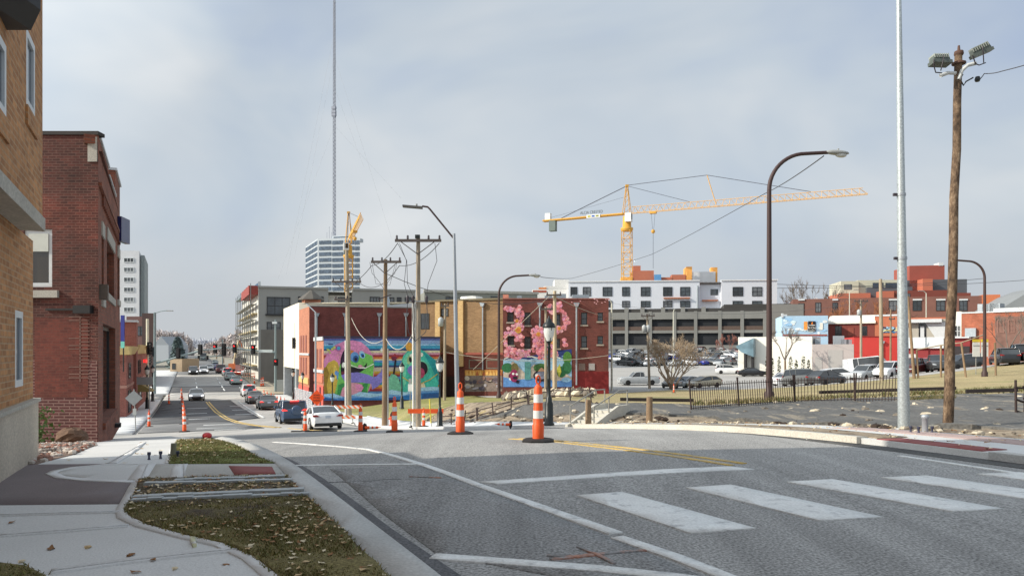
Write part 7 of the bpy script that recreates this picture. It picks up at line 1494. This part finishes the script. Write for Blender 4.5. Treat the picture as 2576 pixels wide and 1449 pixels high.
d = 280; base = W(1577, 720, d); zj = W(1577, 538, d).z; za = W(1577, 468, d).z
je = W(2183, 497, 247); je.z = zj + .5; ce = W(1367, 548, 294); ce.z = zj - .4
base.z = GZ(base.x, base.y)
o, u, sd, L, J, ce = tower_crane(base, zj, za, je, ce, 'yellow tower crane seen side-on above the white apartment block', 3.3, .10)
k = J.lerp(ce, .40); rz = atan2(u.y, u.x)
text('ALCIA CRESTED', 1.55, mat('crane_letters', srgb(70,72,66), .7), o, L(k)-sd*1.3+Vector((0,0,1.5)), (pi/2,0,rz), ext=.05, sx=.82)
k = J.lerp(ce, .38); q = MB().box((0,0,0), (5.4,.08,1.3)).build('name_plate', CABW, o); q.location = L(k)-sd*1.35; q.rotation_euler = (0,0,rz)
for i, c in enumerate((srgb(190,180,60), srgb(40,90,170), srgb(150,150,60))): MB().b2((-2.2+i*1.6,-.09,-.3), (-1.0+i*1.6,-.045,.3)).build('plate_mark', mat('plate_%d' % i, c), q)
d = 330; base = W(877, 730, d); zj = W(877, 612, d).z; za = W(875, 535, d).z; je = W(908, 546, 272); je.z = zj + .5; base.z = GZ(base.x, base.y)
uu = (je - Vector((base.x, base.y, zj))); ce = Vector((base.x, base.y, zj)) - uu*.28; ce.z = zj
tower_crane(base, zj, za, je, ce, 'yellow tower crane pointing its jib towards us beside the office tower', 3.4, .55, 3.0, False)
# ================================================================== TREES
def branches(m, p, dirv, ln, r, depth, spread, rnd, taper=.68, up=.12, minr=.012, kids_=(2,3)):
    segs = 3; pts = [p]; d = dirv.copy()
    for i in range(segs): d = (d + Vector((rnd.uniform(-1,1), rnd.uniform(-1,1), rnd.uniform(-.6,1)+up))*.16).normalized(); pts.append(pts[-1] + d*ln/segs)
    m.tube(pts, [lerp(r, r*.62, i/segs) for i in range(segs+1)], 5 if depth > 2 else 3, 0, False)
    if depth == 0: return
    for k in range(rnd.randint(*kids_) + (1 if depth <= 2 else 0)):
        a = rnd.uniform(0, 2*pi); ax = d.orthogonal().normalized(); ax = Matrix.Rotation(a, 3, d) @ ax
        nd = (Matrix.Rotation(rnd.uniform(.35, 1)*spread, 3, ax) @ d + Vector((0,0,up))).normalized(); st = pts[rnd.choice((2,3,3))] if depth > 1 else pts[rnd.choice((1,2,3))]
        branches(m, st, nd, ln*taper*rnd.uniform(.8,1.15), max(minr, r*.58), depth-1, spread, rnd, taper, up, minr, kids_)
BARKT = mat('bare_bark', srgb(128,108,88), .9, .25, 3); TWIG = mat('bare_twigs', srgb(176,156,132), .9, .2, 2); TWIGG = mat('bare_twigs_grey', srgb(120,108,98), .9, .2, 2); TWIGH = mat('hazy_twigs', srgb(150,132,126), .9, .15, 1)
def bare_tree(px, d, ytop, label, stems=1, spread=.7, seed=1, depth=5, trunk=.2, tw=TWIG, up=.12, r=.16, ln=None, width=None, minr=.02, kids_=(2,3), group=None):
    p = GP(px, d, -.1); h = W(px, ytop, d).z - p.z; rnd = random.Random(seed); o = thing('bare_tree', label, 'tree', p, 0, group)
    ln = ln or h*.3; tm = MB(); cm = MB()
    for s in range(stems):
        a = 2*pi*s/max(1,stems) + rnd.uniform(-.4,.4); b0 = Vector((0,0,0)); lean = .0 if stems == 1 else rnd.uniform(.3,.75)
        dv = Vector((cos(a)*lean, sin(a)*lean, 1)).normalized(); t1 = b0 + dv*h*trunk
        tm.tube([b0, b0.lerp(t1,.5)+Vector((rnd.uniform(-.05,.05),0,0)), t1], [r, r*.85, r*.75], 7)
        for k in range(3): 
            q = (dv + Vector((rnd.uniform(-1,1), rnd.uniform(-1,1), rnd.uniform(.1,.7)))*spread*.8).normalized(); branches(cm, t1 if k else b0.lerp(t1,.8), q, ln, r*.6, depth-1, spread, rnd, .7, up, minr, kids_)
    zs = [v[2] for v in cm.v]; f = h/max(zs); cm.v = [(v[0]*(width or 1)*f, v[1]*(width or 1)*f, v[2]*f) for v in cm.v]; tm.v = [(v[0]*(width or 1)*f, v[1]*(width or 1)*f, v[2]*f) for v in tm.v]
    tm.build('trunk', BARKT, o); cm.build('crown', tw, o); return o
bare_tree(1690, 88, 838, 'wide bare ornamental tree with tan twigs in front of the parking lot', 4, .75, 5, 7, .16, TWIG, .12, .17, None, 1.2, .011)
bare_tree(2060, 214, 694, 'large round bare tree on the skyline left of the hospital block', 1, .75, 9, 6, .2, TWIGG, .12, .3, None, .85, .05)
bare_tree(1975, 117, 818, 'crooked bare tree against the white showroom wall', 1, .8, 13, 5, .35, TWIGG, .1, .2, None, 1, .03)
bare_tree(2548, 92, 770, 'fine bare tree in front of the brick workshop at far right', 2, .8, 17, 5, .25, TWIGG, .1, .15, None, .9, .022)
bare_tree(2155, 196, 742, 'small rust leaved tree in front of the long brick building', 2, .8, 19, 5, .3, mat('rust_twigs', srgb(150,96,64), .9, .25, 2), .1, .14, None, 1, .05)
bare_tree(1830, 190, 838, 'small russet bare tree in the far lot beside the garage', 2, .8, 23, 5, .3, mat('russet_twigs', srgb(158,108,96), .9, .2, 2), .1, .12, None, .8, .05)
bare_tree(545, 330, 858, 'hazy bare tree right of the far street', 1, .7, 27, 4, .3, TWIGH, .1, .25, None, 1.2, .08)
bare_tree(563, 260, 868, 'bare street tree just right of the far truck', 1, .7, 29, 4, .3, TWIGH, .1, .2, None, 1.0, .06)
# conifer by the far kerb
def leafy(px, d, ytop, wpx, label, mt, seed, n=900, shape='cone', name='conifer', leaf_=.3, base=0):
    p = GP(px, d, -.1); h = W(px, ytop, d).z - p.z; R = wpx/2/F*d; rnd = random.Random(seed); o = thing(name, label, 'tree' if h > 2.5 else 'shrub', p)
    m = MB()
    for i in range(n):
        u = rnd.random()**.8; z = base*h + u*h*(1-base); rr = R*((1-u)**.7+.08 if shape == 'cone' else sqrt(max(0,1-(2*u-1)**2))); rr *= 1+.25*mn.noise(Vector((u*6,seed,i%7))); a = rnd.uniform(0,2*pi); q = rr*rnd.uniform(.55,1.05)
        c = Vector((q*cos(a), q*sin(a), z)); s = leaf_*rnd.uniform(.6,1.3); t1 = Vector((rnd.uniform(-1,1),rnd.uniform(-1,1),rnd.uniform(-.8,.4))).normalized()*s; t2 = Vector((rnd.uniform(-1,1),rnd.uniform(-1,1),rnd.uniform(-.8,.8))).normalized()*s*.6
        m.add([c-t2, c+t1, c+t2, c-t1*.6], [(0,1,2,3)], rnd.choice((0,0,1)))
    m.build('crown', mt, o); MB().tube([(0,0,0),(0,0,h*.8)], [R*.12,.02], 6).build('trunk', BARKT, o); return o
leafy(447, 190, 849, 44, 'dark conifer beyond the far left intersection', [mat('conifer_a', srgb(118,134,134), .9, .2, 1), mat('conifer_b', srgb(98,114,116), .9, .2, 1)], 3, 1600, 'cone', 'conifer', .55)  # greens lightened towards grey: distance haze mixed into the crown colours
CED = [mat('cedar_a', (.05,.07,.02,1), .9, .2, 3), mat('cedar_b', (.03,.045,.015,1), .9, .2, 3)]
for i, (px, yt, w_, lab) in enumerate(((1930,893,9,'first small clipped cedar from the left by the white showroom'), (1943,901,8,'second small cedar by the showroom, lower and rounder'), (1960,898,8,'third small cedar by the showroom, left of the crooked bare tree'), (1989,897,10,'taller narrow cedar right after the crooked bare tree'), (2003,905,8,'low cedar right of the taller narrow cedar'), (2021,894,10,'narrow cedar near the showroom corner'), (2034,905,8,'last low cedar at the showroom corner'))):
    leafy(px, 119, yt, w_, lab, CED, 40+i, 160, 'ell', 'cedar_shrub', .16); bpy.data.objects
# far woods and haze line
def wood(name, label, spec, mt, seed, n, leaf_):
    rnd = random.Random(seed); m = MB()
    for px, d, ytop, wpx in spec:
        p = GP(px, d, -1); h = W(px, ytop, d).z - p.z; R = wpx/2/F*d
        for i in range(n):
            u = rnd.random(); z = h*(.05+.95*u); rr = R*(1-.5*u**2)*sqrt(rnd.random()); a = rnd.uniform(0,2*pi); c = p + Vector((rr*cos(a), rr*sin(a), z*rnd.uniform(.85,1.0)))
            s = leaf_*rnd.uniform(.5,1.4)*d/300; t1 = Vector((rnd.uniform(-1,1),rnd.uniform(-1,1),rnd.uniform(0,1.6))).normalized()*s; t2 = Vector((rnd.uniform(-1,1),rnd.uniform(-1,1),rnd.uniform(-.4,.4))).normalized()*s*.3
            m.add([c-t2, c+t1, c+t2, c-t1], [(0,1,2,3)], rnd.choice((0,0,1)))
    tag(m.build(name, mt), label, kind='stuff')
WH = [mat('wood_haze_a', srgb(204,194,190), .95, .12, .1), mat('wood_haze_b', srgb(190,184,184), .95, .12, .1)]; WH2 = [mat('wood_far_a', srgb(214,216,222), .95, .08, .05), mat('wood_far_b', srgb(206,208,216), .95, .08, .05)]  # twig colours are paled with distance haze, most in the farthest set
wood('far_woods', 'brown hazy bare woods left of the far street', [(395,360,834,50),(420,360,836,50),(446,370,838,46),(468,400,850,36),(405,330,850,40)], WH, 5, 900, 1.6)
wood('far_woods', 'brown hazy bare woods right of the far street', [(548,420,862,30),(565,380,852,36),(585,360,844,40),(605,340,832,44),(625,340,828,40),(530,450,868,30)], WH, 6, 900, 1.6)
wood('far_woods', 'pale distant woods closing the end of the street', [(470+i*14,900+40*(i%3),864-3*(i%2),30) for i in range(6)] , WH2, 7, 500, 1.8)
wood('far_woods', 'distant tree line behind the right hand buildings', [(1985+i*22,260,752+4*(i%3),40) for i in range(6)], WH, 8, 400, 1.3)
# ================================================================== WORLD, SUN, CAMERA
SUN_AZ = Vector((-.97, -.24, 0)).normalized(); SUN_EL = radians(31)
w = bpy.data.worlds.new('World'); scene.world = w; w.use_nodes = True
nt = w.node_tree; bg = nt.nodes['Background']; bg.inputs['Strength'].default_value = .112
def wn(t, **k):
    q = nt.nodes.new(t)
    for a, v in k.items(): setattr(q, a, v)
    return q
sky = wn('ShaderNodeTexSky', sky_type='NISHITA'); sky.sun_disc = False; sky.sun_elevation = SUN_EL
sky.sun_rotation = atan2(SUN_AZ.x, SUN_AZ.y); sky.dust_density = 3; sky.air_density = 1.2; sky.ozone_density = 1.5
tc = wn('ShaderNodeTexCoord')
def wnoise(scale, det, rough, vs):
    mp = wn('ShaderNodeMapping'); mp.inputs['Scale'].default_value = vs; mp.inputs['Rotation'].default_value = (.2, .35, .3); nt.links.new(tc.outputs['Generated'], mp.inputs['Vector'])
    q = wn('ShaderNodeTexNoise'); q.inputs['Scale'].default_value = scale; q.inputs['Detail'].default_value = det; q.inputs['Roughness'].default_value = rough; q.inputs['Distortion'].default_value = .4
    nt.links.new(mp.outputs['Vector'], q.inputs['Vector']); return q.outputs['Fac']
def wramp(f, st):
    q = wn('ShaderNodeValToRGB'); e = q.color_ramp.elements
    while len(e) < len(st): e.new(.5)
    for i, (p, c) in enumerate(st): e[i].position = p; e[i].color = (*c, 1)
    nt.links.new(f, q.inputs['Fac']); return q.outputs['Color']
def wmix(f, a, b, mode='MIX'):
    q = wn('ShaderNodeMix', data_type='RGBA', blend_type=mode)
    for i, v in ((q.inputs[0], f), (q.inputs[6], a), (q.inputs[7], b)):
        if hasattr(v, 'is_linked'): nt.links.new(v, i)
        else: i.default_value = v if not isinstance(v, tuple) or len(v) == 4 else (*v, 1)
    return q.outputs[2]
cl = wnoise(1.7, 4, .5, (1, 1, 2.2))
cloudcol = wramp(wnoise(2.1, 4, .5, (1, 1, 2.0)), [(.3, (.38,.46,.60)), (.48, (.50,.565,.635)), (.62, (.60,.64,.675)), (.75, (.70,.72,.735))])
sc10 = wn('ShaderNodeVectorMath', operation='SCALE'); sc10.inputs['Scale'].default_value = 10; nt.links.new(cloudcol, sc10.inputs[0])
fac = wramp(cl, [(.3, (.8,)*3), (.6, (.97,)*3)])
c1 = wmix(fac, sky.outputs['Color'], sc10.outputs[0])
sp = wn('ShaderNodeSeparateXYZ'); nt.links.new(tc.outputs['Generated'], sp.inputs[0])
hz = wramp(sp.outputs['Z'], [(0, (1,)*3), (.03, (.9,)*3), (.17, (0,)*3)])
c2 = wmix(hz, c1, (4.9,5.15,5.4,1))
# the thin overcast is brighter overhead and towards the sun
dt = wn('ShaderNodeVectorMath', operation='DOT_PRODUCT'); nt.links.new(tc.outputs['Generated'], dt.inputs[0]); dt.inputs[1].default_value = (SUN_AZ.x*.8, SUN_AZ.y*.8, .6)
gl = wramp(dt.outputs['Value'], [(0, (1,)*3), (.3, (1.0,)*3), (1, (2.3,2.25,2.15))])
c3 = wmix(1.0, c2, gl, 'MULTIPLY')
nt.links.new(c3, bg.inputs['Color'])
sun = bpy.data.lights.new('sun', 'SUN'); sun.energy = 4.5; sun.angle = radians(.6); sun.color = (1, .92, .79)
so = bpy.data.objects.new('sun', sun); COL.objects.link(so)
dirv = -(SUN_AZ * cos(SUN_EL) + Vector((0, 0, sin(SUN_EL)))); so.rotation_euler = dirv.to_track_quat('-Z', 'Y').to_euler()
so.location = (-60, -20, 60)
cam = bpy.data.cameras.new('camera'); cam.sensor_width = 36; cam.lens = 36 * F / 2576; cam.shift_y = (H - 724.5) / 2576 
cam.clip_start = .1; cam.clip_end = 20000
co = bpy.data.objects.new('camera', cam); COL.objects.link(co); co.location = (0, 0, CZ); co.rotation_euler = (radians(90), 0, 0)
scene.camera = co
scene.view_settings.view_transform = 'Standard'; scene.view_settings.look = 'None'; scene.view_settings.exposure = 0
scene.cycles.use_denoising = True; scene.cycles.max_bounces = 6
